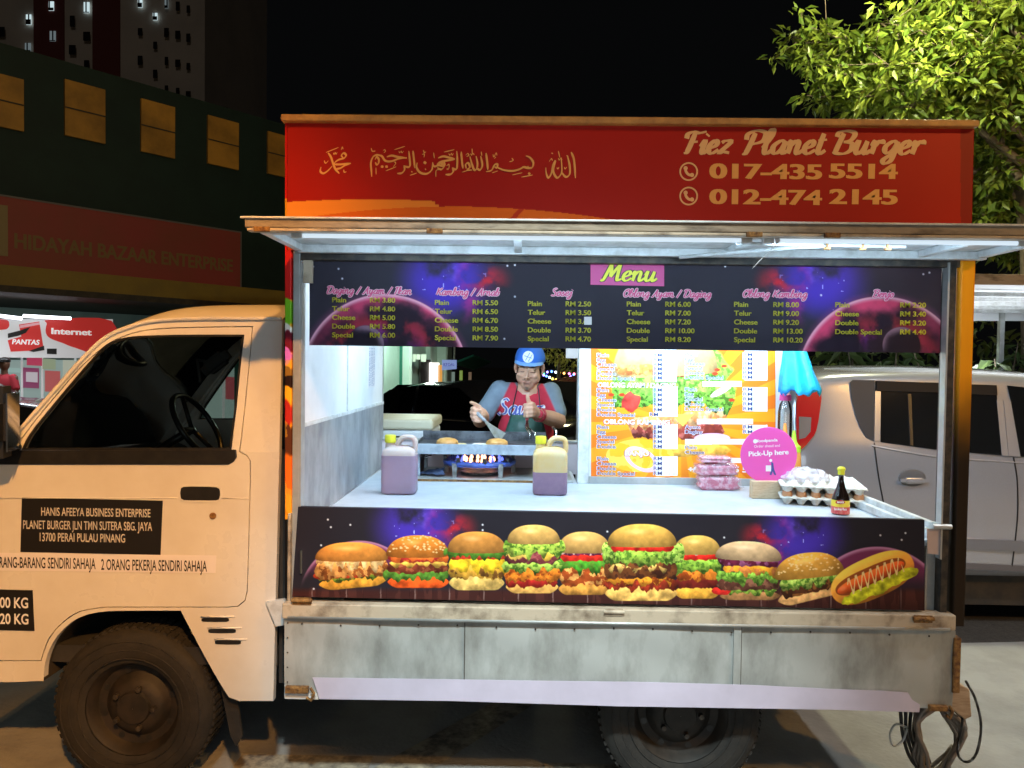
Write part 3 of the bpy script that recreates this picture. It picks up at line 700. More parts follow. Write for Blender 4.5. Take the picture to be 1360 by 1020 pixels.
# paper price list on the wall
pl = MB(); pl.box(XL + .0285, XL + .030, 1.19, 1.36, 1.30, 1.515); pp = pl.build('paper_notice', M['paper'], truck)
pr = Print(ex=(0, 1, 0), nn=(1, 0, 0)); 
for i in range(4): pr.text('PLAIN RM 3.80 EGG RM 4'[i:], 0, .19, 0, .022, O=Vector((XL + .0302, 1.345 - i * .038, 1.31)), sc=1, rot=R(90), bold=0)
pr.build('lettering', M['navy'], pp)
mb = MB(); mb.box(XL, XR, .0, BD, 2.215, BT - .012); mb.build('box_roof', M['white_trim'], truck)
mb = MB(); mb.box(XL + .03, XR - .005, .05, BD - .004, 1.86, 1.875); mb.build('ceiling', M['white_board'], truck)
for y in (.10, .72):
    for (a, b) in ((-.62, .22), (.42, 1.26)):
        mb = MB(); mb.tube([(a, y, 1.835), (b, y, 1.835)], .013, 12); mb.box(a, b, y - .02, y + .02, 1.849, 1.859); 
        tb = mb.build('tube_lamp', [M['tube']], truck)
for (a, b) in ((-.62, .22), (.42, 1.26)):
    lamp('AREA', 'led_tube_and_fill', ((a + b) / 2, .17, 1.80), 5.4, LED, ((a + b) / 2, 1.15, 0.75), shape='RECTANGLE', size=b - a, size_y=.03)
    lamp('AREA', 'led_tube_and_fill', ((a + b) / 2, .72, 1.80), 13.0, LED, ((a + b) / 2 - .15, 1.95, 1.05), shape='RECTANGLE', size=b - a, size_y=.03)
lamp('AREA', 'led_tube_and_fill', (1.36, .75, 1.78), 5.5, LED, (2.3, 1.95, .75), shape='RECTANGLE', size=.03, size_y=.9)
mb = MB(); mb.tube([(1.36, .3, 1.835), (1.36, 1.2, 1.835)], .012, 10); mb.build('tube_lamp', M['tube'], truck)
# tubes under the front edge of the flap shine on sill and skirt
for (a, b) in ((-.62, .60), (.69, 1.36)):
    mb = MB(); mb.tube([(a, -.392, 1.780), (b, -.392, 1.780)], .006, 12); mb.build('tube_lamp', M['tube_flap'], truck)
    mb = MB(); mb.box(a - .03, a, -.402, -.382, 1.772, 1.790, .002); mb.box(b, b + .03, -.402, -.382, 1.772, 1.790, .002); mb.build('lamp_holder', M['white_trim'], truck)
    lamp('AREA', 'led_tube_and_fill', ((a + b) / 2, -.36, 1.77), 1.9 * (b - a), LED, ((a + b) / 2, 0, 1.50), shape='RECTANGLE', size=b - a, size_y=.02)
    lamp('AREA', 'led_tube_and_fill', ((a + b) / 2, -.30, 1.66), 1.1 * (b - a), LED, ((a + b) / 2, -.22, 1.85), shape='RECTANGLE', size=b - a, size_y=.1)  # added upward fill in mid-air brightening the flap's underside, not a tube

# ---- header sign ---------------------------------------------------
def paint_header(PX, PY):
    img = np.zeros(PX.shape + (3,)); n = vnoise(PX, PY, 90, 3, 3)
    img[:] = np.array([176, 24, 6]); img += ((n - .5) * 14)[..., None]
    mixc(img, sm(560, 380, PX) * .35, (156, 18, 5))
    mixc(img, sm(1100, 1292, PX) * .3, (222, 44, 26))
    # amber swooshes bottom left
    f1 = 268 - 3.5 * np.sin((PX - 380) / 70) ; b1 = (PY > np.where(PX < 580, f1, 271 + (PX - 580) * .08)) & (PX < 585)
    mixc(img, b1 * 1.0, (244, 150, 52))
    cx = 640; curve = 274 + ((PX - 610) / 200.) ** 2 * 14 + (PX > 610) * (PX - 610) * .012
    b2 = (PY > curve); mixc(img, b2 * 1.0, (232, 112, 20))
    curve3 = 290 + ((PX - 500) / 150.) ** 2 * 8
    mixc(img, ((PY > curve3) & (PX < 480)) * 1.0, (196, 70, 18))
    mixc(img, (np.abs(PX - (700 - (PY - 272) * .9)) < 4) * b2 * .8, (190, 40, 14))
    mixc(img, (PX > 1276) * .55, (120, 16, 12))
    return img
YH = -.004
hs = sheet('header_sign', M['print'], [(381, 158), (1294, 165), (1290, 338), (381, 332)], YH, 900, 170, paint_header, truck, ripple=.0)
mb = MB(); mb.box(XL - .012, XR + .008, -.03, .03, BT - .026, BT - .004, .004); mb.build('roof_trim', M['trim_orange'], truck)
for t, x0, x1, y in (('Fiez', 906, 968, 203.5), ('Planet', 986, 1092, 203.5), ('Burger', 1104, 1222, 204)):
    pr = Print(YH); script(pr, t, x0, x1, y, 16.5, 7.6); pr.build('shop_name', M['gold'], hs)
for t, x0, x1, y in (('017-435', 943, 1088, 236.5), ('5514', 1102, 1189, 236.5), ('012-474', 943, 1088, 270.5), ('2145', 1102, 1189, 270.5)):
    pr = Print(YH); pr.text(t, x0, x1, y, 19, bold=.04); pr.build('phone_number', M['gold2'], hs)
for cy in (228, 260.5):
    pr = Print(YH)
    cx = 914.5
    pr.ribbon([(cx + 11.3 * math.cos(a), cy + 11.3 * math.sin(a)) for a in np.linspace(0, 6.2832, 40)], 2.2, smooth=False, taper=1)
    pr.ribbon([(cx - 4.5, cy - 5), (cx - 3.5, cy), (cx, cy + 4), (cx + 5, cy + 5)], 3.6, taper=1); pr.disc(cx - 4, cy - 4.5, 2.8); pr.disc(cx + 4.5, cy + 4.5, 2.8)
    pr.build('phone_icon', M['gold'], hs)
# calligraphy
def ca(strokes, ox, oy, k, w, pr):
    for st in strokes:
        ww = w; pts = st
        if isinstance(st, tuple) and isinstance(st[0], (int, float)): ww, pts = st[0], st[1]
        pr.ribbon([(ox + x / k, oy + y / k) for x, y in pts], ww, n=5, thin=.5, pen=-.9, taper=.45)
thin = 1.6
A1 = [[(185, 165), (212, 205), (232, 265), (255, 320), (292, 362)], [(225, 290), (180, 338), (140, 360), (112, 342), (118, 300)],
  [(330, 215), (312, 190), (335, 168), (356, 188), (338, 215), (290, 230), (255, 252), (245, 272)], [(245, 275), (300, 275), (402, 265)], [(402, 265), (350, 282), (300, 312), (255, 318)],
  (thin, [(165, 162), (285, 114)]), (thin, [(148, 238), (162, 265), (188, 240)]), (thin, [(310, 138), (320, 110), (328, 132)]), (thin, [(335, 325), (338, 350), (360, 345)]), (thin, [(235, 165), (243, 180), (252, 163), (262, 178), (272, 160)]),
  [(600, 392), (596, 330), (592, 260), (612, 205), (648, 186), (690, 192)], [(632, 230), (645, 205), (666, 225), (665, 262), (648, 278), (634, 255)],
  [(655, 188), (695, 196), (728, 240), (785, 246), (860, 220), (935, 213)], [(742, 205), (790, 192), (850, 205), (935, 216)],
  (3.6, [(686, 296), (712, 298)]), (3.6, [(728, 296), (754, 298)]),
  (thin, [(595, 120), (605, 150), (635, 148)]), (thin, [(708, 145), (722, 136), (730, 152), (715, 165)]), (thin, [(815, 136), (916, 104)]), (thin, [(858, 148), (866, 165), (880, 150), (888, 165), (904, 148)]),
  [(952, 148), (960, 220), (964, 285), (945, 302), (908, 290)], [(906, 285), (912, 325), (885, 358), (842, 362)], [(992, 146), (1000, 220), (1010, 312)],
  (thin, [(815, 250), (828, 265), (805, 300)]), (thin, [(732, 338), (832, 298)]), (thin, [(978, 340), (985, 352)]), (thin, [(962, 380), (1028, 358)]), (thin, [(640, 305), (642, 372)]),
  [(1032, 260), (1028, 310), (1065, 356), (1125, 364), (1172, 325), (1180, 255)], (3.6, [(1094, 252), (1118, 268)]),
  (thin, [(1078, 182), (1100, 178), (1096, 210)]), (thin, [(1092, 140), (1100, 165), (1115, 155)]), (thin, [(1188, 165), (1195, 218)]), (thin, [(1108, 315), (1115, 330)]),
  [(1178, 262), (1195, 295), (1240, 285), (1290, 292), (1285, 255), (1255, 262), (1240, 285)], (thin, [(1210, 395), (1212, 335), (1248, 325)]), (thin, [(1310, 290), (1335, 280), (1330, 320), (1310, 325)])]
pr = Print(YH); ca(A1[:9], 410, 180, 7.158, 3.1, pr); pr.build('calligraphy', M['gold2'], hs)
pr2 = Print(YH); ca(A1[9:], 410, 180, 7.158, 3.1, pr2)
A2 = [[(12, 206), (60, 190), (115, 202), (165, 214)], [(165, 216), (105, 226), (40, 238), (2, 262)], [(2, 268), (38, 250), (66, 278), (42, 308), (6, 292)],
  [(182, 142), (186, 220), (182, 298), (160, 306), (142, 292)], [(142, 290), (150, 325), (125, 352), (80, 354)], [(222, 148), (228, 230), (238, 300)],
  [(268, 300), (262, 265), (285, 250), (300, 288), (275, 312), (320, 314)], [(300, 190), (318, 260), (340, 312), (362, 300), (368, 250), (356, 188)], [(362, 298), (392, 312), (412, 270), (398, 188)], [(446, 160), (456, 240), (462, 312)],
  [(446, 328), (495, 316), (522, 268), (548, 262), (545, 292), (522, 285)], [(540, 285), (600, 312), (680, 322), (745, 308), (785, 288), (825, 296), (862, 290), (872, 245), (842, 202), (805, 186)], (thin, [(775, 300), (778, 278)]), (thin, [(822, 300), (825, 276)]),
  (3.2, [(826, 340), (846, 352)]), (thin, [(682, 358), (772, 338)]), (thin, [(765, 378), (868, 358)]), (thin, [(508, 172), (518, 196), (536, 160), (545, 182)]), (thin, [(655, 240), (690, 228), (678, 206)]), (thin, [(520, 212), (535, 195)]),
  (thin, [(66, 152), (160, 130)]), (thin, [(110, 165), (120, 180), (134, 164), (142, 180), (155, 162)]), (thin, [(320, 120), (322, 172)]), (thin, [(308, 165), (316, 180), (328, 165), (340, 178)]), (thin, [(262, 182), (280, 165), (292, 182), (270, 192)]), (thin, [(228, 334), (292, 314)]), (thin, [(402, 148), (408, 185)]), (thin, [(95, 270), (112, 262), (110, 300), (90, 300)]), (thin, [(500, 340), (552, 322)]),
  [(985, 290), (990, 345), (1010, 382), (1036, 340), (1052, 262), (1072, 230), (1052, 320), (1085, 382), (1122, 350), (1130, 290), (1122, 200)], [(1130, 335), (1165, 374), (1200, 350), (1200, 270), (1182, 192)], [(1214, 150), (1236, 205), (1246, 285), (1252, 386)],
  (thin, [(1035, 158), (1050, 165)]), (thin, [(1015, 238), (1035, 210), (1045, 228)]), (thin, [(1098, 140), (1112, 200)]), (thin, [(1098, 205), (1108, 222), (1120, 205), (1132, 222)]), (thin, [(1152, 285), (1160, 302), (1175, 285)]), (thin, [(1085, 290), (1095, 302), (1105, 286)]), (thin, [(1172, 180), (1188, 192)])]
na = len(A2) - 10; ca(A2[:na], 580, 180, 6.8, 3.2, pr2); pr2.build('calligraphy', M['gold2'], hs)
pr = Print(YH); ca(A2[na:], 580, 180, 6.8, 3.2, pr); pr.build('calligraphy', M['gold2'], hs)

# ---- corner posts with printed wrap --------------------------------
def paint_post(PX, PY):
    img = np.zeros(PX.shape + (3,)); img[:] = (205, 25, 20)
    n = vnoise(PX * 1.0, PY, 26, 11, 3)
    def blob(cx, cy, rx, ry, c): mixc(img, sm(1.15, .95, np.hypot((PX - cx) / rx, (PY - cy) / ry)), c)
    mixc(img, ((PY > 262) & (PY < 290)) * 1., (230, 160, 30)); mixc(img, (PY > 395) * 1., (245, 165, 30))
    blob(380, 412, 9, 18, (120, 190, 30)); blob(376, 440, 12, 14, (250, 240, 225)); blob(382, 452, 6, 16, (120, 20, 40)); blob(378, 470, 8, 12, (225, 120, 230)); blob(380, 500, 9, 16, (40, 18, 10)); blob(380, 522, 8, 12, (250, 180, 30)); blob(377, 548, 10, 20, (190, 40, 30))
    blob(380, 585, 9, 24, (90, 45, 20)); blob(380, 640, 14, 38, (235, 110, 25)); blob(380, 668, 9, 14, (230, 140, 20)); mixc(img, (n > .6) * (PY > 400) * .5, (250, 190, 60))
    mixc(img, (PY > 688) * 1., (20, 17, 16)); mixc(img, (PY > 800) * 1., (150, 125, 100))
    return img
sheet('corner_post', M['print'], [(378.5, 158), (386, 158), (386, 795), (378.5, 795)], YH + .0012, 10, 700, paint_post, truck, thick=.06)
def paint_post_r(PX, PY):
    img = np.zeros(PX.shape + (3,)); img[:] = (240, 150, 14); n = vnoise(PX, PY, 40, 4, 3)
    mixc(img, sm(490, 620, PY + (n - .5) * 30) * .94, (26, 20, 17)); return img
mb = MB(); mb.box(XR - .058, XR - .034, .002, .05, .48, 1.83, .003); mb.build('door_post', M['black_metal'], truck)
mb = MB(); mb.box(XR - .064, XR - .0585, -.002, .03, .80, 1.78); mb.build('post_edge', M['galv'], truck)
sheet('corner_post', M['print'], [(1277.5, 330), (1296, 330), (1280.5, 832), (1266, 832)], YH + .001, 8, 400, paint_post_r, truck, thick=.05)
mb = MB(); mb.box(XL + .022, XL + .046, .002, .05, .50, 1.80, .003); mb.box(XL + .0465, XL + .052, .0, .045, .50, 1.76); mb.build('door_post', M['galv'], truck)
mb = MB(); mb.box(XL + .012, XL + .0215, -.012, .03, .48, .92, .003); mb.build('latch_bar', M['dirty_cream'], truck)
mb = MB(); mb.box(XL + .055, XL + .063, -.016, -.004, .72, .80, .002); mb.build('latch_pin', M['chrome'], truck)

# ---- flap (folded up) ----------------------------------------------
FZ = 1.797; FY = -.43
mb = MB(); mb.box(-.745, 1.50, FY + .012, -.008, FZ + .014, FZ + .022); fl = mb.build('awning_flap', M['white_trim'], truck)
mb = MB(); mb.box(-.768, 1.52, FY - .006, FY + .012, FZ - .003, FZ + .024, .003); mb.build('front_edge', M['flap_edge'], fl)
mb = MB(); mb.box(-.778, 1.53, FY - .014, FY - .0065, FZ + .021, FZ + .027, .002); mb.build('edge_lip', M['white_trim'], fl)
mb = MB(); mb.box(-.76, 1.51, FY - .009, FY + .022, FZ - .0125, FZ - .0045, .002); mb.build('edge_angle', M['dirty_cream'], fl)
for y in (-.03, FY + .05): 
    mb = MB(); mb.box(-.74, 1.49, y - .014, y + .014, FZ - .012, FZ + .0135, .002); mb.build('frame_bar', M['white_trim'], fl)
for x in (-.735, -.02, .66, 1.28, 1.47):
    mb = MB(); mb.box(x - .012, x + .012, FY + .066, -.046, FZ - .008, FZ + .0135, .002); mb.build('frame_bar', M['white_trim'], fl)
for px in (578, 1000, 1103, 350): 
    mb = MB(); c = at(px, 304, FY); mb.box(c.x - .022, c.x + .022, FY - .017, FY - .0095, FZ - .016, FZ - .002, .002); mb.build('flap_hinge', M['rust'], fl)
mb = MB(); mb.tube([(.50, -.06, FZ - .018), (.78, -.30, FZ - .02), (.86, -.33, FZ - .02)], .006, 6); mb.tube([(.60, -.35, FZ - .018), (1.1, -.3, FZ - .015)], .005, 6); mb.build('brace_wire', M['white_trim'], fl, smooth=True)
for x in (1.03, 1.10, .93):
    mb = MB(); mb.lathe([(.010, 0), (.010, .006), (.004, .008), (.004, .022), (.006, .03)], (x - .07, -.34, FZ - .032), 8); mb.build('clamp_screw', M['rust'], fl)
# loose cable tie
mb = MB(); ct = [at(x, y, Y) for x, y, Y in ((1030, 313, -.40), (1034, 322, -.41), (1024, 332, -.42), (1012, 343, -.425), (1000, 356, -.43))]
w_ = [.004, .007, .010, .011, .003]
mb.add([p + Vector((-a * .8, 0, -a * .7)) for p, a in zip(ct, w_)] + [p + Vector((a * .8, 0, a * .7)) for p, a in zip(ct, w_)] + [p + Vector((-a * .8, .002, -a * .7)) for p, a in zip(ct, w_)] + [p + Vector((a * .8, .002, a * .7)) for p, a in zip(ct, w_)],
       [(i, i + 1, 6 + i, 5 + i) for i in range(4)] + [(10 + i, 11 + i, 16 + i, 15 + i) for i in range(4)] + [(i, i + 1, 11 + i, 10 + i) for i in range(4)] + [(5 + i, 6 + i, 16 + i, 15 + i) for i in range(4)])
mb.build('cable_tie', M['white_txt'], truck)
# hinge beam over the opening
mb = MB(); mb.box(XL + .02, XR - .02, .004, .034, 1.765, 1.835, .003); mb.build('header_beam', M['black_metal'], truck)
mb = MB(); mb.box(XL + .055, XL + .085, .006, .02, 1.69, 1.79); mb.build('beam_bracket', M['dirty_cream'], truck)

# ---- counter, back board, window wall ------------------------------
mb = MB(); mb.box(XL + .034, XR - .05, .035, 1.14, CZ - .02, CZ, .003); mb.box(XL + .034, .27, 1.142, BD - .035, CZ - .02, CZ - .001); ctr = mb.build('counter', M['steel'], truck)
mb = MB(); mb.box(XL + .12, .25, 1.13, BD - .04, CZ + .0005, CZ + .012, .002); mb.build('stove_plate', M['galv'], truck)
mb = MB(); mb.box(-.55, .22, 1.122, 1.1285, CZ + .0005, CZ + .011); mb.build('plate_rim', M['rust'], truck)
# raised side rail at the tail end
mb = MB(); mb.box(XR - .049, XR - .028, .05, 1.30, CZ - .02, .905, .003); mb.box(XR - .075, XR - .0495, .05, 1.30, CZ + .001, .885, .003); mb.build('tail_rail', M['white_trim'], truck)
mb = MB(); mb.box(XR - .10, XR - .075, .045, 1.3, .42, CZ - .022); mb.build('tail_panel', M['galv'], truck)
# back wall with serving window
WX0, WX1, SZ = -.752, .33, 1.005
mb = MB(); mb.box(WX0 - .008, WX1, BD - .03, BD, CZ - .02, SZ); mb.build('back_wall', mat('pink_white_board', (.72, .62, .64), .5, color2=(.64, .55, .57), scale=5), truck)
mb = MB(); mb.box(WX0 - .008, WX1, BD - .04, BD + .01, SZ + .001, SZ + .012, .002); mb.box(WX0 - .028, WX0 - .0085, BD - .02, BD + .01, SZ + .013, 1.855, .002)
mb.box(WX1 - .03, WX1 - .018, BD - .018, BD - .004, SZ + .0125, 1.855, .002); mb.build('window_frame', M['galv'], truck)
mb = MB(); mb.box(.272, .326, 1.13, 1.16, CZ + .0005, 1.855, .003); mb.build('board_post', M['white_trim'], truck)
mb = MB(); mb.box(.327, 1.252, 1.135, 1.155, CZ + .036, 1.855); mb.box(1.2525, 1.285, 1.128, 1.160, CZ + .0005, 1.855, .003); mb.build('back_board', M['white_board'], truck)
mb = MB(); mb.box(.327, 1.252, 1.130, 1.158, CZ + .0005, CZ + .0355, .002); mb.build('board_rail', M['galv'], truck)
mb = MB(); mb.box(XR - .06, XR - .03, BD - .03, BD, CZ - .02, 2.21, .003); mb.build('rear_post', M['galv'], truck)

# ---- sill, skirt ----------------------------------------------------
zs0, zs1 = Z(820, 826), Z(820, 806)
mb = MB(); mb.box(XL, XR - .02, -.028, .03, zs0, zs1, .004); mb.build('sill_rail', M['dirty_cream'], truck)
mb = MB(); mb.tube([(XL + .02, -.026, zs0 + .004), (XR - .04, -.026, zs0 + .004)], .006, 8); mb.build('sill_bead', M['galv'], truck, smooth=True)
def hump(o, amp): pass
nx = 160; x0, x1 = XL + .004, XR - .014; mb = MB(); zt = zs0 - .004; zb = BB + .004
for j in range(25):
    for i in range(nx + 1):
        x = x0 + (x1 - x0) * i / nx; z = zb + (zt - zb) * j / 24
        y = -.012 + .0035 * (math.sin(x * 9 + 2 * z * 7) * math.sin(z * 23 + x * 3)) + .004 * math.exp(-((x + .5) ** 2 + (z - .42) ** 2) / .01)
        mb.v.append((x, y, z))
mb.f = [(j * (nx + 1) + i, j * (nx + 1) + i + 1, (j + 1) * (nx + 1) + i + 1, (j + 1) * (nx + 1) + i) for j in range(24) for i in range(nx)]; mb.mi = [0] * len(mb.f)
mb.box(x0, x1, -.004, .02, zb, zt)
mb.build('skirt_panel', M['skirt'], truck, smooth=True, angle=40)
for px in (617, 985):
    mb = MB(); c = at(px, 850, -.02).x; mb.box(c - .0012, c + .0012, -.0185, -.01, zb + .06, zt); mb.build('panel_seam', M['underbody'], truck)
mb = MB(); a, b = at(978, 850, 0).x, at(984, 850, 0).x; mb.box(a - .014, b - .004, -.0188, -.0095, zb, zt, .001); mb.build('cover_strip', M['skirt'], truck)
mb = MB()
for i in range(17):
    for zz in (zt - .015,): mb.lathe([(.0035, 0), (.003, -.002), (.001, -.0028)], (x0 + .06 + i * .13, -.0165, zz + .004 * math.sin(i * 5)), 8, axis='Y')
for i in range(6): mb.lathe([(.003, 0), (.001, -.002)], (x0 + .012, -.0165, zb + .05 + i * .05), 8, axis='Y')
mb.build('rivet', M['black_metal'], truck)
mb = MB(); tp = [at(x, y, -.0205) for x, y in ((415, 900), (540, 901.5), (700, 904), (860, 906), (1000, 910), (1100, 915), (1170, 917.5), (1206, 920), (1212, 930), (1222, 936), (1221, 946), (1100, 942.5), (820, 938), (600, 931), (424, 928.5), (422, 921))]
mb.poly(tp, off=Vector((0, .0015, 0))); mb.build('skirt_strip', M['strip'], truck)
mb = MB(); mb.poly([at(x, y, -.019) for x, y in ((378, 921), (421, 922), (423, 929), (378, 928))], off=Vector((0, .01, 0))); mb.build('bottom_bar', M['white_trim'], truck)
for (px, py, s) in ((398, 916, 1.3), (1246, 940, 1.0)):
    c = at(px, py, -.02); mb = MB(); mb.box(c.x - .035 * s, c.x + .025 * s, -.036, -.0195, c.z - .006 * s, c.z + .012 * s, .003); mb.tube([c + Vector((.03 * s, -.012, .012)), c + Vector((.04 * s, -.014, -.005)), c + Vector((.032 * s, -.012, -.03)), c + Vector((.02 * s, -.012, -.02))], .005, 6); mb.build('flap_latch', M['rust'], truck)
mb = MB(); mb.poly([at(x, y, .02) for x, y in ((1262, 902), (1288, 916), (1291, 952), (1282, 956), (1262, 940))], off=Vector((0, .14, 0))); mb.build('tail_block', mat('weathered_wood_block', (.45, .33, .22), .7, color2=(.3, .2, .12), scale=20, stretch=(1, 1, 6)), truck, bevel=.004)
mb = MB(); mb.box(XR - .02, XR + .004, -.02, .06, .36, .545, .003); mb.build('rear_bracket', M['rust'], truck)
mb = MB(); mb.poly([at(x, y, .045) for x, y in ((353, 800), (380, 796), (380, 830), (366, 832))], off=Vector((0, .02, 0))); mb.build('cab_bracket', M['white_trim'], truck)
mb = MB(); mb.box(XL - .035, XL - .002, .10, .14, .31, .56); mb.build('box_corner', mat('blue_grey_steel', (.25, .33, .38), .5, .3), truck)

# ---- side flap with the burger print -------------------------------
NEB = ((525, 700, 1), (1085, 712, -1))
def space(img, PX, PY, cx, cy, k, flip, seed):
    """nebula centred at cx, cy"""
    u = (PX - cx) / k * flip; v = (PY - cy) / k
    n = vnoise(u * 60, v * 60, 34, seed, 5); n2 = vnoise(u * 60, v * 60, 22, seed + 9, 5)
    f = sm(1.05, .25, np.hypot((u + .1) / 1.15, v / .95)) * sm(.22, .55, n)
    mixc(img, f * 1.0, (74, 52, 176)); mixc(img, f * sm(.5, .8, n2) * .7, (130, 100, 235))
    g_ = sm(1.0, .0, np.hypot((u - .75) / .6, (v - .0) / .45)) * sm(.38, .62, n2); mixc(img, g_ * .95, (200, 40, 50))
    h_ = sm(1.0, .1, np.hypot((u - .35) / .35, (v - .2) / .9)) * sm(.38, .7, n2); mixc(img, h_ * .75, (190, 40, 120))
    st = vnoise(u * 60, v * 60, 3.2, seed + 3, 1); mixc(img, (st > .955) * f * 1.2, (170, 170, 250))
def stars(img, PX, PY, pts, r=1.6):
    for x, y in pts: mixc(img, sm(r * 1.4, r * .3, np.hypot(PX - x, PY - y)), (225, 225, 235))
def ell(PX, PY, cx, cy, rx, ry): return np.hypot((PX - cx) / rx, (PY - cy) / ry)
def rag(PX, PY, seed, s=9): return vnoise(PX, PY, s, seed, 3) - .5
BUN = (214, 150, 74); 
def bun_top(img, PX, PY, cx, hw, y0, y1, col, seed, sesame=False, ang=0.0):
    c, s_ = math.cos(ang), math.sin(ang); x = (PX - cx) * c + (PY - y1) * s_; y = -(PX - cx) * s_ + (PY - y1) * c
    h = y1 - y0; d = np.where(y < 0, (np.abs(x) / hw) ** 2.4 + (np.abs(y) / h) ** 2.0, (np.abs(x) / hw) ** 4 + (y / 4.) ** 2)
    m = sm(1.03, .97, d); n = vnoise(PX, PY, 7, seed, 4) - .5
    sh = np.clip(1.12 - .5 * np.clip((y + h * .55) / h, -1, 1) - .28 * (np.abs(x) / hw) ** 3 + n * .28, .3, 1.5)
    base = np.array(col)[None, None] * sh[..., None]; hi = sm(.75, .0, ell(x, y, -hw * .15, -h * .62, hw * .6, h * .3))
    base = base + hi[..., None] * np.array([30, 38, 40]); base = base * (1 - .0 * m[..., None])
    img[:] = img * (1 - m[..., None]) + base * m[..., None]
    if sesame:
        r_ = np.random.default_rng(seed)
        for k in range(70):
            a = r_.uniform(-.9, .9); b = r_.uniform(.12, .98); 
            if abs(a) ** 2.4 + b ** 2 > .97: continue
            xx, yy = a * hw, -b * h; mixc(img, sm(1.2, .6, np.hypot((x - xx) / 1.7, (y - yy) / 1.15)) * .85, (250, 214, 150))
def layer(img, PX, PY, cx, hw, y0, y1, col, seed, ragged=2.0, frill=0.0, col2=None, dark=.5, ang=0.0, edge=6.0, sc=8, wob=0.0):
    c, s_ = math.cos(ang), math.sin(ang); ym = (y0 + y1) / 2; x = (PX - cx) * c + (PY - ym) * s_; y = -(PX - cx) * s_ + (PY - ym) * c
    h = (y1 - y0) / 2; n = vnoise(PX, PY, sc, seed, 4) - .5; n1 = vnoise(PX, PY * 0 + seed, 7, seed + 2, 2) - .5
    up = -h + n1 * ragged * 1.4 + wob * np.sin(x / 7 + seed); lo_ = h + (vnoise(PX, PY * 0 + seed, 5, seed + 5, 2) - .5) * (ragged * 2 + frill * 3) + frill * np.sin(x / 3.1 + seed)
    # rounded ends
    e = np.clip((np.abs(x) - (hw - edge)) / edge, 0, 1) ** 2
    m = sm(-.7, .7, y - up - e * h * .9) * sm(-.7, .7, lo_ - y - e * h * .9) * sm(hw + 1, hw - 1, np.abs(x) - n1 * ragged)
    sh = np.clip(1.12 - dark * (y / max(h, 1)) * .5 + n * .9 - .25 * (np.abs(x) / hw) ** 4, .25, 1.7)
    base = np.array(col)[None, None] * sh[..., None]
    if col2 is not None: 
        k = sm(.52, .62, vnoise(PX, PY, sc * .7, seed + 7, 3))[..., None]; base = base * (1 - k) + np.array(col2) * k * np.clip(sh, .5, 1.3)[..., None]
    # contact shade printed in the photo of the food
    img[:] = img * (1 - m[..., None]) + base * m[..., None]
def lettuce(img, PX, PY, cx, hw, y0, y1, seed, col=(150, 176, 62), ang=0.0): layer(img, PX, PY, cx, hw, y0, y1, col, seed, 4, 2.0, (84, 122, 40), .7, ang, 5, 5); 
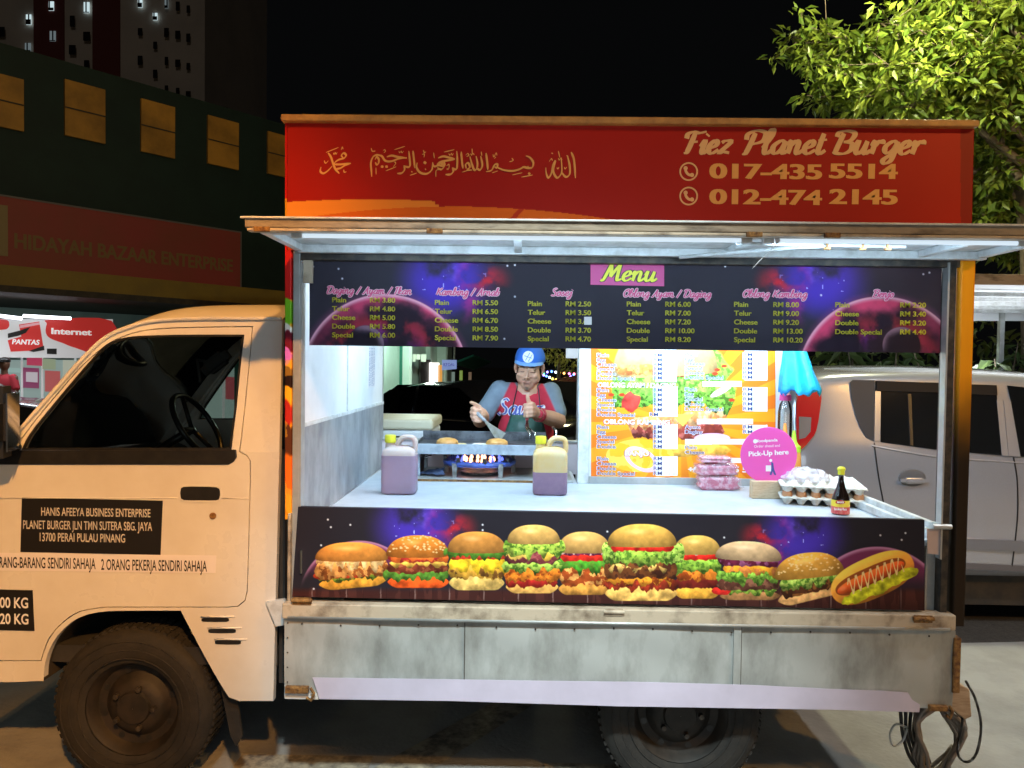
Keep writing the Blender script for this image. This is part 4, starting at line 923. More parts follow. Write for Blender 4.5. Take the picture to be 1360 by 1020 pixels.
def paint_burgers(PX, PY):
    img = np.zeros(PX.shape + (3,)); img[:] = (40, 37, 45); n = vnoise(PX, PY, 60, 1, 3); img += ((n - .5) * 8)[..., None]
    wood = sm(778, 788, PY); wn = vnoise(PX * 1.0, PY * .12, 9, 40, 3); board = (np.mod(PX, 46) < 1.6)
    mixc(img, wood * .9, (70, 34, 30)); mixc(img, wood * (wn > .52) * .5, (98, 54, 46)); mixc(img, wood * board * .8, (140, 110, 104)); mixc(img, wood * (np.mod(PX + 13, 31) < .9) * .4, (30, 14, 14))
    mixc(img, sm(790, 812, PY) * .35, (20, 10, 12))
    space(img, PX, PY, 585 - 25, 700, 62, 1, 5); space(img, PX, PY, 1060, 712, 62, -1, 5)
    stars(img, PX, PY, [(466, 697), (436, 690), (440, 700), (427, 724), (643, 697), (643, 704), (809, 706), (964, 714), (1170, 711), (1198, 717), (417, 782), (1203, 708)], 1.5)
    for cx, cy, r in ((478, 800, 82), (1166, 822, 96)):
        d = np.hypot(PX - cx, PY - cy) / r; mixc(img, sm(1.01, .985, d) * sm(cy - r * .35, cy - r * .75, PY) * .85, (130, 50, 90)); mixc(img, sm(1.01, .985, d) * sm(.93, 1.0, d) * sm(cy - r * .2, cy - r * .8, PY), (196, 140, 176))
    P = (img, PX, PY)
    # back row first
    # 5
    layer(*P, 778, 34, 774, 790, (204, 140, 62), 51, .2, edge=12); layer(*P, 778, 34, 753, 777, (150, 66, 28), 52, 4, 0, (222, 150, 80), .3); lettuce(*P, 778, 35, 741, 758, 53, (70, 140, 40)); layer(*P, 779, 33, 735, 745, (206, 44, 32), 54, 2); layer(*P, 776, 31, 730, 737, (112, 40, 72), 55, 2, 0, (236, 190, 180)); bun_top(*P, 778, 35, 706, 731, (206, 158, 90), 56)
    # 7
    layer(*P, 928, 30, 779, 795, (214, 152, 56), 71, .2, edge=12); layer(*P, 928, 30, 768, 781, (96, 30, 24), 72, 3); layer(*P, 930, 30, 756, 771, (214, 122, 40), 73, 4, 0, (160, 70, 26)); lettuce(*P, 928, 33, 742, 760, 74, (130, 166, 60)); layer(*P, 930, 27, 735, 744, (206, 40, 32), 75, 2); layer(*P, 930, 23, 731, 736, (240, 220, 210), 76, 3); bun_top(*P, 928, 31, 711, 733, (210, 164, 84), 77)
    # 1 chicken sandwich
    layer(*P, 470, 46, 764, 781, (216, 148, 52), 11, .2, edge=20, ang=-.09); layer(*P, 462, 42, 760, 770, (70, 84, 30), 12, 4, 1, (120, 140, 40), ang=-.06); layer(*P, 452, 36, 759, 768, (184, 60, 30), 13, 2, ang=-.05); layer(*P, 468, 50, 744, 767, (206, 142, 76), 14, 6, 0, (140, 76, 34), .5, -.04, 8, 7); layer(*P, 466, 46, 737, 752, (232, 190, 130), 15, 6, 3, (210, 160, 96), .3); bun_top(*P, 468, 49, 720, 742, (220, 142, 62), 16, ang=-.0)
    # 2 tomato bun
    layer(*P, 557, 41, 765, 781, (226, 84, 30), 21, .2, edge=14); lettuce(*P, 554, 45, 757, 770, 22, (84, 130, 46)); layer(*P, 556, 42, 749, 761, (108, 46, 30), 23, 3, 0, (150, 80, 50)); layer(*P, 557, 40, 746, 752, (236, 180, 76), 24, 1, 2); layer(*P, 557, 41, 736, 747, (214, 100, 40), 25, 2, 0, (170, 46, 40)); bun_top(*P, 556, 42, 711, 737, (212, 122, 44), 26, True)
    # 3
    layer(*P, 635, 37, 764, 784, (208, 168, 92), 31, .2, edge=14); layer(*P, 636, 40, 750, 768, (190, 138, 50), 32, 5, 0, (110, 70, 30)); layer(*P, 636, 38, 739, 757, (240, 190, 40), 33, 3, 4); layer(*P, 636, 38, 735, 743, (190, 54, 36), 34, 2); lettuce(*P, 634, 44, 728, 741, 35, (74, 120, 40)); bun_top(*P, 635, 39, 706, 731, (200, 132, 62), 36)
    # 8
    layer(*P, 998, 40, 786, 797, (150, 106, 66), 81, .3, edge=14); lettuce(*P, 1002, 32, 780, 790, 82, (130, 160, 60)); layer(*P, 960, 13, 780, 790, (196, 40, 34), 83, 1); layer(*P, 996, 42, 768, 784, (84, 48, 38), 84, 3, 0, (120, 78, 60)); lettuce(*P, 995, 42, 759, 774, 85, (120, 160, 60)); layer(*P, 998, 36, 750, 762, (224, 150, 44), 86, 3, 3, (200, 120, 60)); layer(*P, 996, 41, 736, 752, (98, 30, 56), 87, 2, 0, (150, 80, 120), ang=.05); bun_top(*P, 996, 44, 719, 741, (214, 178, 136), 88, ang=.05)
    # 4
    layer(*P, 709, 35, 771, 788, (214, 158, 82), 41, .2, edge=14); layer(*P, 708, 35, 768, 779, (150, 34, 28), 42, 2, 2); layer(*P, 710, 38, 753, 773, (204, 112, 34), 43, 5, 1, (150, 66, 20), .5, 0, 6, 5); lettuce(*P, 709, 41, 744, 758, 44, (160, 186, 76)); layer(*P, 709, 36, 733, 748, (106, 46, 50), 45, 3, 0, (140, 70, 70)); layer(*P, 688, 14, 734, 742, (238, 190, 90), 46, 1, 3); layer(*P, 733, 12, 733, 742, (236, 186, 70), 47, 1, 3); lettuce(*P, 712, 42, 717, 738, 48, (164, 188, 72)); layer(*P, 703, 16, 716, 722, (180, 60, 50), 49, 1); bun_top(*P, 711, 35, 697, 719, (216, 166, 92), 50)
    # 6 the big one
    layer(*P, 854, 48, 778, 798, (222, 172, 90), 61, .2, edge=16); layer(*P, 853, 49, 770, 783, (120, 40, 24), 62, 3, 3, (160, 50, 30)); layer(*P, 852, 47, 764, 774, (222, 140, 40), 63, 4, 2, (140, 60, 20)); layer(*P, 853, 49, 745, 768, (104, 58, 30), 64, 4, 0, (70, 36, 24), .5, 0, 6, 10); layer(*P, 850, 40, 752, 758, (214, 170, 90), 65, 2, 4, (120, 70, 40), wob=3); lettuce(*P, 854, 52, 727, 748, 66, (144, 176, 66)); lettuce(*P, 898, 14, 722, 748, 68, (164, 192, 84)); lettuce(*P, 811, 10, 720, 742, 69, (164, 192, 84)); layer(*P, 856, 42, 721, 732, (206, 42, 32), 67, 2); layer(*P, 858, 34, 720, 724, (244, 226, 214), 70, 1); bun_top(*P, 855, 46, 696, 723, (216, 162, 76), 60)
    # 9 tilted
    layer(*P, 1080, 46, 778, 797, (222, 166, 104), 91, .2, edge=18, ang=-.24); layer(*P, 1080, 42, 768, 787, (74, 40, 24), 92, 3, 0, (130, 80, 40), ang=-.22); lettuce(*P, 1080, 44, 761, 778, 93, (156, 176, 80), ang=-.2); bun_top(*P, 1077, 46, 734, 764, (214, 152, 62), 94, True, -.1)
    # 10 hot dog
    c, s_ = math.cos(-.42), math.sin(-.42); x = (PX - 1160) * c + (PY - 768) * s_; y = -(PX - 1160) * s_ + (PY - 768) * c
    n = vnoise(PX, PY, 9, 101, 4) - .5
    m = sm(1.04, .97, (np.abs(x) / 58) ** 2.6 + (np.abs(y + 1) / 27) ** 2.2); sh = np.clip(1.1 - y / 60 + n * .3, .4, 1.5); img[:] = img * (1 - m[..., None]) + np.array([226, 146, 56]) * sh[..., None] * m[..., None]
    m = sm(1.03, .95, (np.abs(x + 2) / 50) ** 3 + (np.abs(y + 3) / 13) ** 2.2); mixc(img, m * .8, (120, 50, 24))
    lm = sm(1.0, .9, (np.abs(x - 4) / 56) ** 4 + (np.abs(y - 13 + n * 8) / 8.5) ** 2); k = np.clip(1.05 + n * 1.2, .4, 1.5); img[:] = img * (1 - lm[..., None]) + np.array([190, 190, 40]) * k[..., None] * lm[..., None]
    m = sm(1.03, .95, (np.abs(x + 2) / 48) ** 3.4 + (np.abs(y + 2) / 8.5) ** 2.0); sh = np.clip(1.15 - (y + 2) / 16 + n * .25, .4, 1.5); img[:] = img * (1 - m[..., None]) + np.array([206, 84, 34]) * sh[..., None] * m[..., None]
    hi = sm(1, .3, ell(x, y, -42, -4, 7, 5)); mixc(img, hi * .5, (250, 160, 110))
    zz = np.abs(y + 3 - 9.5 * np.sin((x + y * .35) / 1.65)); mu = sm(4.4, 2.6, zz) * (np.abs(y + 2) < 11) * (x > -34) * (x < 42); mixc(img, mu, (240, 208, 140)); 
    return img
bf = sheet('burger_flap', M['print_gloss'], [(396, 673), (1228, 690.5), (1228, 811), (388, 792.5)], -.006, 1500, 220, paint_burgers, truck, thick=.02, ripple=.004)
bf['label'] = 'lower side flap with a printed row of burgers in front of space'
for px, py in ((402, 797), (815, 812), (1224, 821)):
    c = at(px, py, -.02); mb = MB(); mb.tube([c + Vector((-.034, -.012, .002)), c + Vector((.034, -.012, .002))], .007, 10); mb.box(c.x - .03, c.x + .03, -.031, -.0285, c.z - .012, c.z + .012); mb.build('flap_hinge', M['rust' if px != 815 else 'dirty_cream'], truck, smooth=True, angle=40)
mb = MB(); c0, c1 = at(1233, 706, .0), at(1248, 735, .0); mb.poly([at(1231, 702, .004), at(1249, 703, .004), at(1247, 737, .004), at(1232, 735, .004)], off=Vector((0, .001, 0))); mb.build('paper_tag', mat('pinkish_paper_tag', (.55, .42, .38), .7), truck)
mb = MB(); mb.box(XR - .074, XR - .04, -.004, .04, .90, .918, .003); mb.tube([(XR - .09, .0, .909), (XR - .03, .0, .909)], .009, 10); mb.build('rail_hinge', M['galv'], truck)
mb = MB(); mb.box(at(1230, 760, .03).x, XR - .06, .034, .04, .50, CZ - .024); mb.build('end_plate', M['galv'], truck)

# ================================================================== THINGS ON AND AROUND THE COUNTER
# ---- menu banner -----------------------------------------------------
YM = .045
mbn = thing('menu_banner', 'long dark space-themed menu banner with yellow prices hanging across the top of the opening', 'banner', at(830, 468, YM))
def paint_menu(PX, PY):
    img = np.zeros(PX.shape + (3,)); n = vnoise(PX, PY, 120, 21, 3); img[:] = (46, 44, 54); img += ((n - .5) * 10)[..., None]
    space(img, PX, PY, 600, 372, 66, 1, 5); space(img, PX, PY, 1085, 374, 66, -1, 5)
    for cx, cy, r, fl in ((512, 503, 113, 1), (1172, 505, 112, -1)):
        d = np.hypot(PX - cx, PY - cy) / r; nn = vnoise(PX, PY, 26, 31, 5); u = (PX - cx) * fl / r
        ins = sm(1.005, .985, d); mixc(img, ins * .95, (38, 28, 40))
        mixc(img, ins * sm(.74, .99, d + (nn - .5) * .34) * sm(-1.1, .35, u + .3), (206, 66, 104)); mixc(img, ins * sm(.45, .8, d) * sm(.85, .6, d) * sm(.42, .62, nn), (220, 50, 60)); mixc(img, ins * sm(.30, .6, d) * sm(.75, .5, d) * sm(.5, .7, nn) * .7, (110, 40, 130))
        mixc(img, ins * sm(.93, .995, d) * sm(cy - r * .05, cy - r * .5, PY), (226, 170, 190)); mixc(img, sm(1.08, 1.0, d) * (d > 1) * .22, (190, 80, 140))
        c2 = (cx - 26 if fl > 0 else cx + 26, cy - 46); d2 = np.hypot(PX - c2[0], PY - c2[1]) / 25; mixc(img, sm(1.03, .96, d2), (30, 24, 34)); mixc(img, sm(1.02, .97, d2) * sm(.55, 1.0, d2 + (nn - .5) * .4) * sm(4, -16, PY - c2[1] - (PX - c2[0]) * .7 * fl + 6) * .8, (150, 120, 140))
    stars(img, PX, PY, [(450, 357), (455, 370), (676, 353), (686, 352), (686, 394), (416, 354), (672, 450), (965, 354), (1227, 364), (1235, 362), (1092, 392)], 1.5)
    mixc(img, sm(1050, 1252, PX - (PY - 400) * .9) * .16, (120, 56, 40))  # slanting warm lamp light at the right end, painted into the print
    return img
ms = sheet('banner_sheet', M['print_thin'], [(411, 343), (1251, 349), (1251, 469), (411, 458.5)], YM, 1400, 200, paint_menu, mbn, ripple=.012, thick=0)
EXTRA = .008
pr = Print(YM, lift=EXTRA); pr.shape([(784, 347.5), (881.5, 349), (881.5, 380.5), (784, 378.5)]); pr.build('title_patch', M['magenta'], mbn)
pr = Print(YM, lift=EXTRA + .0005); script(pr, 'Menu', 797, 870, 373, 12.5, 7.6); pr.build('title_outline', M['ink'], mbn)
pr = Print(YM, lift=EXTRA + .0015); script(pr, 'Menu', 797, 870, 373, 12.5, 4.6); pr.build('title_lettering', M['title_yellow'], mbn)
cols = [('Daging / Ayam / Ikan', 434, 547, 390, 442, 492, ['Plain', 'Telur', 'Cheese', 'Double', 'Special'], ['3.80', '4.80', '5.00', '5.80', '6.00'], 401.5, 11.6),
  ('Kambing / Arnab', 579, 663, 392, 578, 628, ['Plain', 'Telur', 'Cheese', 'Double', 'Special'], ['5.50', '6.50', '6.70', '8.50', '7.90'], 405, 11.65),
  ('Sosej', 731, 759, 393, 701, 751, ['Plain', 'Telur', 'Cheese', 'Double', 'Special'], ['2.50', '3.50', '3.60', '3.70', '4.70'], 406.5, 11.6),
  ('Oblong Ayam / Daging', 827, 942, 394, 832, 883, ['Plain', 'Telur', 'Cheese', 'Double', 'Special'], ['6.00', '7.00', '7.20', '10.00', '8.20'], 407, 11.65),
  ('Oblong Kambing', 985, 1069, 394.5, 974, 1026, ['Plain', 'Telur', 'Cheese', 'Double', 'Special'], ['8.00', '9.00', '9.20', '13.00', '10.20'], 407.5, 11.7),
  ('Benjo', 1157, 1184, 395, 1108, 1194, ['Plain', 'Cheese', 'Double', 'Double Special'], ['2.20', '3.40', '3.20', '4.40'], 408, 11.9)]
for head, hx0, hx1, hy, x0, x1, items, prices, y0, dy in cols:
    t1 = Print(YM, lift=EXTRA); t2 = Print(YM, lift=EXTRA); o1 = Print(YM, lift=EXTRA); p1 = Print(YM, lift=EXTRA + .0012)
    script(o1, head, hx0, hx1, hy, 5.4, 3.4, thin=.75); script(p1, head, hx0, hx1, hy, 5.4, 1.7, thin=.6)
    for i, (a, b) in enumerate(zip(items, prices)):
        y = y0 + i * dy
        v, f = glyphs(a, .03, 0, 1); wd_ = (v[:, 0].max() - v[:, 0].min()) * 10.2
        t1.text(a, x0, x0 + wd_, y, 6.4, bold=.026)
        v, f = glyphs('RM ' + b, .03, 0, 1); wd_ = (v[:, 0].max() - v[:, 0].min()) * 10.0
        t2.text('RM ' + b, x1, x1 + wd_, y + .3, 6.4, bold=.026)
    t1.build('item_lettering', M['yellow_txt'], mbn); t2.build('price_lettering', M['yellow_txt'], mbn); o1.build('heading_outline', M['pink_pale'], mbn); p1.build('heading_lettering', M['pink_txt'], mbn)
st = Print(YM, lift=EXTRA + .0012); st.quad(775.5, 785.5, 421, 431.5); st.build('price_sticker', M['paper'], mbn)

# ---- orange menu poster on the back board ----------------------------
YP = 1.1335
pst = thing('menu_poster', 'orange burger menu poster with white price boxes on the back board', 'poster', at(906, 636, YP))
def paint_poster(PX, PY):
    img = np.zeros(PX.shape + (3,)); img[:] = (238, 150, 30)
    ang = np.arctan2(PY - 560, PX - 905); ray = np.mod(ang / 6.28318 * 22, 1); mixc(img, (ray < .5) * 1., (232, 112, 26)); mixc(img, sm(150, 20, np.hypot(PX - 905, (PY - 560) * 1.2)) * .55, (246, 180, 50))
    P = (img, PX, PY)
    layer(*P, 905, 66, 590, 606, (234, 176, 70), 201, 3, edge=20); n = vnoise(PX, PY, 14, 204, 3); mixc(img, ell(PX, PY, 850, 605, 45, 22) < 1, (240, 180, 40)); mixc(img, (ell(PX, PY, 850, 605, 45, 22) < 1) * (n > .52) * .8, (246, 206, 90))
    layer(*P, 900, 62, 562, 582, (120, 48, 38), 202, 4, 0, (170, 90, 80)); layer(*P, 902, 68, 549, 564, (242, 146, 84), 203, 3, 3, (250, 190, 130), ang=-.1); mixc(img, (np.abs(PX - 907) < (566 - PY) * .9) * (PY > 550) * (PY < 566), (250, 214, 90))
    lettuce(*P, 866, 54, 494, 540, 205, (132, 206, 70)); lettuce(*P, 926, 52, 496, 536, 206, (140, 210, 74), .3); lettuce(*P, 950, 22, 470, 505, 207, (120, 200, 60), .9)
    layer(*P, 900, 14, 480, 500, (214, 60, 50), 208, 2); layer(*P, 838, 12, 522, 545, (214, 60, 50), 209, 3, ang=.5); bun_top(*P, 884, 70, 430, 496, (246, 200, 128), 210, False, -.05); layer(*P, 848, 30, 484, 498, (214, 120, 60), 214, 2, 0, (240, 170, 90))
    for cx, cy, rx, ry, a in ((852, 610, 24, 14, .5), (958, 519, 16, 4, -.5), (946, 582, 24, 7, 0)):
        x = (PX - cx) * math.cos(a) + (PY - cy) * math.sin(a); y = -(PX - cx) * math.sin(a) + (PY - cy) * math.cos(a); d = np.hypot(x / rx, y / ry); mixc(img, sm(1.05, 1.0, d) * sm(.70, .76, d) if rx > 20 and ry > 10 else sm(1.05, .95, d), (246, 196, 226))
    for x, y in ((962, 486), (953, 491), (972, 531), (950, 496), (826, 524), (812, 524)): mixc(img, sm(1.3, .7, ell(PX, PY, x, y, 4, 2.2)), (206, 60, 30))
    for x0, x1, y0, y1 in ((871, 899, 440, 507), (871, 900, 513, 553), (882, 900, 546, 553), (871, 900, 563, 596), (871, 900, 606, 632), (989, 1019, 440, 505), (989, 1019, 514, 546), (989, 1019, 564, 576), (933, 985, 506, 513), (926, 1000, 556, 563), (910, 992, 583, 590), (955, 985, 608, 615)):
        mixc(img, ((PX > x0) & (PX < x1) & (PY > y0) & (PY < y1)) * 1., (244, 244, 248)); 
        g_ = (np.mod(PX, 6) < 2.2) & (np.mod(PY - y0, 6.5) > 2.2) & (PX > x0 + 12) & (PX < x1 - 3); 
        if y1 - y0 > 10: mixc(img, (g_ & (PY > y0 + 1) & (PY < y1 - 1)) * .16, (120, 130, 190))
    return img
sheet('poster_sheet', M['print'], [(785, 425), (1030, 426), (1030, 636.5), (785, 634.5)], YP, 620, 500, paint_poster, pst, thick=.001)
def pt(t, x, y, h=5.0, w=None):
    v, f = glyphs(t, .02, 0, 1); w_ = w or (v[:, 0].max() - v[:, 0].min()) * h * 1.9
    po = Print(YP, lift=.0006); pn = Print(YP, lift=.0012)
    po.text(t, x - .5, x + w_ + .5, y + .4, h + .8, bold=.034); pn.text(t, x, x + w_, y, h, bold=.006)
    q = pn.build('item_lettering', M['navy'], pst); po.build('lettering_outline', M['white_txt'], q)
ll = [(473.5, 'Plain'), (480, 'Egg'), (486, 'Cheese'), (492, 'Special'), (498, 'Double'), (504, 'Double Special'), (520, 'Plain'), (526.5, 'Egg'), (533, 'Cheese'), (539.5, 'Special'), (546, 'Double'), (552.5, 'Double Special'), (569, 'Plain'), (575.5, 'Egg'), (582, 'Cheese'), (588.5, 'Special'), (595, 'Double'), (611, 'Plain'), (617.5, 'Cheese'), (624, 'Double'), (630.5, 'Double Special')]
for y, t in ll: pt(t, 793, y, 4.4); pt('RM', 868 if t != 'Double Special' or y < 510 or y > 600 else 863, y, 4.6, 11)
rl = [(473, 'Plain'), (479, 'Egg'), (485, 'Cheese'), (491, 'Special'), (497, 'Double'), (503, 'Double Special'), (519, 'Plain'), (525.5, 'Egg'), (532, 'Special'), (538.5, 'Double'), (545, 'Double Special'), (569, 'Ayam'), (575.5, 'Daging'), (596, 'Plain'), (602.5, 'Cheese')]
for y, t in rl:
    pt(t, 910, y, 4.4)
    if y < 590: pt('RM', 987, y, 4.6, 12)
for t, x0, x1, y, o_ in (('OBLONG AYAM / DAGING', 794, 897, 514, 1), ('OBLONG KAMBING', 802, 889, 563, 1), ('BANJO', 830, 862, 605, 1), ('+6', 914, 926, 627, 0), ('35 5', 968, 992, 627, 0)):
    pw = Print(YP, lift=.0006); pw.text(t, x0, x1, y, 6.2 if o_ else 7.5, bold=.04); q = pw.build('heading_lettering', M['white_txt'], pst)
    if o_: pr = Print(YP, lift=.0003); pr.text(t, x0 - .6, x1 + .8, y + .7, 7.0, bold=.06); pr.build('heading_outline', M['red_txt'], q)

def on(px, py, z):
    """point of the plane at height z seen at a photo pixel"""
    d = CROT @ Vector(((px - 680) / FPX, -(py - 510) / FPX, -1)); t = (z - CAM.z) / d.z
    return CAM + d * t
# ---- sauce jugs ---------------------------------------------------------
M['jug_white'] = mat('milky_plastic', (0.74, 0.66, 0.58), 0.4, sss=.3)
M['cap_yellow'] = mat('yellow_cap', (0.72, 0.66, 0.03), 0.4)
def jug_mat(name, c, c2, split=None):
    return mat(name, c, .38, color2=c2, scale=3, sss=.25)
def rrect(cx, cy, hx, hy, r, z, n=5):
    out = []
    for (sx, sy, a0) in ((1, 1, 0), (-1, 1, 90), (-1, -1, 180), (1, -1, 270)):
        for k in range(n): 
            a = R(a0 + 90 * k / (n - 1)); out.append(Vector((cx + sx * (hx - r) + r * math.cos(a), cy + sy * (hy - r) + r * math.sin(a), z)))
    return out
def jug(c, label, body_m, upper_m, split, rot):
    j = thing('sauce_jug', label, 'jug', c, 'sauce jugs on the counter')
    hx, hy = .0755, .052
    def ring(z, ix=0, r=.022): return [p + Vector((c.x, c.y, c.z)) for p in rrect(0, 0, hx - ix, hy - ix, r, z)]
    prof = [(0.0, .012), (.004, .004), (.012, 0), (.06, 0), (.12, 0), (.17, 0), (.186, .003), (.198, .012), (.207, .026), (.212, .038)]
    lo_ = MB(); lo_.ring_tube([ring(z, i) for z, i in prof if z <= split] + [ring(split, 0)], cap=True); lo_.build('sauce_part', body_m, j, smooth=True, angle=50)
    up = MB(); up.ring_tube([ring(split + .0002, 0)] + [ring(z, i) for z, i in prof if z > split], cap=True)
    # neck and moulded carrying handle
    up.lathe([(.024, .195), (.022, .215), (.020, .222), (.020, .232)], (c.x - .042, c.y, c.z), 18)
    hp = [Vector((c.x + q[0], c.y, c.z + q[1])) for q in cr([(-.012, .196), (-.004, .222), (.012, .244), (.040, .248), (.062, .240), (.068, .215), (.066, .185)], 5)]
    rings = []
    for i, q in enumerate(hp):
        t = (hp[min(i + 1, len(hp) - 1)] - hp[max(i - 1, 0)]).normalized(); nn = Vector((-t.z, 0, t.x))
        rings.append([q + nn * (.012 * math.cos(a)) + Vector((0, .02 * math.sin(a), 0)) for a in np.linspace(0, 6.2832, 13)[:-1]])
    up.ring_tube(rings); up.build('jug_shoulder', upper_m, j, smooth=True, angle=60)
    cp_ = MB(); prof2 = []
    cp_.lathe([(.0215, .222), (.0245, .224), (.0245, .252), (.022, .256), (.001, .256)], (c.x - .042, c.y, c.z), 28); cp_.build('cap', M['cap_yellow'], j, smooth=True, angle=40)
    return j
c1 = on(530.5, 655, CZ); c2 = on(730, 656, CZ)
jm1 = mat('mauve_sauce_plastic', (.36, .26, .36), .4, color2=(.34, .23, .31), scale=9, sss=.2); jm1b = mat('pinkish_plastic', (.56, .43, .40), .4, color2=(.60, .48, .42), scale=9, sss=.2)
jm2 = mat('brown_mauve_sauce', (.30, .18, .26), .4, color2=(.24, .14, .22), scale=12, sss=.2); jm2b = mat('yellowish_plastic', (.74, .50, .20), .4, color2=(.70, .54, .30), scale=9, sss=.2)
jug(c1, 'full mauve sauce jug with yellow cap beside the white inner wall', jm1, jm1b, .170, 0)
jug(c2, 'half empty sauce jug with yellow upper half and yellow cap before the griddle', jm2, jm2b, .1015, 0)

# ---- stove ------------------------------------------------------------
PZ = CZ + .012
sc_ = Vector((on(637, 628, PZ).x, 1.32, PZ))
stv = thing('gas_stove', 'low cast iron ring stove with blue pan supports burning under the griddle', 'stove', sc_)
M['iron'] = mat('cast_iron_silver', (.34, .34, .33), .45, .6, color2=(.15, .14, .13), scale=40, bump=.2)
M['blue_iron'] = mat('blue_enamel_ring', (.05, .10, .42), .4, color2=(.03, .05, .2), scale=20)
mb = MB(); mb.lathe([(.168, .052), (.182, .054), (.186, .066), (.182, .076), (.162, .078), (.158, .066)], sc_, 48, cap=False); 
for i in range(40):
    a = i * .157; mb.box(sc_.x + .163 * math.cos(a) - .003, sc_.x + .163 * math.cos(a) + .003, sc_.y + .163 * math.sin(a) - .02, sc_.y + .163 * math.sin(a) + .02, sc_.z + .064, sc_.z + .081)
mb.build('stove_ring', M['blue_iron'], stv)
mb = MB(); mb.lathe([(.13, .042), (.16, .046), (.17, .05), (.12, .052)], sc_, 40, cap=False); mb.lathe([(.05, .05), (.055, .066), (.02, .07), (.001, .07)], sc_, 24); mb.lathe([(.012, .0), (.09, .004), (.10, .018), (.04, .03), (.03, .05)], sc_, 24); mb.build('burner', M['iron'], stv, smooth=True, angle=40)
for a in (-2.25, -.9, .3, 2.85, 1.57):
    q = sc_ + Vector((.180 * math.cos(a), .180 * math.sin(a), 0)); mb = MB()
    mb.ring_tube([rrect(q.x, q.y, .011, .009, .004, PZ + z, 3) if s_ == 0 else rrect(q.x, q.y, .014, .012, .005, PZ + z, 3) for z, s_ in ((.0008, 0), (.02, 0), (.05, 1), (.07, 1))]); mb.build('leg', M['iron'], stv)
for k in range(8):
    a = k * .785 + .2; q = sc_ + Vector((.174 * math.cos(a), .174 * math.sin(a), 0)); mb = MB(); mb.box(q.x - .009, q.x + .009, q.y - .009, q.y + .009, PZ + .070, PZ + .098, .002); mb.build('pan_support', M['black_plastic'], stv)
fl_m = emit_mat('gas_flame', (1.0, .38, .18), 6.0); fb_m = emit_mat('blue_flame', (.15, .22, 1.0), 1.6)
for k in range(26):
    a = k * .2417 + .05; r_ = .075 if k % 2 else .115; q = sc_ + Vector((r_ * math.cos(a), r_ * math.sin(a), .066)); h = random.uniform(.018, .036)
    f_ = MB(); f_.lathe([(.003, 0), (.009, h * .3), (.006, h * .7), (.0005, h)], q, 7); f_.build('flame', fl_m if (k % 2 or abs(math.cos(a)) < .45) else fb_m, stv, smooth=True)

# ---- griddle ------------------------------------------------------------
GX0, GX1, GY0, GY1, GT = at(548, 600, 1.17).x, at(728, 600, 1.17).x, 1.17, 1.555, at(640, 590.5, 1.17).z
grd = thing('griddle', 'long grey steel griddle tray on legs above the stove', 'griddle', ((GX0 + GX1) / 2, 1.36, PZ))
M['griddle'] = mat('burnt_griddle_steel', (.16, .17, .19), .4, .5, color2=(.04, .04, .045), scale=14, bump=.1)
M['griddle_lip'] = mat('grey_griddle_lip', (.40, .45, .50), .5, .2, color2=(.26, .30, .35), scale=20, bump=.08)
mb = MB(); mb.box(GX0 + .006, GX1 - .006, GY0 + .006, GY1 - .006, GT - .030, GT - .018); mb.build('cooking_plate', M['griddle'], grd)
mb = MB(); mb.box(GX0, GX1, GY0, GY0 + .005, GT - .050, GT, .001); mb.build('front_lip', M['griddle_lip'], grd)
mb = MB(); mb.box(GX0, GX0 + .005, GY0 + .0055, GY1, GT - .06, GT, .001); mb.box(GX1 - .005, GX1, GY0 + .0055, GY1, GT - .06, GT, .001); mb.box(GX0, GX1, GY1 + .0005, GY1 + .006, GT - .06, GT + .03, .001); mb.build('rim_wall', M['griddle'], grd)
for x in (GX0 + .02, GX1 - .03):
    for y in (GY0 + .04, GY1 - .05):
        mb = MB(); mb.box(x - .012, x + .012, y - .012, y + .012, PZ + .0005, GT - .031, .002); mb.build('leg', M['griddle_lip'], grd)
mb = MB(); mb.tube([(GX1 - .002, GY1 - .12, GT - .02), (GX1 + .05, GY1 - .12, GT - .01), (GX1 + .052, GY1 - .12, GT + .05), (GX1 + .035, GY1 - .1, GT + .06), (GX1 + .035, GY1 - .03, GT + .06)], .007, 8); mb.build('side_handle', M['chrome'], grd, smooth=True)
# ---- food on the griddle -------------------------------------------------
FZ0 = GT - .0178
M['bun'] = mat('toasted_bun', (.62, .33, .10), .5, color2=(.50, .22, .05), scale=25, bump=.06, sss=.1)
for i, (px, lab) in enumerate(((594, 'toasted bun on the griddle beside the mauve jug'), (660, 'toasted bun on the griddle under the spatula'))):
    c = at(px, 592, 1.25); mb = MB(); mb.lathe([(.02, 0), (.050, .002), (.056, .012), (.052, .026), (.038, .036), (.018, .040), (.001, .041)], (c.x, 1.25, FZ0 + .001), 28)
    tag(mb.build('burger_bun', M['bun'], smooth=True), lab, 'bun', 'buns on the griddle')
def blob(name, m, cx, cy, z, rx, ry, h, seed, label, cat):
    r_ = random.Random(seed); mb = MB(); rings = []
    for zz, k in ((0, .96), (h * .5, 1), (h, .8), (h * 1.05, .3)):
        rings.append([Vector((cx + rx * k * math.cos(a) * (1 + .1 * math.sin(3 * a + seed)), cy + ry * k * math.sin(a) * (1 + .12 * math.cos(2 * a + seed)), z + zz)) for a in np.linspace(0, 6.2832, 25)[:-1]])
    mb.ring_tube(rings); tag(mb.build(name, m, smooth=True), label, cat)
c = at(634, 594, 1.24); blob('fried_egg', mat('egg_white', (.80, .78, .74), .4, color2=(.85, .80, .6), scale=30, sss=.2), c.x + .012, 1.25, FZ0 + .001, .05, .05, .012, 2, 'white fried egg on the griddle between the two buns', 'fried egg')
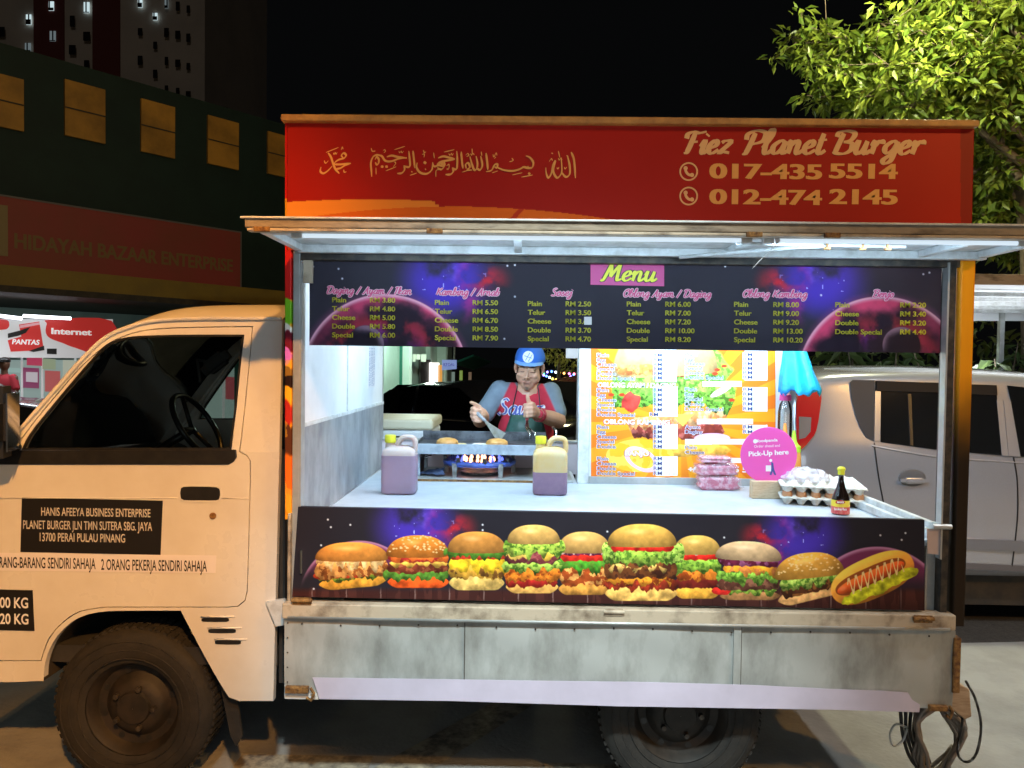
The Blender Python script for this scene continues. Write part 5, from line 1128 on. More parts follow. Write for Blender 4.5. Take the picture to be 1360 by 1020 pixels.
c = at(611, 594, 1.24); blob('omelette', mat('egg_yellow', (.72, .60, .30), .5, color2=(.65, .5, .2), scale=30), c.x, 1.26, FZ0 + .001, .034, .05, .010, 5, 'pale yellow omelette strip on the griddle beside the egg', 'omelette')
# ---- pot and cloth behind the left jug --------------------------------------
c = on(566, 618, PZ); pc = Vector((c.x - .045, 1.32, PZ + .0005)); pot = thing('cooking_pot', 'small dark pot half hidden behind the mauve sauce jug', 'pot', pc)
mb = MB(); mb.lathe([(.05, 0), (.068, .004), (.072, .03), (.072, .085), (.076, .088), (.076, .091), (.066, .091), (.064, .02), (.001, .015)], pc, 32); mb.build('pot_body', M['black_metal'], pot, smooth=True, angle=40)
mb = MB(); mb.tube([pc + Vector(q) for q in cr([(.072, -.02, .075), (.10, -.02, .088), (.106, .0, .09), (.10, .02, .088), (.072, .02, .075)], 4)], .005, 8); mb.build('handle', M['chrome'], pot, smooth=True)
rows = []; c0 = on(556, 636, PZ); c3 = on(580, 622, PZ)
for i in range(9): rows.append([Vector((c0.x - .01 + (.125) * i / 8 + .006 * math.sin(k * 2), 1.20 + .07 * k / 7 + .02 * math.sin(i * .7), PZ + .004 + .012 * abs(math.sin(i * 1.1 + k * .8)) + .03 * (i / 8) * (k / 7))) for k in range(8)])
tag(grid_mb(rows).build('kitchen_cloth', mat('navy_cloth', (.04, .06, .12), .9), smooth=True), 'crumpled navy cloth lying by the dark pot', 'cloth')

# ---- stacked packs of pink patties ------------------------------------------
def wrap_mat(name, c1_, c2_):
    return mat(name, c1_, .22, color2=c2_, scale=38, lo=.45, hi=.58, bump=.5, bscale=55, coat=.5, sss=.1)
M['pink_meat'] = wrap_mat('pink_patties_in_film', (.60, .12, .20), (.74, .40, .48))
M['film'] = mat('crinkled_film', (.82, .70, .75), .15, alpha=.16, bump=.6, bscale=60, coat=.5)
def pack(name, c, hx, hy, h, seed, label, grp, tilt=0):
    t = thing(name, label, 'meat pack', c, grp); r_ = random.Random(seed)
    def jig(p, k=.004): 
        return p + Vector((k * math.sin(p.z * 190 + p.x * 90 + seed), k * math.cos(p.x * 130 + seed), k * .6 * math.sin(p.x * 110 + p.y * 90 + seed)))
    mb = MB(); rings = []
    for i, (z, q) in enumerate(((0, .012), (.006, .002), (h * .25, 0), (h * .45, .004), (h * .55, .004), (h * .75, 0), (h - .006, .003), (h, .014))):
        rings.append([jig(p + Vector((tilt * z, 0, 0))) + Vector((c.x, c.y, c.z)) for p in rrect(0, 0, hx - q, hy - q, .018, z, 7)])
    mb.ring_tube(rings); b = mb.build('patties', M['pink_meat'], t, smooth=True, angle=70)
    mb = MB(); rings = []
    for z, q in ((.002, -.003), (h * .3, -.006), (h * .6, -.004), (h * .9, -.005), (h + .004, .002)):
        rings.append([jig(p + Vector((tilt * z, 0, 0)), .006) + Vector((c.x, c.y, c.z + .001)) for p in rrect(0, 0, hx - q, hy - q, .016, z, 9)])
    mb.ring_tube(rings, cap=False)
    s_ = 1 if seed % 2 else -1
    mb.add([Vector((c.x + s_ * (hx + .002), c.y - hy * .8, c.z + .005)), Vector((c.x + s_ * (hx + .026), c.y - hy * .6, c.z + .012)), Vector((c.x + s_ * (hx + .022), c.y, c.z + h * .6)), Vector((c.x + s_ * (hx + .002), c.y, c.z + h * .9))], [(0, 1, 2, 3)])
    mb.build('film_wrap', M['film'], t, smooth=True); return t
cpk = on(955, 652, CZ)
pk = [(cpk.x + .004, .092, .062, 'pink wrapped meat pack at the bottom of the stack before the poster'), (cpk.x - .006, .090, .050, 'flatter pink wrapped meat pack in the middle of the stack'), (cpk.x - .012, .070, .030, 'small pale pink meat pack on top of the stack')]
zc = CZ + .001
for i, (x, hx, h, lab) in enumerate(pk):
    pack('meat_pack', Vector((x, cpk.y + .05, zc)), hx, .05, h, i + 3, lab, 'stacked meat packs', .02); zc += h + .006

# ---- pink round pick-up sign ---------------------------------------------------
sgc = at(1021, 605, .80)
sg = thing('round_sign', 'round pink pick-up sign standing in a wooden block', 'sign', (sgc.x, .80, CZ))
YS = .80; rr = 37.3 * (YS + 2.5) / 1000
M['sign_pink'] = mat('pink_sign_card', (.78, .10, .44), .4)
mb = MB(); cz_ = at(1021, 604.5, YS); mb.lathe([(rr - .001, .004), (rr, .003), (rr, 0), (rr - .001, -.001), (.001, -.001)], (cz_.x, YS, cz_.z), 64, axis='Y'); mb.lathe([(.001, .004), (rr - .001, .004)], (cz_.x, YS, cz_.z), 64, axis='Y', cap=False); mb.build('sign_disc', M['sign_pink'], sg)
mb = MB(); wx = at(1014, 640, YS).x; mb.box(wx - .055, wx + .07, YS - .022, YS + .022, CZ + .0005, cz_.z - rr + .012, .004); mb.build('wood_base', mat('pale_wood', (.62, .46, .29), .6, color2=(.5, .34, .2), scale=30, stretch=(1, 6, 6)), sg)
pr = Print(YS - .0015, lift=.0006)
pr.text('foodpanda', 1005.5, 1032.5, 587.5, 3.8, bold=.024, rot=R(4)); pr.disc(1003, 586, 2.9); pr.text('Order ahead and', 1001.5, 1035.5, 594.5, 3.4, bold=.0, rot=R(3)); pr.text('Pick-Up here', 994.5, 1047, 606, 6.4, bold=.03, rot=R(4)); pr.disc(1023.5, 611.5, 2.0); pr.quad(1017, 1024, 618, 626); pr.build('lettering', M['white_txt'], sg)
pr = Print(YS - .0015, lift=.0008); pr.shape([(1024, 613), (1027, 615), (1028, 623), (1031, 631), (1028.5, 631), (1026, 626), (1024.5, 631), (1022, 630.5), (1024.5, 622)]); pr.build('printed_figure', M['navy'], sg)

# ---- egg trays --------------------------------------------------------------------
M['pulp'] = mat('grey_paper_pulp', (.80, .78, .70), .9, color2=(.70, .68, .60), scale=40, bump=.35, bscale=140)
M['egg'] = mat('brown_egg', (.55, .28, .13), .45, color2=(.48, .22, .10), scale=50, sss=.1)
TC = on(1090, 666, CZ); TC.y += .03; TROT = R(-14); TS = .335
def egg_tray(z0, name, label):
    n = 97; rows = []; cells = 6
    for j in range(n):
        row = []
        for i in range(n):
            u, v = i / (n - 1), j / (n - 1); x, y = (u - .5) * TS, (v - .5) * TS
            hh = .5 + .25 * (math.cos(u * 2 * math.pi * cells) + math.cos(v * 2 * math.pi * cells)); z = .044 * max(0, min(1, (hh - .5) * 1.35 + .5))
            e = max(abs(u - .5), abs(v - .5)); k = max(0, min(1, (e - .455) / .025)); z = z * (1 - k) + .031 * k
            if e > .495: z -= .006
            p = Matrix.Rotation(TROT, 3, 'Z') @ Vector((x, y, 0)); row.append(Vector((TC.x + p.x, TC.y + p.y, z0 + z + .0015 * math.sin(i * .7 + j * 1.1))))
        rows.append(row)
    o = grid_mb(rows).build(name, M['pulp'], smooth=True); s_ = o.modifiers.new('thick', 'SOLIDIFY'); s_.thickness = .0028; s_.offset = 0
    return tag(o, label, 'egg tray', 'stacked egg trays')
egg_tray(CZ + .003, 'egg_tray', 'lower grey pulp egg tray holding brown eggs on the counter')
egg_tray(CZ + .052, 'egg_tray', 'upper empty grey pulp egg tray stacked over the brown eggs')
for i, w_ in ((0, 'far from the sauce bottle at the tray corner'), (1, 'second from the tray corner'), (2, 'in the middle of the front row'), (3, 'just beside the sauce bottle'), (5, 'at the tail rail side of the front row')):
    p = Matrix.Rotation(TROT, 3, 'Z') @ Vector(((i - 2.5) * TS / 6, -2.42 * TS / 6, 0)); c = Vector((TC.x + p.x, TC.y + p.y, CZ + .012))
    mb = MB(); mb.lathe([(.001, 0), (.010, .002), (.018, .010), (.0215, .022), (.020, .036), (.014, .048), (.007, .054), (.001, .056)], c, 20)
    tag(mb.build('egg', M['egg'], smooth=True), 'brown egg in the lower tray, ' + w_, 'egg', 'brown eggs in the tray')
# bag on the trays
bgm = mat('thin_plastic_bag', (.80, .76, .84), .12, alpha=.55, bump=.7, bscale=45, coat=.4)
def crumple(name, c, rx, ry, h, seed, m, label, cat, n=36, grp=None):
    r_ = np.random.default_rng(seed); bm = bmesh.new(); bmesh.ops.create_icosphere(bm, subdivisions=5, radius=1)
    ks = r_.normal(0, 3.2, (14, 3)); ph = r_.uniform(0, 6.28, 14)
    for v in bm.verts:
        p = np.array(v.co); d = sum(abs(math.sin(ks[i] @ p + ph[i])) - .5 for i in range(14)) / 14 * 0.75
        q = p * (1 + d); z = max(q[2], -.25); v.co = Vector((c[0] + q[0] * rx, c[1] + q[1] * ry, c[2] + (z + .25) / 1.25 * h))
    mb = MB(); mb.bm(bm); return tag(mb.build(name, m, smooth=True), label, cat, grp)
c = at(1071, 628, TC.y); crumple('plastic_bag', (c.x, TC.y + .01, CZ + .086), .085, .08, .05, 3, bgm, 'crumpled clear plastic bag lying on the egg trays', 'plastic bag')

# ---- small sauce bottle ---------------------------------------------------------------
bc = on(1116, 683, CZ); bc.z = CZ + .001; sb = thing('sauce_bottle', 'small dark sauce bottle with yellow cap and yellow and red label before the eggs', 'bottle', bc)
kx = .001 * (bc.y + 2.5)
mb = MB(); mb.lathe([(.001, 0), (10.5 * kx, 0), (11.3 * kx, 2 * kx), (11.3 * kx, 20 * kx), (9.5 * kx, 26 * kx), (5.5 * kx, 36 * kx), (3.6 * kx, 44 * kx), (3.2 * kx, 52 * kx), (3.6 * kx, 53 * kx)], bc, 32); mb.build('bottle_body', mat('dark_soy_glass', (.012, .006, .004), .08, coat=.6), sb, smooth=True, angle=50)
mb = MB(); mb.lathe([(11.5 * kx, 1.5 * kx), (11.5 * kx, 11 * kx)], bc, 32, cap=False); lb = mb.build('label_lower', mat('red_label', (.62, .05, .06), .4, color2=(.7, .2, .15), scale=60), sb, smooth=True)
mb = MB(); mb.lathe([(11.55 * kx, 11 * kx), (11.55 * kx, 19.5 * kx)], bc, 32, cap=False); mb.build('label_upper', mat('yellow_label', (.80, .60, .04), .4), sb, smooth=True)
pr = Print(bc.y - 11.9 * kx, lift=.0002); e_ = at(1116, 667, bc.y - 11.9 * kx); pr.mb.add([e_ + Vector((6.5 * kx * math.cos(a), 0.0002, 2.6 * kx * math.sin(a))) for a in np.linspace(0, 6.2832, 25)[:-1]], [tuple(range(24))]); pr.build('label_emblem', M['red_txt'], sb)
pr = Print(bc.y - 11.9 * kx, lift=.0005); pr.text('MAGGI', 1111.8, 1120.4, 668.2, 2.6, bold=.05); pr.text('Secukup Rasa', 1107.5, 1124.5, 677.5, 3.2, bold=.03); pr.build('lettering', M['white_txt'], sb)
mb = MB(); mb.lathe([(4.4 * kx, 52.5 * kx), (4.8 * kx, 53 * kx), (4.8 * kx, 58 * kx), (5.6 * kx, 58.5 * kx), (5.6 * kx, 61 * kx), (3 * kx, 63 * kx), (.0005, 63 * kx)], bc, 6); mb.build('cap', M['cap_yellow'], sb)

# ---- squeeze bottles, bag and clear bottle by the board's right edge -----------------------
def squeeze(px, py_top, py_base, Y, label, body_m, cap_m):
    c = at(px, py_base, Y); h = at(px, py_top, Y).z - c.z; c = Vector((c.x, Y, CZ + .001)); H = at(px, py_top, Y).z - c.z
    t = thing('squeeze_bottle', label, 'squeeze bottle', c); mb = MB()
    mb.lathe([(.001, 0), (.030, 0), (.033, .006), (.033, H * .56), (.030, H * .66), (.024, H * .68)], c, 28); mb.build('bottle_body', body_m, t, smooth=True, angle=50)
    mb = MB(); mb.lathe([(.031, H * .66), (.031, H * .75), (.020, H * .78), (.012, H * .84), (.006, H), (.001, H)], c, 24); mb.build('nozzle_cap', cap_m, t, smooth=True, angle=45); return t
squeeze(1053, 572, 640, .95, 'squeeze bottle of orange sauce with lime green nozzle behind the pink sign', mat('orange_sauce_plastic', (.75, .32, .05), .35, color2=(.78, .42, .15), scale=12, sss=.2), mat('lime_cap', (.42, .72, .04), .4))
squeeze(1041, 562, 640, 1.02, 'squeeze bottle with orange nozzle next to the back board edge', mat('pale_sauce_plastic', (.70, .55, .4), .35), mat('orange_cap', (.80, .30, .06), .4))
ub = at(1062, 520, .92)
cb = Vector((at(1050, 600, 1.0).x + .0, 1.085, CZ + .001)); cl = thing('clear_bottle', 'tall clear plastic bottle with pink cap under the blue plastic bag', 'bottle', cb)
H = at(1048, 522, 1.085).z - cb.z
mb = MB(); mb.lathe([(.001, 0), (.030, 0), (.032, .01), (.032, H * .8), (.026, H * .88), (.016, H * .92), (.016, H * .93)], cb, 24); mb.build('bottle_body', M['clear'], cl, smooth=True)
mb = MB(); mb.lathe([(.026, H * .92), (.028, H * .925), (.026, H * .98), (.014, H), (.001, H)], cb, 20); mb.build('cap', M['magenta'], cl, smooth=True, angle=40)
# hanging blue bag
mB = mat('blue_plastic_bag', (.02, .26, .80), .3, color2=(.02, .62, .72), scale=5, bump=.3, bscale=30, sss=.15)
mb = MB(); rings = []
Yb = 1.01; topc = at(1058, 448, Yb)
for i in range(15):
    t = i / 14; cxp = 1052 + 11 * t; wpx = 6 + 21 * t ** .8; z = at(cxp, 440 + 82 * t, Yb).z; x = at(cxp, 480, Yb).x; k = wpx * (Yb + 2.5) / 1000
    rings.append([Vector((x + k * math.cos(a) * (1 + .10 * math.sin(7 * a + 1.0) * t + .05 * math.sin(13 * a + i * .4)), Yb + .55 * k * math.sin(a) * (1 + .18 * math.sin(6 * a)), z + (.012 * math.sin(5 * a) + .008 * math.sin(11 * a)) * t)) for a in np.linspace(0, 6.2832, 49)[:-1]])
mb.ring_tube(rings, cap=False); bb = mb.build('hanging_bag', mB, smooth=True); tag(bb, 'blue and turquoise plastic bag hanging beside the back board', 'plastic bag')
sol = bb.modifiers.new('thick', 'SOLIDIFY'); sol.thickness = .0015
mb = MB(); tp_ = rings[0]; c = sum(tp_, Vector()) / len(tp_)
mb.tube([c, c + Vector((0, 0, .12)), c + Vector((-.01, .03, 1.862 - c.z))], .003, 6); mb.build('bag_string', M['white_txt'], bb, smooth=True)

# ---- coiled hose and cables hanging at the tail -----------------------------------------
hm = mat('grey_brown_hose', (.16, .12, .09), .5, color2=(.30, .26, .22), scale=6); 
hz = at(1235, 945, .06)
mb = MB(); pts = []
for i in range(170):
    a = i / 170 * 6.2832 * 8; k = i / 170; rx = .075 + .02 * math.sin(i * .9) ; rz = .125 + .014 * math.sin(i * .37)
    pts.append(Vector((hz.x + .045 + rx * math.cos(a) * (1 - .08 * k), .07 + .06 * k + .012 * math.sin(a * 1.3), hz.z - .10 + rz * math.sin(a) - .02 * k)))
mb.tube(pts, .007, 7); co = mb.build('coiled_hose', hm, smooth=True); tag(co, 'brown hose wound in a coil hanging under the tail end', 'hose')
mb = MB(); q = [(1283, 905), (1296, 930), (1303, 965), (1297, 1000), (1284, 1012), (1272, 1000), (1278, 960), (1276, 930)]; mb.tube([at(x, y, .05 + .02 * math.sin(i)) for i, (x, y) in enumerate(cr(q, 6))], .0045, 6)
tag(mb.build('loose_cable', M['black_plastic'], smooth=True), 'black cable looping down from the tail corner block', 'cable')
mb = MB()
for k in range(5):
    q = [(1196 + k * 7, 944), (1199 + k * 5, 975), (1208 + k * 6, 1005), (1222 + k * 4, 1024)]; mb.tube([at(x, y, .11 + .01 * k) for x, y in cr(q, 5)], .006, 6)
tag(mb.build('cable_bundle', M['black_plastic'], smooth=True), 'bundle of dark cables drooping beside the coiled hose', 'cable')
mb = MB(); q = [(1205, 968), (1198, 985), (1186, 990), (1182, 975), (1190, 962), (1204, 966)]; mb.tube([at(x, y, .10) for x, y in cr(q, 5)], .004, 6)
tag(mb.build('wire_hook', M['galv'], smooth=True), 'small bent wire hook hanging under the white strip', 'hook')

# ================================================================== THE COOK
ck = thing('person', 'cook in blue cap and red shirt with green apron turning food on the griddle', 'person', (.0, 2.0, GZ))
def caps(mb, a, b, ra, rb, n=14, sq=1.0):
    a, b = Vector(a), Vector(b); t = (b - a).normalized(); u = t.orthogonal().normalized(); w = t.cross(u); rings = []
    for th in np.linspace(-1.5, 0, 5): rings.append((a + t * ra * math.sin(th), ra * math.cos(th)))
    for th in np.linspace(0, 1.5, 5): rings.append((b + t * rb * math.sin(th), rb * math.cos(th)))
    mb.ring_tube([[c + (u * math.cos(6.28318 * k / n) + w * math.sin(6.28318 * k / n)) * r for k in range(n)] for c, r in rings]); return mb
def ellm(mb, c, r, rot=None, sub=3):
    bm = bmesh.new(); bmesh.ops.create_icosphere(bm, subdivisions=sub, radius=1)
    Mx = Matrix.Translation(Vector(c)) @ (rot.to_4x4() if rot is not None else Matrix.Identity(4)) @ Matrix.Diagonal((r[0], r[1], r[2], 1)); return mb.bm(bm, Mx)
def fuse(mb, name, voxel, m, parent, smooth_it=3, colors=None):
    me = bpy.data.meshes.new('tmp'); me.from_pydata(mb.v, [], mb.f); bm = bmesh.new(); bm.from_mesh(me); bmesh.ops.recalc_face_normals(bm, faces=bm.faces[:]); bm.to_mesh(me); bm.free()
    o = bpy.data.objects.new('tmp', me); COL.objects.link(o)
    r = o.modifiers.new('r', 'REMESH'); r.mode = 'VOXEL'; r.voxel_size = voxel; r.use_smooth_shade = True
    if smooth_it: s_ = o.modifiers.new('s', 'SMOOTH'); s_.factor = .5; s_.iterations = smooth_it
    dg = bpy.context.evaluated_depsgraph_get(); out = bpy.data.meshes.new_from_object(o.evaluated_get(dg)); bpy.data.objects.remove(o)
    out.name = name; out.materials.clear(); out.materials.append(m); out.polygons.foreach_set('use_smooth', [True] * len(out.polygons))
    if colors is not None:
        co = np.zeros(len(out.vertices) * 3, np.float32); out.vertices.foreach_get('co', co); co = co.reshape(-1, 3)
        c = np.ones((len(co), 4), np.float32); c[:, :3] = colors(co); a = out.color_attributes.new('print', 'FLOAT_COLOR', 'POINT'); a.data.foreach_set('color', c.reshape(-1))
    return link(name, out, parent)
# joints
SHR, SHL = Vector((-.138, 2.02, 1.268)), Vector((.168, 2.0, 1.262))
ELR, ELL = Vector((-.250, 1.99, 1.09)), Vector((.212, 1.90, 1.10))
WRR, WRL = Vector((-.215, 1.72, 1.135)), Vector((.085, 1.70, 1.150))
NECK = Vector((.032, 2.02, 1.30))
# head frame: looks down and slightly to the picture's left
HC = Vector((.040, 1.955, 1.408)); HR = Matrix.Rotation(R(-9), 3, 'Z') @ Matrix.Rotation(R(15), 3, 'X') @ Matrix.Rotation(R(4), 3, 'Y')
def hp(x, y, z): return HC + HR @ Vector((x, y, z)) * 1.05     # local: x right in picture, -y out of the face, z up
sk = MB()
ellm(sk, hp(0, .012, .040), (.074, .094, .085), HR); ellm(sk, hp(0, -.030, -.030), (.066, .062, .085), HR)
ellm(sk, hp(0, -.046, -.082), (.044, .042, .032), HR); ellm(sk, hp(-.036, -.035, -.045), (.034, .044, .042), HR); ellm(sk, hp(.036, -.035, -.045), (.034, .044, .042), HR)
ellm(sk, hp(0, -.072, -.104), (.020, .016, .013), HR)
caps(sk, hp(0, -.088, .004), hp(0, -.108, -.028), .0075, .012); ellm(sk, hp(-.013, -.098, -.032), (.0095, .010, .008), HR); ellm(sk, hp(.013, -.098, -.032), (.0095, .010, .008), HR)
caps(sk, hp(-.045, -.070, .022), hp(-.012, -.084, .016), .009, .009); caps(sk, hp(.045, -.070, .022), hp(.012, -.084, .016), .009, .009)
ellm(sk, hp(-.030, -.077, .002), (.015, .010, .009), HR); ellm(sk, hp(.030, -.077, .002), (.015, .010, .009), HR)
ellm(sk, hp(-.040, -.066, -.026), (.022, .020, .018), HR); ellm(sk, hp(.040, -.066, -.026), (.022, .020, .018), HR)
caps(sk, hp(-.017, -.090, -.060), hp(.017, -.090, -.060), .0065, .0065); caps(sk, hp(-.014, -.088, -.070), hp(.014, -.088, -.070), .007, .007)
for s_ in (-1, 1):
    ellm(sk, hp(.077 * s_, .004, -.002), (.010, .020, .034), HR @ Matrix.Rotation(R(18 * s_), 3, 'Z')); ellm(sk, hp(.074 * s_, -.004, -.028), (.008, .010, .012), HR)
caps(sk, hp(0, .012, -.05), NECK + Vector((0, .01, -.02)), .056, .060); caps(sk, NECK + Vector((-.03, 0, -.03)), NECK + Vector((.03, 0, -.03)), .055, .055)
# arms
for S_, E, Wr in ((SHR, ELR, WRR), (SHL, ELL, WRL)):
    caps(sk, S_, E, .052, .046); mid = E + (Wr - E) * .35; caps(sk, E, mid, .046, .044); caps(sk, mid, Wr, .046, .031)
# trunk, joins the arms and neck under the shirt
caps(sk, SHR - Vector((0, 0, .03)), SHL - Vector((0, 0, .03)), .035, .035); caps(sk, NECK + Vector((0, 0, -.06)), Vector((.02, 2.0, .80)), .10, .12)
def finger(mb, pts, r0, r1):
    P = [Vector(p) for p in pts]; n = len(P) - 1
    for i in range(n): caps(mb, P[i], P[i + 1], r0 + (r1 - r0) * i / n, r0 + (r1 - r0) * (i + 1) / n, 10)
# right hand (picture left): fist round the spatula handle, seen from the back of the hand
PR_ = Vector((-.238, 1.635, 1.150))
caps(sk, WRR, PR_ + Vector((.012, .035, 0)), .031, .034); ellm(sk, PR_, (.036, .040, .046))
for k, (dx, dz) in enumerate(((-.018, .030), (-.022, .009), (-.020, -.012), (-.013, -.031))):
    b = PR_ + Vector((dx, -.020, dz)); finger(sk, [b, b + Vector((-.016, -.022, .003)), b + Vector((-.002, -.044, -.004)), b + Vector((.021, -.040, -.006)), b + Vector((.027, -.022, -.006))], (.0115, .0118, .0112, .0098)[k], .0085)
finger(sk, [PR_ + Vector((.004, -.014, .040)), PR_ + Vector((-.022, -.034, .058)), PR_ + Vector((-.040, -.052, .066))], .0125, .0095)
# left hand (picture right): upright fist, thumb up on the handle end
PL_ = Vector((.045, 1.640, 1.178))
caps(sk, WRL, PL_ + Vector((.016, .025, -.010)), .031, .034); ellm(sk, PL_ + Vector((.004, 0, 0)), (.034, .038, .046))
for k, (dy, dz) in enumerate(((-.0, .031), (-.004, .010), (-.003, -.011), (.002, -.030))):
    b = PL_ + Vector((.018, -.022 + dy, dz)); finger(sk, [b, b + Vector((-.010, -.024, .001)), b + Vector((-.036, -.026, -.003)), b + Vector((-.050, -.006, -.004)), b + Vector((-.036, .006, -.004))], (.0118, .012, .0112, .010)[k], .0088)
finger(sk, [PL_ + Vector((-.004, -.010, .036)), PL_ + Vector((-.014, -.022, .056)), PL_ + Vector((-.017, -.024, .078))], .0135, .0105)
SKIN = np.array([.66, .38, .26])
def skin_cols(co):
    H = (co - np.array(HC)) @ np.array(HR) / 1.05
    n = vnoise(co[:, 0] * 1000, co[:, 2] * 1000 + co[:, 1] * 400, 24, 3, 3) - .5
    c = SKIN[None, :] * (1 + n[:, None] * .25)
    hx, hy, hz = H[:, 0], H[:, 1], H[:, 2]; face = (hy < .0) & (np.abs(hx) < .1) & (np.abs(hz) < .14)
    def put(m, col): 
        nonlocal c
        m = np.clip(m, 0, 1)[:, None]; c = c * (1 - m) + np.array(col)[None, :] * m
    for s_ in (-1, 1):
        put(sm(1.25, .75, np.hypot((hx - s_ * .030) / .018, (hz - .024 + .004 * s_ * 0 + np.abs(hx - s_ * .030) * .15) / .0042)) * face * .85, (.03, .018, .013))
        put(sm(1.2, .8, np.hypot((hx - s_ * .030) / .016, (hz + .004) / .0026)) * face * .9, (.025, .014, .01))
        put(sm(1.2, .7, np.hypot((hx - s_ * .030) / .015, (hz + .0005) / .004)) * face * .25, (.30, .14, .09))
        put(sm(1.2, .5, np.hypot((hx - s_ * .011) / .004, (hz + .042) / .003)) * face * .7, (.10, .04, .03))
    put(sm(1.15, .8, np.hypot(hx / .021, (hz + .060) / .006)) * face * .55, (.30, .10, .08)); put(sm(1.15, .8, np.hypot(hx / .018, (hz + .071) / .006)) * face * .55, (.36, .12, .10)); put(sm(1.2, .7, np.hypot(hx / .022, (hz + .0655) / .0016)) * face * .9, (.05, .02, .016))
    put(sm(1.2, .6, np.hypot(hx / .019, (hz + .100) / .014)) * face * (.5 + n * 1.2), (.05, .035, .028)); put(sm(1.2, .6, np.hypot(hx / .03, (hz + .049) / .005)) * face * (.25 + n), (.10, .06, .05))
    put(((np.abs(np.abs(hx) - .072) < .02) & (hy > -.02) & (hy < .06) & (hz > .0) & (hz < .09)) * .0, (.02, .015, .012))
    return c
body = fuse(sk, 'body', .0042, attr_mat('skin', .42, .35, sss=.12), ck, 2, skin_cols)
# hair under the cap
hb = MB(); ellm(hb, hp(0, .020, .034), (.0785, .092, .070), HR); hb.build('hair', mat('black_hair', (.012, .010, .009), .55, bump=.3, bscale=200), ck, smooth=True)
me = bpy.data.objects['hair'].data; bm = bmesh.new(); bm.from_mesh(me); L_ = HR.transposed()
dele = [v for v in bm.verts if (L_ @ (v.co - HC)).y < -.028 and (L_ @ (v.co - HC)).z < .06]; bmesh.ops.delete(bm, geom=dele, context='VERTS'); bm.to_mesh(me); bm.free()
# cap: crown, brim, emblem
cm = MB(); rings = []
for i in range(11):
    t = i / 10; th = t * 1.48; r_ = math.cos(th) ** .62; rings.append([hp(.0855 * r_ * math.cos(a), .012 + .1015 * r_ * math.sin(a), .040 + .086 * math.sin(th)) for a in np.linspace(0, 6.2832, 41)[:-1]])
cm.ring_tube(rings); cap = cm.build('cap', mat('blue_cap_cloth', (.035, .17, .66), .75, bump=.15, bscale=300), ck, smooth=True)
bmb = MB(); top = []; 
for j in range(7):
    v = j / 6
    top.append([hp(.083 * math.sin(a) * (1 + .04 * v), .012 - .1 * math.cos(a) - .030 * v * (math.cos(a) ** .7 if math.cos(a) > 0 else 0), .052 - .010 * v - .010 * (math.sin(a)) ** 2 * v) for a in np.linspace(-1.25, 1.25, 25)])
br = grid_mb(top).build('cap_brim', mat('pale_blue_brim', (.20, .42, .80), .7), cap, smooth=True); s_ = br.modifiers.new('t', 'SOLIDIFY'); s_.thickness = .004
em = MB(); c0 = hp(0, -.0905, .088); ex, ez, ey = HR @ Vector((1, 0, 0)), (HR @ Vector((0, .38, .92))).normalized(), HR @ Vector((0, -1, 0))
def capsurf(x, z):
    th = math.asin(max(-1, min(1, (z - .040) / .086))); r_ = max(.05, math.cos(th)) ** .62; a = x / .0855 / r_; a = max(-.98, min(.98, a)); return hp(x, .012 - .1015 * r_ * math.sqrt(1 - a * a) - .0025, z)
gridp = [[capsurf(.031 * rr_ * math.cos(a), .082 + .030 * rr_ * math.sin(a)) for a in np.linspace(0, 6.2832, 25)] for rr_ in (.02, .3, .6, .8, 1.0)]
grid_mb(gridp).build('cap_emblem', M['white_txt'], cap, smooth=True)
for (xa, za, xb, zb) in ((-.020, .088, .022, .078), (-.012, .064, .008, .104), (.004, .060, .022, .096)):
    em = MB(); em.tube([capsurf(xa + (xb - xa) * t, za + (zb - za) * t) + HR @ Vector((0, -.001, 0)) for t in np.linspace(0, 1, 7)], .0015, 5); em.build('emblem_line', cap.data.materials[0], cap)
# shirt: one shell of torso and short sleeves; sleeves blue, trunk red
sh = MB()
ellm(sh, (.025, 2.02, 1.17), (.165, .118, .14)); ellm(sh, (.022, 2.0, 1.02), (.170, .150, .17)); ellm(sh, (.02, 2.0, .86), (.165, .145, .13)); caps(sh, SHR + Vector((.03, 0, -.01)), SHL - Vector((.03, 0, .01)), .062, .062)
caps(sh, NECK + Vector((0, .01, -.02)), NECK + Vector((0, .02, -.12)), .062, .11)
for S_, E, k in ((SHR, ELR, .74), (SHL, ELL, .70)): caps(sh, S_, S_ + (E - S_) * k * .6, .063, .061); caps(sh, S_ + (E - S_) * k * .6, S_ + (E - S_) * k, .061, .064)
def shirt_cols(co):
    x, z = co[:, 0] - .025, co[:, 2]; n = vnoise(co[:, 0] * 1000, co[:, 2] * 1000, 30, 9, 3) - .5
    raglan = .088 + (1.335 - z) * .46        # half width of the red front at height z
    sleeve = sm(-.006, .006, np.abs(x) - raglan) * (z > 1.0)
    c = np.array([.60, .045, .075])[None, :] * (1 + n * .2)[:, None]; c = c * (1 - sleeve[:, None]) + (np.array([.22, .28, .345])[None, :] * (1 + n * .3)[:, None]) * sleeve[:, None]
    d = np.hypot(co[:, 0] - NECK.x, (co[:, 1] - NECK.y + .01)); col = sm(.082, .076, d) * (z > 1.285); c = c * (1 - col[:, None]) + np.array([.16, .18, .2])[None, :] * col[:, None]
    return c
shirt = fuse(sh, 'shirt', .006, attr_mat('shirt_jersey', .85, .15, bump=.45, bscale=13), ck, 4, shirt_cols)
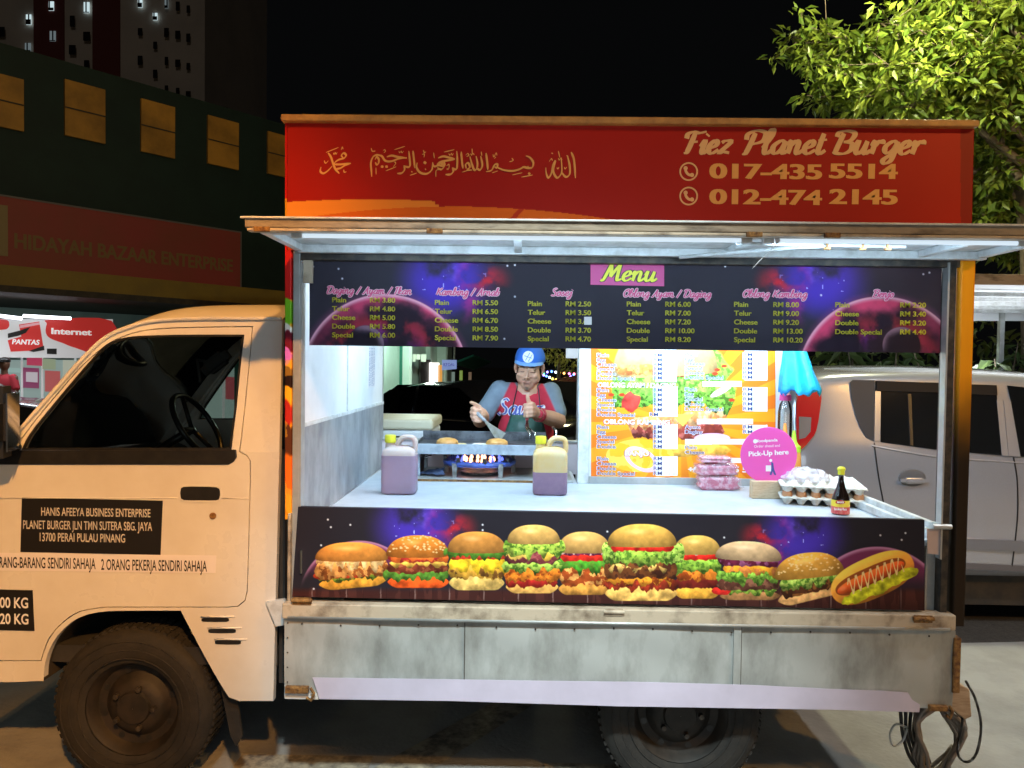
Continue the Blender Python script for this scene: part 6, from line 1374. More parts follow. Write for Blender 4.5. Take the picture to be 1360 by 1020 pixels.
# lettering across the chest, wrapped on the shirt
from mathutils.bvhtree import BVHTree
bv = BVHTree.FromPolygons([v.co for v in shirt.data.vertices], [tuple(p.vertices) for p in shirt.data.polygons])
def drape(P, lift=.002):
    out = []
    for p in P:
        h = bv.ray_cast(Vector((p.x, 1.0, p.z)), Vector((0, 1, 0))); out.append((h[0] + Vector((0, -lift, 0))) if h[0] is not None else p)
    return out
for nm, w_, lf, mt in (('lettering_outline', 5.2, .002, M['white_txt']), ('lettering', 2.6, .004, mat('purple_blue_lettering', (.09, .13, .50), .5))):
    pr = Print(1.9); script(pr, 'Sauer', 660, 722, 551, 12, w_, slant=.15, thin=.6)
    P = drape([Vector(v) for v in pr.mb.v], lf); pr.mb.v = [tuple(p + Vector((0, -(i % 97) * 1e-5, 0))) for i, p in enumerate(P)]; pr.build(nm, mt, shirt)
# trousers and shoes
tr = MB()
for s_ in (-1, 1): caps(tr, (.02 + .085 * s_, 2.0, .80), (.02 + .10 * s_, 1.99, .42), .095, .075); caps(tr, (.02 + .10 * s_, 1.99, .42), (.02 + .105 * s_, 2.02, .05), .072, .055)
ellm(tr, (.02, 2.0, .82), (.16, .14, .10)); fuse(tr, 'trousers', .009, mat('dark_trousers', (.02, .022, .03), .85), ck, 3)
for s_ in (-1, 1):
    f = MB(); ellm(f, (.02 + .105 * s_, 1.95, GZ + .045), (.048, .13, .045)); f.build('shoe', M['black_plastic'], ck, smooth=True)
# apron with bib and neck straps
bvb = bv; rows = []
for j in range(15):
    z = 1.130 + .012 * 0 - .585 * j / 14; hw = .088 + .05 * min(1, j / 4); row = []
    for i in range(17):
        x = .022 + hw * (i / 8 - 1); p = drape([Vector((x, 1.86, z))], .007 + .004 * abs(math.sin(i * .9 + j * .6)))[0]
        if z < .80: p = Vector((x, 1.845 + .01 * math.sin(i * .9) + abs(i - 8) * .004, z))
        row.append(p)
    rows.append(row)
ap = grid_mb(rows).build('apron', mat('dark_green_apron', (.045, .13, .11), .45, color2=(.03, .09, .075), scale=12, bump=.35, bscale=16), ck, smooth=True); s_ = ap.modifiers.new('t', 'SOLIDIFY'); s_.thickness = .003
for s_ in (-1, 1):
    a = rows[0][0 if s_ < 0 else -1]; b = NECK + Vector((.060 * s_, -.035, .005)); mid = [a + (b - a) * t for t in np.linspace(0, 1, 9)]
    P = drape(mid[:-1], .006) + [b]; m_ = MB(); m_.tube(P, .0035, 6); m_.build('apron_strap', M['black_plastic'], ap)
# red watch on the left wrist
wc = WRL + (ELL - WRL).normalized() * .022; ax = (ELL - WRL).normalized(); u = ax.orthogonal().normalized(); w = ax.cross(u)
m_ = MB(); rw = .0385; m_.ring_tube([[wc + ax * d + (u * math.cos(a) + w * math.sin(a)) * r_ for a in np.linspace(0, 6.2832, 25)[:-1]] for d, r_ in ((-.014, rw), (-.012, rw + .003), (.012, rw + .003), (.014, rw))], cap=False)
m_.lathe([(.022, 0), (.022, -.010), (.018, -.013), (.001, -.013)], wc + Vector((.0, -rw, .008)), 20, axis='Y'); m_.build('wrist_watch', mat('red_watch', (.55, .04, .07), .35), ck, smooth=True, angle=40)

# ---- tools in the hands -----------------------------------------------------------------
sp0, sp1 = PR_ + Vector((-.028, -.036, .030)), Vector((at(668, 585, 1.44).x, 1.44, GT + .0))
spt = thing('spatula', 'long metal spatula held in the right fist with its blade on the griddle', 'spatula', sp1)
d = (sp1 - sp0); m_ = MB(); m_.tube([sp0 + d * -.03, sp0 + d * .15, sp0 + d * .42], [.010, .011, .008], 10); m_.build('handle', mat('grey_handle', (.30, .32, .35), .4), spt, smooth=True)
side = d.cross(Vector((0, 1, 0.2))).normalized(); nn = side.cross(d.normalized())
m_ = MB(); secs = [(.42, .006), (.55, .011), (.75, .022), (.97, .034)]
m_.ring_tube([[sp0 + d * t + side * w_ + nn * .0012, sp0 + d * t - side * w_ + nn * .0012, sp0 + d * t - side * w_ - nn * .0012, sp0 + d * t + side * w_ - nn * .0012] for t, w_ in secs]); m_.build('blade', mat('worn_blade', (.55, .55, .5), .3, .8, color2=(.4, .38, .3), scale=30), spt)
tg0 = PL_ + Vector((-.018, -.022, -.045)); tgt = Vector((at(707, 592, 1.45).x, 1.46, GT + .002))
tg = thing('tongs', 'short steel tongs with red and white handle held upright in the left fist', 'tongs', tgt)
m_ = MB(); m_.tube([tg0 + Vector((0, 0, .022)), tg0 + Vector((0, 0, -.012))], .0095, 10); m_.build('handle', mat('red_handle', (.6, .08, .08), .4), tg, smooth=True)
for s_ in (-1, 1):
    m_ = MB(); m_.tube([tg0 + Vector((.002 * s_, 0, -.010)), tg0 + Vector((.006 * s_, -.03, -.05)), tgt + Vector((.014 * s_, 0, .03)), tgt + Vector((.012 * s_, 0, .0))], [.004, .006, .006, .004], 8); m_.build('arm', M['chrome'], tg, smooth=True)

# ================================================================== CARS
M['silver'] = mat('silver_car_paint', (.44, .45, .50), .26, .3, color2=(.41, .42, .47), scale=300, detail=1, coat=1.0)
M['car_glass'] = mat('dark_car_glass', (.010, .011, .012), .08, coat=.3)
CY = 1.86
car = thing('parked_car', 'silver hatchback parked behind the truck with a red tail light', 'car', (3.3, 2.6, GZ))
def carY(z, belt=.95, lean=.24):
    b = .025 * (1 - ((z - .55) / .45) ** 2) if z < 1.0 else .025 * (1 - 1.0)
    return CY - max(0, b) + max(0, z - belt) * lean
def cpt(px, py, dy=0.0):
    Y = CY
    for _ in range(5): Y = carY(at(px, py, Y).z)
    return at(px, py, Y) + Vector((0, dy, 0))
xr, zr_ = cpt(1052, 560).x, 0
# body loft: stations along X, cross-section from near sill over the roof to the far sill
W_ = 1.48
def sect(x, zs, zbelt, zroof, shrink=0.0):
    pts = []
    for z in np.linspace(zs, zbelt, 8): pts.append((carY(z) + shrink, z))
    yr = carY(zroof - .07)
    for z in np.linspace(zbelt, zroof - .07, 6)[1:]: pts.append((carY(z) + shrink, z))
    yt = carY(zroof - .07) + shrink
    mid = CY + W_ / 2
    for t in (.12, .3, .55, .8, 1.0):
        a = t * 1.5708; pts.append((yt + .10 * math.sin(a) * 1.0 + (mid - yt - .10) * max(0, t - .3) / .7, zroof - .07 + .075 * math.sin(min(1.5708, a * 1.25))))
    half = pts; return [Vector((x, y, z)) for y, z in half] + [Vector((x, 2 * mid - y, z)) for y, z in half[::-1][1:]]
zroofA = at(1150, 487, 2.0).z
st = [(xr - .05, .38, .80, .93, .10), (xr - .03, .30, .92, 1.18, .05), (xr + .02, .22, .95, zroofA - .10, .025), (xr + .12, .18, .96, zroofA - .02, .008), (xr + .35, .18, .96, zroofA, 0), (xr + .9, .18, .95, zroofA + .01, 0), (xr + 1.5, .18, .95, zroofA, 0), (xr + 1.95, .18, .95, zroofA - .06, 0),
      (xr + 2.2, .18, .95, zroofA - .18, .01), (xr + 2.62, .18, .93, 1.02, .02), (xr + 2.9, .18, .88, .95, .03), (xr + 3.2, .2, .80, .88, .06), (xr + 3.36, .25, .70, .78, .12), (xr + 3.42, .32, .6, .66, .2)]
mb = MB(); secs = [sect(*s_) for s_ in st]; mb.ring_tube(secs, cap=True); cb_ = mb.build('car_body', M['silver'], car, smooth=True, angle=45)
s_ = cb_.modifiers.new('sub', 'SUBSURF'); s_.levels = 1; s_.render_levels = 1
def cplate(name, m, px, dy, th=.004, parent=car, smoothpts=0, holes=()):
    if smoothpts: px = cr(px, smoothpts, True)
    mb = MB(); mb.poly([cpt(x, y, dy) for x, y in px], [[cpt(x, y, dy) for x, y in h] for h in holes], off=Vector((0, th, 0))); return mb.build(name, m, parent)
cplate('quarter_panel_trim', mat('dark_grey_trim', (.045, .055, .07), .4, spec=.25), [(1128, 508), (1132, 504.5), (1161, 505), (1160, 586), (1150, 581), (1142, 568), (1136, 552), (1130, 528)], -.006)
cplate('window_pillar', M['silver'], [(1161.5, 520), (1169, 520), (1168, 586), (1160.5, 585)], -.009)
dg1 = cplate('side_window', M['car_glass'], [(1162, 506), (1240, 508), (1322, 512.5), (1329, 604), (1250, 598), (1169, 587), (1169.5, 520), (1162, 519)], -.007)
cplate('window_channel', M['black_plastic'], [(1205, 523), (1209, 523), (1212, 592), (1208, 591)], -.010)
cplate('window_visor', mat('smoked_visor', (.014, .015, .018), .45, spec=.15), [(1163, 505.5), (1322, 511.5), (1323, 525), (1240, 521), (1163, 519)], -.013)
cplate('window_pillar', M['silver'], [(1322.5, 531), (1331, 531.5), (1338, 605), (1329.5, 604.5)], -.009); cplate('window_pillar', M['silver'], [(1331.8, 531.5), (1341, 532), (1354, 606.5), (1338.6, 605.2)], -.009)
cplate('side_window', M['car_glass'], [(1337, 512), (1400, 518), (1460, 540), (1490, 610), (1355, 606.5), (1341, 530)], -.007)
def cline(name, pts, r, m, dy=-.001): mb = MB(); mb.tube([cpt(x, y, dy) for x, y in cr(pts, 5)], r, 5); return mb.build(name, m, car)
cline('door_gap', [(1161, 588), (1165, 620), (1170, 650), (1180, 700), (1192, 750)], .004, M['black_plastic']); cline('door_gap', [(1346, 607), (1351, 640), (1351, 690), (1344, 752)], .004, M['black_plastic'])
cline('belt_crease', [(1158, 592), (1240, 606), (1330, 613), (1480, 622)], .007, M['silver'], .001)
cline('sill_groove', [(1180, 709), (1290, 716), (1350, 722), (1480, 726)], .010, M['silver'], -.001)
cplate('side_moulding', mat('grey_side_moulding', (.20, .20, .22), .4), [(1200, 711), (1480, 724), (1480, 738), (1200, 725)], -.012, .01)
cplate('sill_skirt', mat('dark_sill', (.14, .13, .14), .5), [(1200, 744), (1480, 757), (1480, 764), (1200, 752)], -.004, .01)
mb = MB(); c = cpt(1211, 634.5, -.002); ellm_ = bmesh.new(); bmesh.ops.create_icosphere(ellm_, subdivisions=3, radius=1); mb.bm(ellm_, Matrix.Translation(c) @ Matrix.Diagonal((.078, .006, .050, 1))); hd = mb.build('door_handle', mat('handle_recess', (.16, .16, .17), .4), car, smooth=True)
mb = MB(); bm = bmesh.new(); bmesh.ops.create_cube(bm, size=1); bmesh.ops.bevel(bm, geom=bm.edges[:], offset=.22, segments=3, affect='EDGES'); mb.bm(bm, Matrix.Translation(c + Vector((0, -.022, -.012))) @ Matrix.Diagonal((.15, .022, .036, 1))); mb.build('handle_bar', M['silver'], hd, smooth=True, angle=50)
tl = [(1058, 524), (1068, 518), (1089, 517), (1088, 545), (1083, 572), (1076, 583), (1064, 596), (1058, 590)]
cplate('tail_light', mat('red_tail_lens', (.55, .012, .02), .15, coat=.6, emit=(.6, .01, .02), estr=.06), tl, -.012, .02, smoothpts=2)
cplate('tail_light', mat('clear_tail_lens', (.30, .26, .25), .12, coat=.6), [(1060, 553), (1076, 554), (1075, 573), (1068, 581), (1060, 583)], -.018, .012)
for x in (xr + .58, xr + 2.72):
    for yy in (CY - .004, CY + W_ - .16):
        mb = MB(); mb.lathe([(.16, 0), (.255, -.012), (.275, .02), (.275, .13), (.25, .16), (.16, .16)], (x, yy, GZ + .275), 36, axis='Y'); w_ = mb.build('wheel', M['rubber'], car, smooth=True, angle=50)
        mb = MB(); mb.lathe([(.165, -.006), (.13, -.014), (.04, -.02), (.001, -.02)], (x, yy, GZ + .275), 36, axis='Y'); mb.build('rim', M['galv'], w_, smooth=True)
mb = MB(); mb.box(xr + .1, xr + 3.3, CY + .1, CY + W_ - .1, .04, .24); mb.build('underbody', M['underbody'], car)

# black sedan seen through the serving window
def sedan(c, yaw, name, label, paint, L=4.2, H=1.36, glass=M['car_glass'], tail=False):
    t = thing(name, label, 'car', c); Rz = Matrix.Rotation(R(yaw), 3, 'Z'); W2 = .84
    pr_ = cr([(-2.1, .28), (-2.1, .55), (-2.02, .70), (-1.4, .84), (-.95, .90), (-.35, 1.26), (.2, H), (.75, 1.33), (1.25, 1.05), (1.45, .98), (2.0, .94), (2.1, .75), (2.1, .3)], 4)
    def P(x, y, z): return Vector(c) + Rz @ Vector((x * L / 4.2, y, z))
    rings = []
    for k in (-1, -.97, -.85, -.5, 0, .5, .85, .97, 1):
        e = 1 - .10 * abs(k) ** 6; rings.append([P(x * (1 - .05 * abs(k) ** 4), W2 * k * (1 - .13 * max(0, z - .9) / .45), .28 + (z - .28) * e) for x, z in pr_])
    n = len(pr_); mb = MB(); mb.add([p for r in rings for p in r], [(i * n + j, i * n + j + 1, (i + 1) * n + j + 1, (i + 1) * n + j) for i in range(len(rings) - 1) for j in range(n - 1)] + [tuple(range(n)), tuple(range((len(rings) - 1) * n, len(rings) * n))[::-1]]); mb.build('car_body', paint, t, smooth=True, angle=50)
    for s_ in (-1, 1):
        def wy(z): return s_ * (W2 * (1 - .13 * max(0, z - .9) / .45) + .006)
        for pts in ([(-.88, .93), (-.36, 1.22), (.05, 1.28), (.05, .95)], [(.10, .95), (.10, 1.285), (.68, 1.27), (1.10, 1.03), (1.10, .97)]):
            mb = MB(); mb.poly([P(x, wy(z), z) for x, z in pts], off=Rz @ Vector((0, -.01 * s_, 0))); mb.build('side_window', glass, t)
        mb = MB(); mb.tube([P(-.9, wy(.93), .93), P(1.12, wy(.95), .95)], .012, 5); mb.build('window_strip', M['chrome'], t)
        for x in (-.2, .75):
            mb = MB(); mb.tube([P(x, s_ * .86, .80), P(x + .17, s_ * .86, .805)], .014, 6); mb.build('door_handle', M['chrome'], t)
        for x in (-1.35, 1.3):
            mb = MB(); q = P(x, s_ * .74, .30); rg = []
            for rr_, dd in ((.18, 0), (.28, -.01), (.30, .02), (.30, .16), (.18, .18)): rg.append([q + Rz @ Vector((rr_ * math.cos(a), s_ * (.09 - dd), rr_ * math.sin(a))) for a in np.linspace(0, 6.2832, 25)[:-1]])
            mb.ring_tube(rg); mb.build('wheel', M['rubber'], t, smooth=True, angle=40)
    mb = MB(); mb.poly([P(-.92, -.68, .93), P(-.92, .68, .93), P(-.40, .60, 1.26), P(-.40, -.60, 1.26)], off=Rz @ Vector((-.012, 0, .012))); mb.build('windscreen', glass, t)
    for s_ in (-1, 1):
        mb = MB(); mb.box(-.02, .02, -.2, .2, -.07, .07, .01); mb.v = [tuple(P(2.08 if tail else -2.08, s_ * .55, .70) + Rz @ Vector(v)) for v in mb.v]; mb.build('tail_light' if tail else 'headlight', mat('lamp_lens', (.5, .02, .03) if tail else (.6, .6, .6), .2, emit=(.8, .03, .04) if tail else None, estr=.5 if tail else 0), t)
    return t
M['black_car'] = mat('black_car_paint', (.006, .006, .008), .12, coat=.6)
c = at(590, 540, 6.0); sedan((c.x + .15, 6.3, GZ - .02), -38, 'parked_car', 'black sedan parked behind the serving window', M['black_car'], H=1.32, glass=M['glass'])
c = at(790, 545, 7.2); sedan((c.x + .15, 8.2, GZ), 62, 'parked_car', 'dark red car seen through the serving window below the coloured bulbs', mat('dark_red_car_paint', (.06, .012, .018), .2, coat=.5), tail=False)

# chest freezer behind the window
c = at(540, 560, 1.95); fz = thing('cool_box', 'white cool box with cream lid outside the serving window', 'cool box', (c.x, 2.1, GZ))
z1 = at(540, 556.5, 1.9).z; x1 = at(573, 560, 1.88).x
mb = MB(); mb.box(x1 - .75, x1, 1.88, 2.36, GZ + .02, z1 - .065, .015); mb.build('box_body', M['white_board'], fz)
mb = MB(); mb.box(x1 - .76, x1 + .01, 1.87, 2.37, z1 - .062, z1, .015); mb.build('lid', mat('cream_lid', (.72, .66, .48), .5), fz)
mb = MB(); mb.tube([(x1 - .22, 1.875, z1 - .14), (x1 - .22, 1.855, z1 - .10), (x1 - .16, 1.855, z1 - .10), (x1 - .16, 1.875, z1 - .14)], .006, 6); mb.build('handle', M['black_metal'], fz)

# ================================================================== BUILDINGS
M['green_wall'] = mat('dark_green_wall', (.006, .026, .021), .7, color2=(.004, .019, .016), scale=1.5)
M['mint'] = mat('mint_plaster', (.42, .56, .50), .7, color2=(.36, .48, .43), scale=2)
M['green_pillar'] = mat('green_pillar_paint', (.03, .22, .15), .5)
M['shutter'] = mat('grey_roller_shutter', (.30, .34, .36), .5, .3, bump=.3, bscale=4, stretch=(1, 1, 20))
M['amber_panel'] = mat('amber_facade_panel', (.55, .27, .035), .6, color2=(.30, .15, .022), scale=1.2)
M['sign_red'] = mat('faded_red_signboard', (.34, .05, .045), .6, color2=(.28, .06, .04), scale=.8)
M['ochre'] = mat('ochre_fascia', (.30, .20, .03), .6, color2=(.24, .16, .03), scale=2)
# facade line: passes A0 (photo x=0) towards A1 (photo x=317)
A0 = at(0, 474, 10.5); A1 = at(317, 478, 14.0); A0.z = A1.z = 0; U = (A1 - A0).normalized(); LEN = (A1 - A0).length; NV = Vector((U.y, -U.x, 0)); 
if NV.dot(CAM - A0) < 0: NV = -NV
def F(u, d, z): return A0 + U * u + NV * d + Vector((0, 0, z))        # u along, d towards the street
def fbox(mb, u0, u1, d0, d1, z0, z1):
    mb.add([F(u, d, z) for z in (z0, z1) for d in (d0, d1) for u in (u0, u1)], [(0, 2, 3, 1), (4, 5, 7, 6), (0, 1, 5, 4), (2, 6, 7, 3), (0, 4, 6, 2), (1, 3, 7, 5)]); return mb
def up(px, py):
    """facade coordinates (u, z) of a photo pixel on the plane d=0"""
    d = CROT @ Vector(((px - 680) / FPX, -(py - 510) / FPX, -1)); t = (A0 - CAM).dot(NV) / d.dot(NV); p = CAM + d * t; return (p - A0).dot(U), p.z
bz = thing('bazaar_building', 'dark green shop building with amber panels along its parapet', 'building', F(LEN * .5, 0, GZ))
ztop = up(60, 88)[1]
mb = MB(); fbox(mb, -7, LEN * 2.1, -7, -.3, 3.05, ztop + .3); mb.build('wall', M['green_wall'], bz)
mb = MB(); fbox(mb, -7, LEN * 2.1, -.3, .35, 2.62, 3.0); mb.build('fascia', M['ochre'], bz)
mb = MB(); fbox(mb, -7, LEN * 2.1, -6.9, .9, 2.50, 2.61); mb.build('canopy_soffit', M['underbody'], bz)
for (x0, x1, y0, y1) in ((-150, -110, 40, 110), (-65, 38, 88, 160), (93, 147, 108, 182), (195, 240, 133, 203), (284, 325, 155, 219), (364, 398, 176, 232), (430, 458, 195, 245)):
    a = up(x0, (y0 + y1) / 2)[0]; b = up(x1, (y0 + y1) / 2)[0]; z0_ = up((x0 + x1) / 2, y1)[1]; z1_ = up((x0 + x1) / 2, y0)[1]
    mb = MB(); fbox(mb, a, b, -.295, -.24, z0_, z1_); p_ = mb.build('facade_panel', M['amber_panel'], bz)
    mb = MB(); zz = (z0_ + z1_) / 2; fbox(mb, a, b, -.239, -.225, zz - .012, zz + .012); mb.build('panel_joint', M['underbody'], p_)
for u in (LEN * .02 - 3.2, LEN * 1.04, LEN * 1.45):
    mb = MB(); fbox(mb, u - .14, u + .14, -.25, .03, GZ, 2.49); mb.build('column', M['green_pillar'], bz)
mb = MB(); fbox(mb, -7, LEN * 2.1, -7, -3.4, GZ, 2.49); mb.build('rear_wall', M['mint'], bz)
# red signboard
sgb = thing('signboard', 'long dark red bazaar signboard across the green shop front', 'sign', F(LEN / 2, .05, 3.0))
ua, za = up(-150, 300); ub_, zb_ = up(316, 388); zt_ = up(160, 286)[1]; zbm = up(160, 377)[1]
mb = MB(); fbox(mb, ua, ub_, .0, .09, zbm, zt_); mb.build('board', M['sign_red'], sgb)
mb = MB(); 
for (a, b, c_, d_) in ((ua, ub_, zt_, zt_ + .03), (ua, ub_, zbm - .03, zbm)): fbox(mb, a, b, -.01, .10, c_, d_)
fbox(mb, ub_, ub_ + .03, -.01, .10, zbm - .03, zt_ + .03); mb.build('frame', mat('dull_frame', (.16, .14, .14), .5), sgb)
pr = Print(ex=U, nn=NV, lift=0); u0 = up(17, 325)[0]; u1 = up(306, 350)[0]
pr.text('HIDAYAH BAZAAR ENTERPRISE', 0, u1 - u0, 0, .26, O=F(u0, .096, zbm + .46), sc=1, bold=.03); pr.build('lettering', mat('dull_green_gold', (.24, .15, .05), .6), sgb)
u0 = up(-8, 325)[0]; mb = MB(); fbox(mb, u0 - .5, up(8, 320)[0], .0905, .10, zbm + .3, zt_ - .15); mb.build('emblem_box', mat('dull_olive', (.30, .22, .10), .6), sgb)

# lit shop with banner under the canopy
ls = thing('phone_shop', 'brightly lit phone shop front under the canopy with a red and white banner', 'shop', F(.5, -1.0, GZ))
def fp(px, py, dd):
    d = CROT @ Vector(((px - 680) / FPX, -(py - 510) / FPX, -1)); t = (A0 + NV * dd - CAM).dot(NV) / d.dot(NV); return CAM + d * t
DD = -1.0
mb = MB(); mb.add([fp(x, y, DD) for x, y in ((-120, 478), (160, 478), (160, 575), (-120, 585))], [(0, 1, 2, 3)]); M['shopglow'] = emit_mat('lit_shop_interior', (.62, .85, .80), .30); mb.build('shop_glass', M['shopglow'], ls)
mb = MB(); mb.add([fp(x, y, DD) for x, y in ((272, 470), (350, 470), (350, 575), (272, 575))], [(0, 1, 2, 3)]); mb.build('shop_glass', M['shopglow'], ls)
fm_ = mat('white_shop_frame', (.8, .8, .8), .4, emit=(.8, .9, .95), estr=.25)
for x in (-40, 29, 56, 100, 297, 325): 
    mb = MB(); a = fp(x - 1.6, 475, DD + .02); b = fp(x + 1.6, 475, DD + .02); zt = a.z; mb.add([a, b, Vector((b.x, b.y, GZ)), Vector((a.x, a.y, GZ))], [(0, 1, 2, 3)]); mb.build('mullion', fm_, ls)
def fq(name, m, pts, dd, parent): mb = MB(); P = [fp(x, y, dd) for x, y in pts]; mb.poly(P, off=-NV * .02); return mb.build(name, m, parent)
for i, (x0, x1, y0, y1, cc) in enumerate(((36, 56, 474, 485, (.75, .05, .15)), (31, 52, 488, 515, (.35, .03, .16)), (57, 74, 476, 490, (.45, .55, .35)), (60, 80, 492, 520, (.70, .12, .12)), (2, 28, 488, 494, (.5, .75, .7)), (84, 104, 478, 500, (.7, .75, .6)), (-30, -8, 480, 520, (.6, .1, .2)), (300, 312, 500, 530, (.5, .1, .12)))):
    fq('window_poster', emit_mat('lit_poster_%s' % 'abcdefgh'[i], cc, .45), [(x0, y0), (x1, y0 + 1), (x1, y1 + 1), (x0, y1)], DD + .05, ls)
fq('poster_card', emit_mat('lit_card', (.75, .68, .74), .5), [(35, 494), (50, 494.5), (50, 508), (35, 507)], DD + .08, ls)
# banner: white with red speech bubble
bn = thing('shop_banner', 'white and red phone shop banner hanging under the canopy', 'banner', fp(60, 475, -.6))
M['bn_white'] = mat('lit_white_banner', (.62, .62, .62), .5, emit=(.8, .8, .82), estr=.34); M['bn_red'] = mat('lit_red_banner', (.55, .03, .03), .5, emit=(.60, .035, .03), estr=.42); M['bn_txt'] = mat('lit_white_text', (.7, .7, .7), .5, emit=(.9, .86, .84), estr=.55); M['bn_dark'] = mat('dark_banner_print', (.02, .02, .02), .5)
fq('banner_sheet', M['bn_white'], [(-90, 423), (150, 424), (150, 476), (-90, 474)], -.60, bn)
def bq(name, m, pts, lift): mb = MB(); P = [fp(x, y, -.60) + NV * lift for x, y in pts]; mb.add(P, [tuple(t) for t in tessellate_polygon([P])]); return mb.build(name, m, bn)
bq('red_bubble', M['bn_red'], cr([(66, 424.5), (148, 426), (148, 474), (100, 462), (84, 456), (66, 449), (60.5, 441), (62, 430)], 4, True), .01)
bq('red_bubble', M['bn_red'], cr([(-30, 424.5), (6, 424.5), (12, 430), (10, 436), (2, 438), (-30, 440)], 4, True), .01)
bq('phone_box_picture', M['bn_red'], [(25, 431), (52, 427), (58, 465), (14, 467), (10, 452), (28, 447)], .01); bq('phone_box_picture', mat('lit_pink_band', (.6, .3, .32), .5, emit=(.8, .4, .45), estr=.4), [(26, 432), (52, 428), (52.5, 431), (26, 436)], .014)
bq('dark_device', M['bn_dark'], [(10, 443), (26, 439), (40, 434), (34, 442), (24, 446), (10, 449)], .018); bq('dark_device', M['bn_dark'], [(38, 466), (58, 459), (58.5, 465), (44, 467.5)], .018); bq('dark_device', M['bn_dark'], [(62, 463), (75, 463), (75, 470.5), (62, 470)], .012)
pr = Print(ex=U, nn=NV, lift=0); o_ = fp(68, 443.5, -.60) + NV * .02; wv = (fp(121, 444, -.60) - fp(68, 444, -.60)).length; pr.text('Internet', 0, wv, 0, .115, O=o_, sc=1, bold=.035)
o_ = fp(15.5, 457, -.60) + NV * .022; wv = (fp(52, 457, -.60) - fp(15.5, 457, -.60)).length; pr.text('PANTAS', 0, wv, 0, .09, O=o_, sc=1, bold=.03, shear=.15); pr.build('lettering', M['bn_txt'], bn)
# tube lights under the canopy
M['tube2'] = emit_mat('shop_tube', (.85, .92, 1.0), 5.0)
for (x0, x1, d_) in ((-60, -3, 'farthest from the cab'), (0, 29, 'the short one'), (31, 94, 'the long one next to the cab roof')):
    a, b = fp(x0, 419.5, -.3), fp(x1, 423.0, -.3); mb = MB(); mb.tube([a, b], .03, 8); tag(mb.build('tube_light', M['tube2']), 'glowing white tube light under the dark canopy, ' + d_, 'tube light', 'tube lights over the shop banner')
lamp('AREA', 'shop_tube_light', fp(10, 424, 0.2), 25, (.85, .92, 1), fp(10, 520, .4), shape='RECTANGLE', size=2.5, size_y=.1)
# man by the shop
P0 = fp(6, 520, -.15); zc_ = fp(6, 490, -.15).z; pz = fp(4, 474.5, -.15).z
mn = thing('person', 'man in dark cap and red shirt standing in front of the lit shop', 'person', (P0.x, P0.y, GZ))
k = pz / 1.70; mb = MB(); X0, Y0 = P0.x, P0.y
ellm(mb, (X0, Y0, pz - .12), (.082, .095, .12)); caps(mb, (X0, Y0, pz - .2), (X0, Y0, pz - .33), .05, .06)
for s_ in (-1, 1): caps(mb, (X0 + .19 * s_, Y0, pz - .36), (X0 + .24 * s_, Y0 - .05, pz - .62), .05, .042); caps(mb, (X0 + .24 * s_, Y0 - .05, pz - .62), (X0 + .16 * s_, Y0 - .22, pz - .75), .042, .032); ellm(mb, (X0 + .14 * s_, Y0 - .27, pz - .77), (.035, .06, .03))
caps(mb, (X0, Y0, pz - .4), (X0, Y0, pz - .8), .1, .1); fuse(mb, 'body', .012, mat('dark_skin', (.16, .08, .05), .5), mn)
mb = MB(); ellm(mb, (X0, Y0, pz - .48), (.19, .12, .20)); ellm(mb, (X0, Y0, pz - .75), (.17, .12, .2))
for s_ in (-1, 1): caps(mb, (X0 + .16 * s_, Y0, pz - .36), (X0 + .23 * s_, Y0 - .03, pz - .54), .07, .062)
fuse(mb, 'shirt', .014, mat('red_shirt', (.50, .03, .05), .8), mn)
mb = MB(); lz = pz - .85
for s_ in (-1, 1): caps(mb, (X0 + .08 * s_, Y0, lz), (X0 + .1 * s_, Y0, GZ + .06), .09, .06); ellm(mb, (X0 + .1 * s_, Y0 - .06, GZ + .04), (.05, .12, .04))
fuse(mb, 'trousers', .016, mat('dark_jeans', (.02, .025, .05), .8), mn)
mb = MB(); ellm(mb, (X0, Y0 + .01, pz - .06), (.088, .1, .065)); mb.box(X0 - .07, X0 + .07, Y0 - .19, Y0 - .06, pz - .085, pz - .07, .005); mb.build('cap', M['black_plastic'], mn, smooth=True, angle=40)
# dark parked car between cab and shop
c = fp(-35, 545, .9); sedan((c.x - .2, c.y - .6, GZ), 200, 'parked_car', 'dark car with black roof parked in front of the phone shop', mat('dark_grey_car', (.02, .02, .022), .2, coat=.5), H=1.38)

# mint shophouse seen through the serving window
sh_ = thing('shophouse', 'mint shophouse with green pillars and a lit doorway seen through the serving window', 'building', (-.6, 14, GZ))
def B(px, Y, z): p = at(px, 483, Y); return Vector((p.x, Y, z))
def quadw(name, m, pxa, Ya, pxb, Yb, z0, z1, th=.08, parent=sh_):
    a, b = B(pxa, Ya, 0), B(pxb, Yb, 0); n_ = Vector((b.y - a.y, -(b.x - a.x), 0)).normalized(); n_ = n_ if n_.y > 0 else -n_
    mb = MB(); mb.poly([Vector((a.x, a.y, z0)), Vector((b.x, b.y, z0)), Vector((b.x, b.y, z1)), Vector((a.x, a.y, z1))], off=n_ * th); return mb.build(name, m, parent)
def Zp(py, Y): return at(600, py, Y).z
M['mint_lit'] = M['mint']
quadw('wall', M['mint'], 440, 9.0, 600, 16.0, GZ, 3.2, .2); 
quadw('roller_shutter', M['shutter'], 513, 11.65, 529, 12.3, GZ, Zp(471, 12), .05)
quadw('fascia', M['green_wall'], 440, 8.6, 600, 15.4, 2.35, 3.3, .1)
for a, Ya, w in ((538, 12.0, 4.2), (571, 13.8, 2.0), (592, 14.6, 2.2)): quadw('pillar', M['green_pillar'] if a == 538 else M['mint'], a, Ya, a + w, Ya + .05, GZ, 2.4, .3)
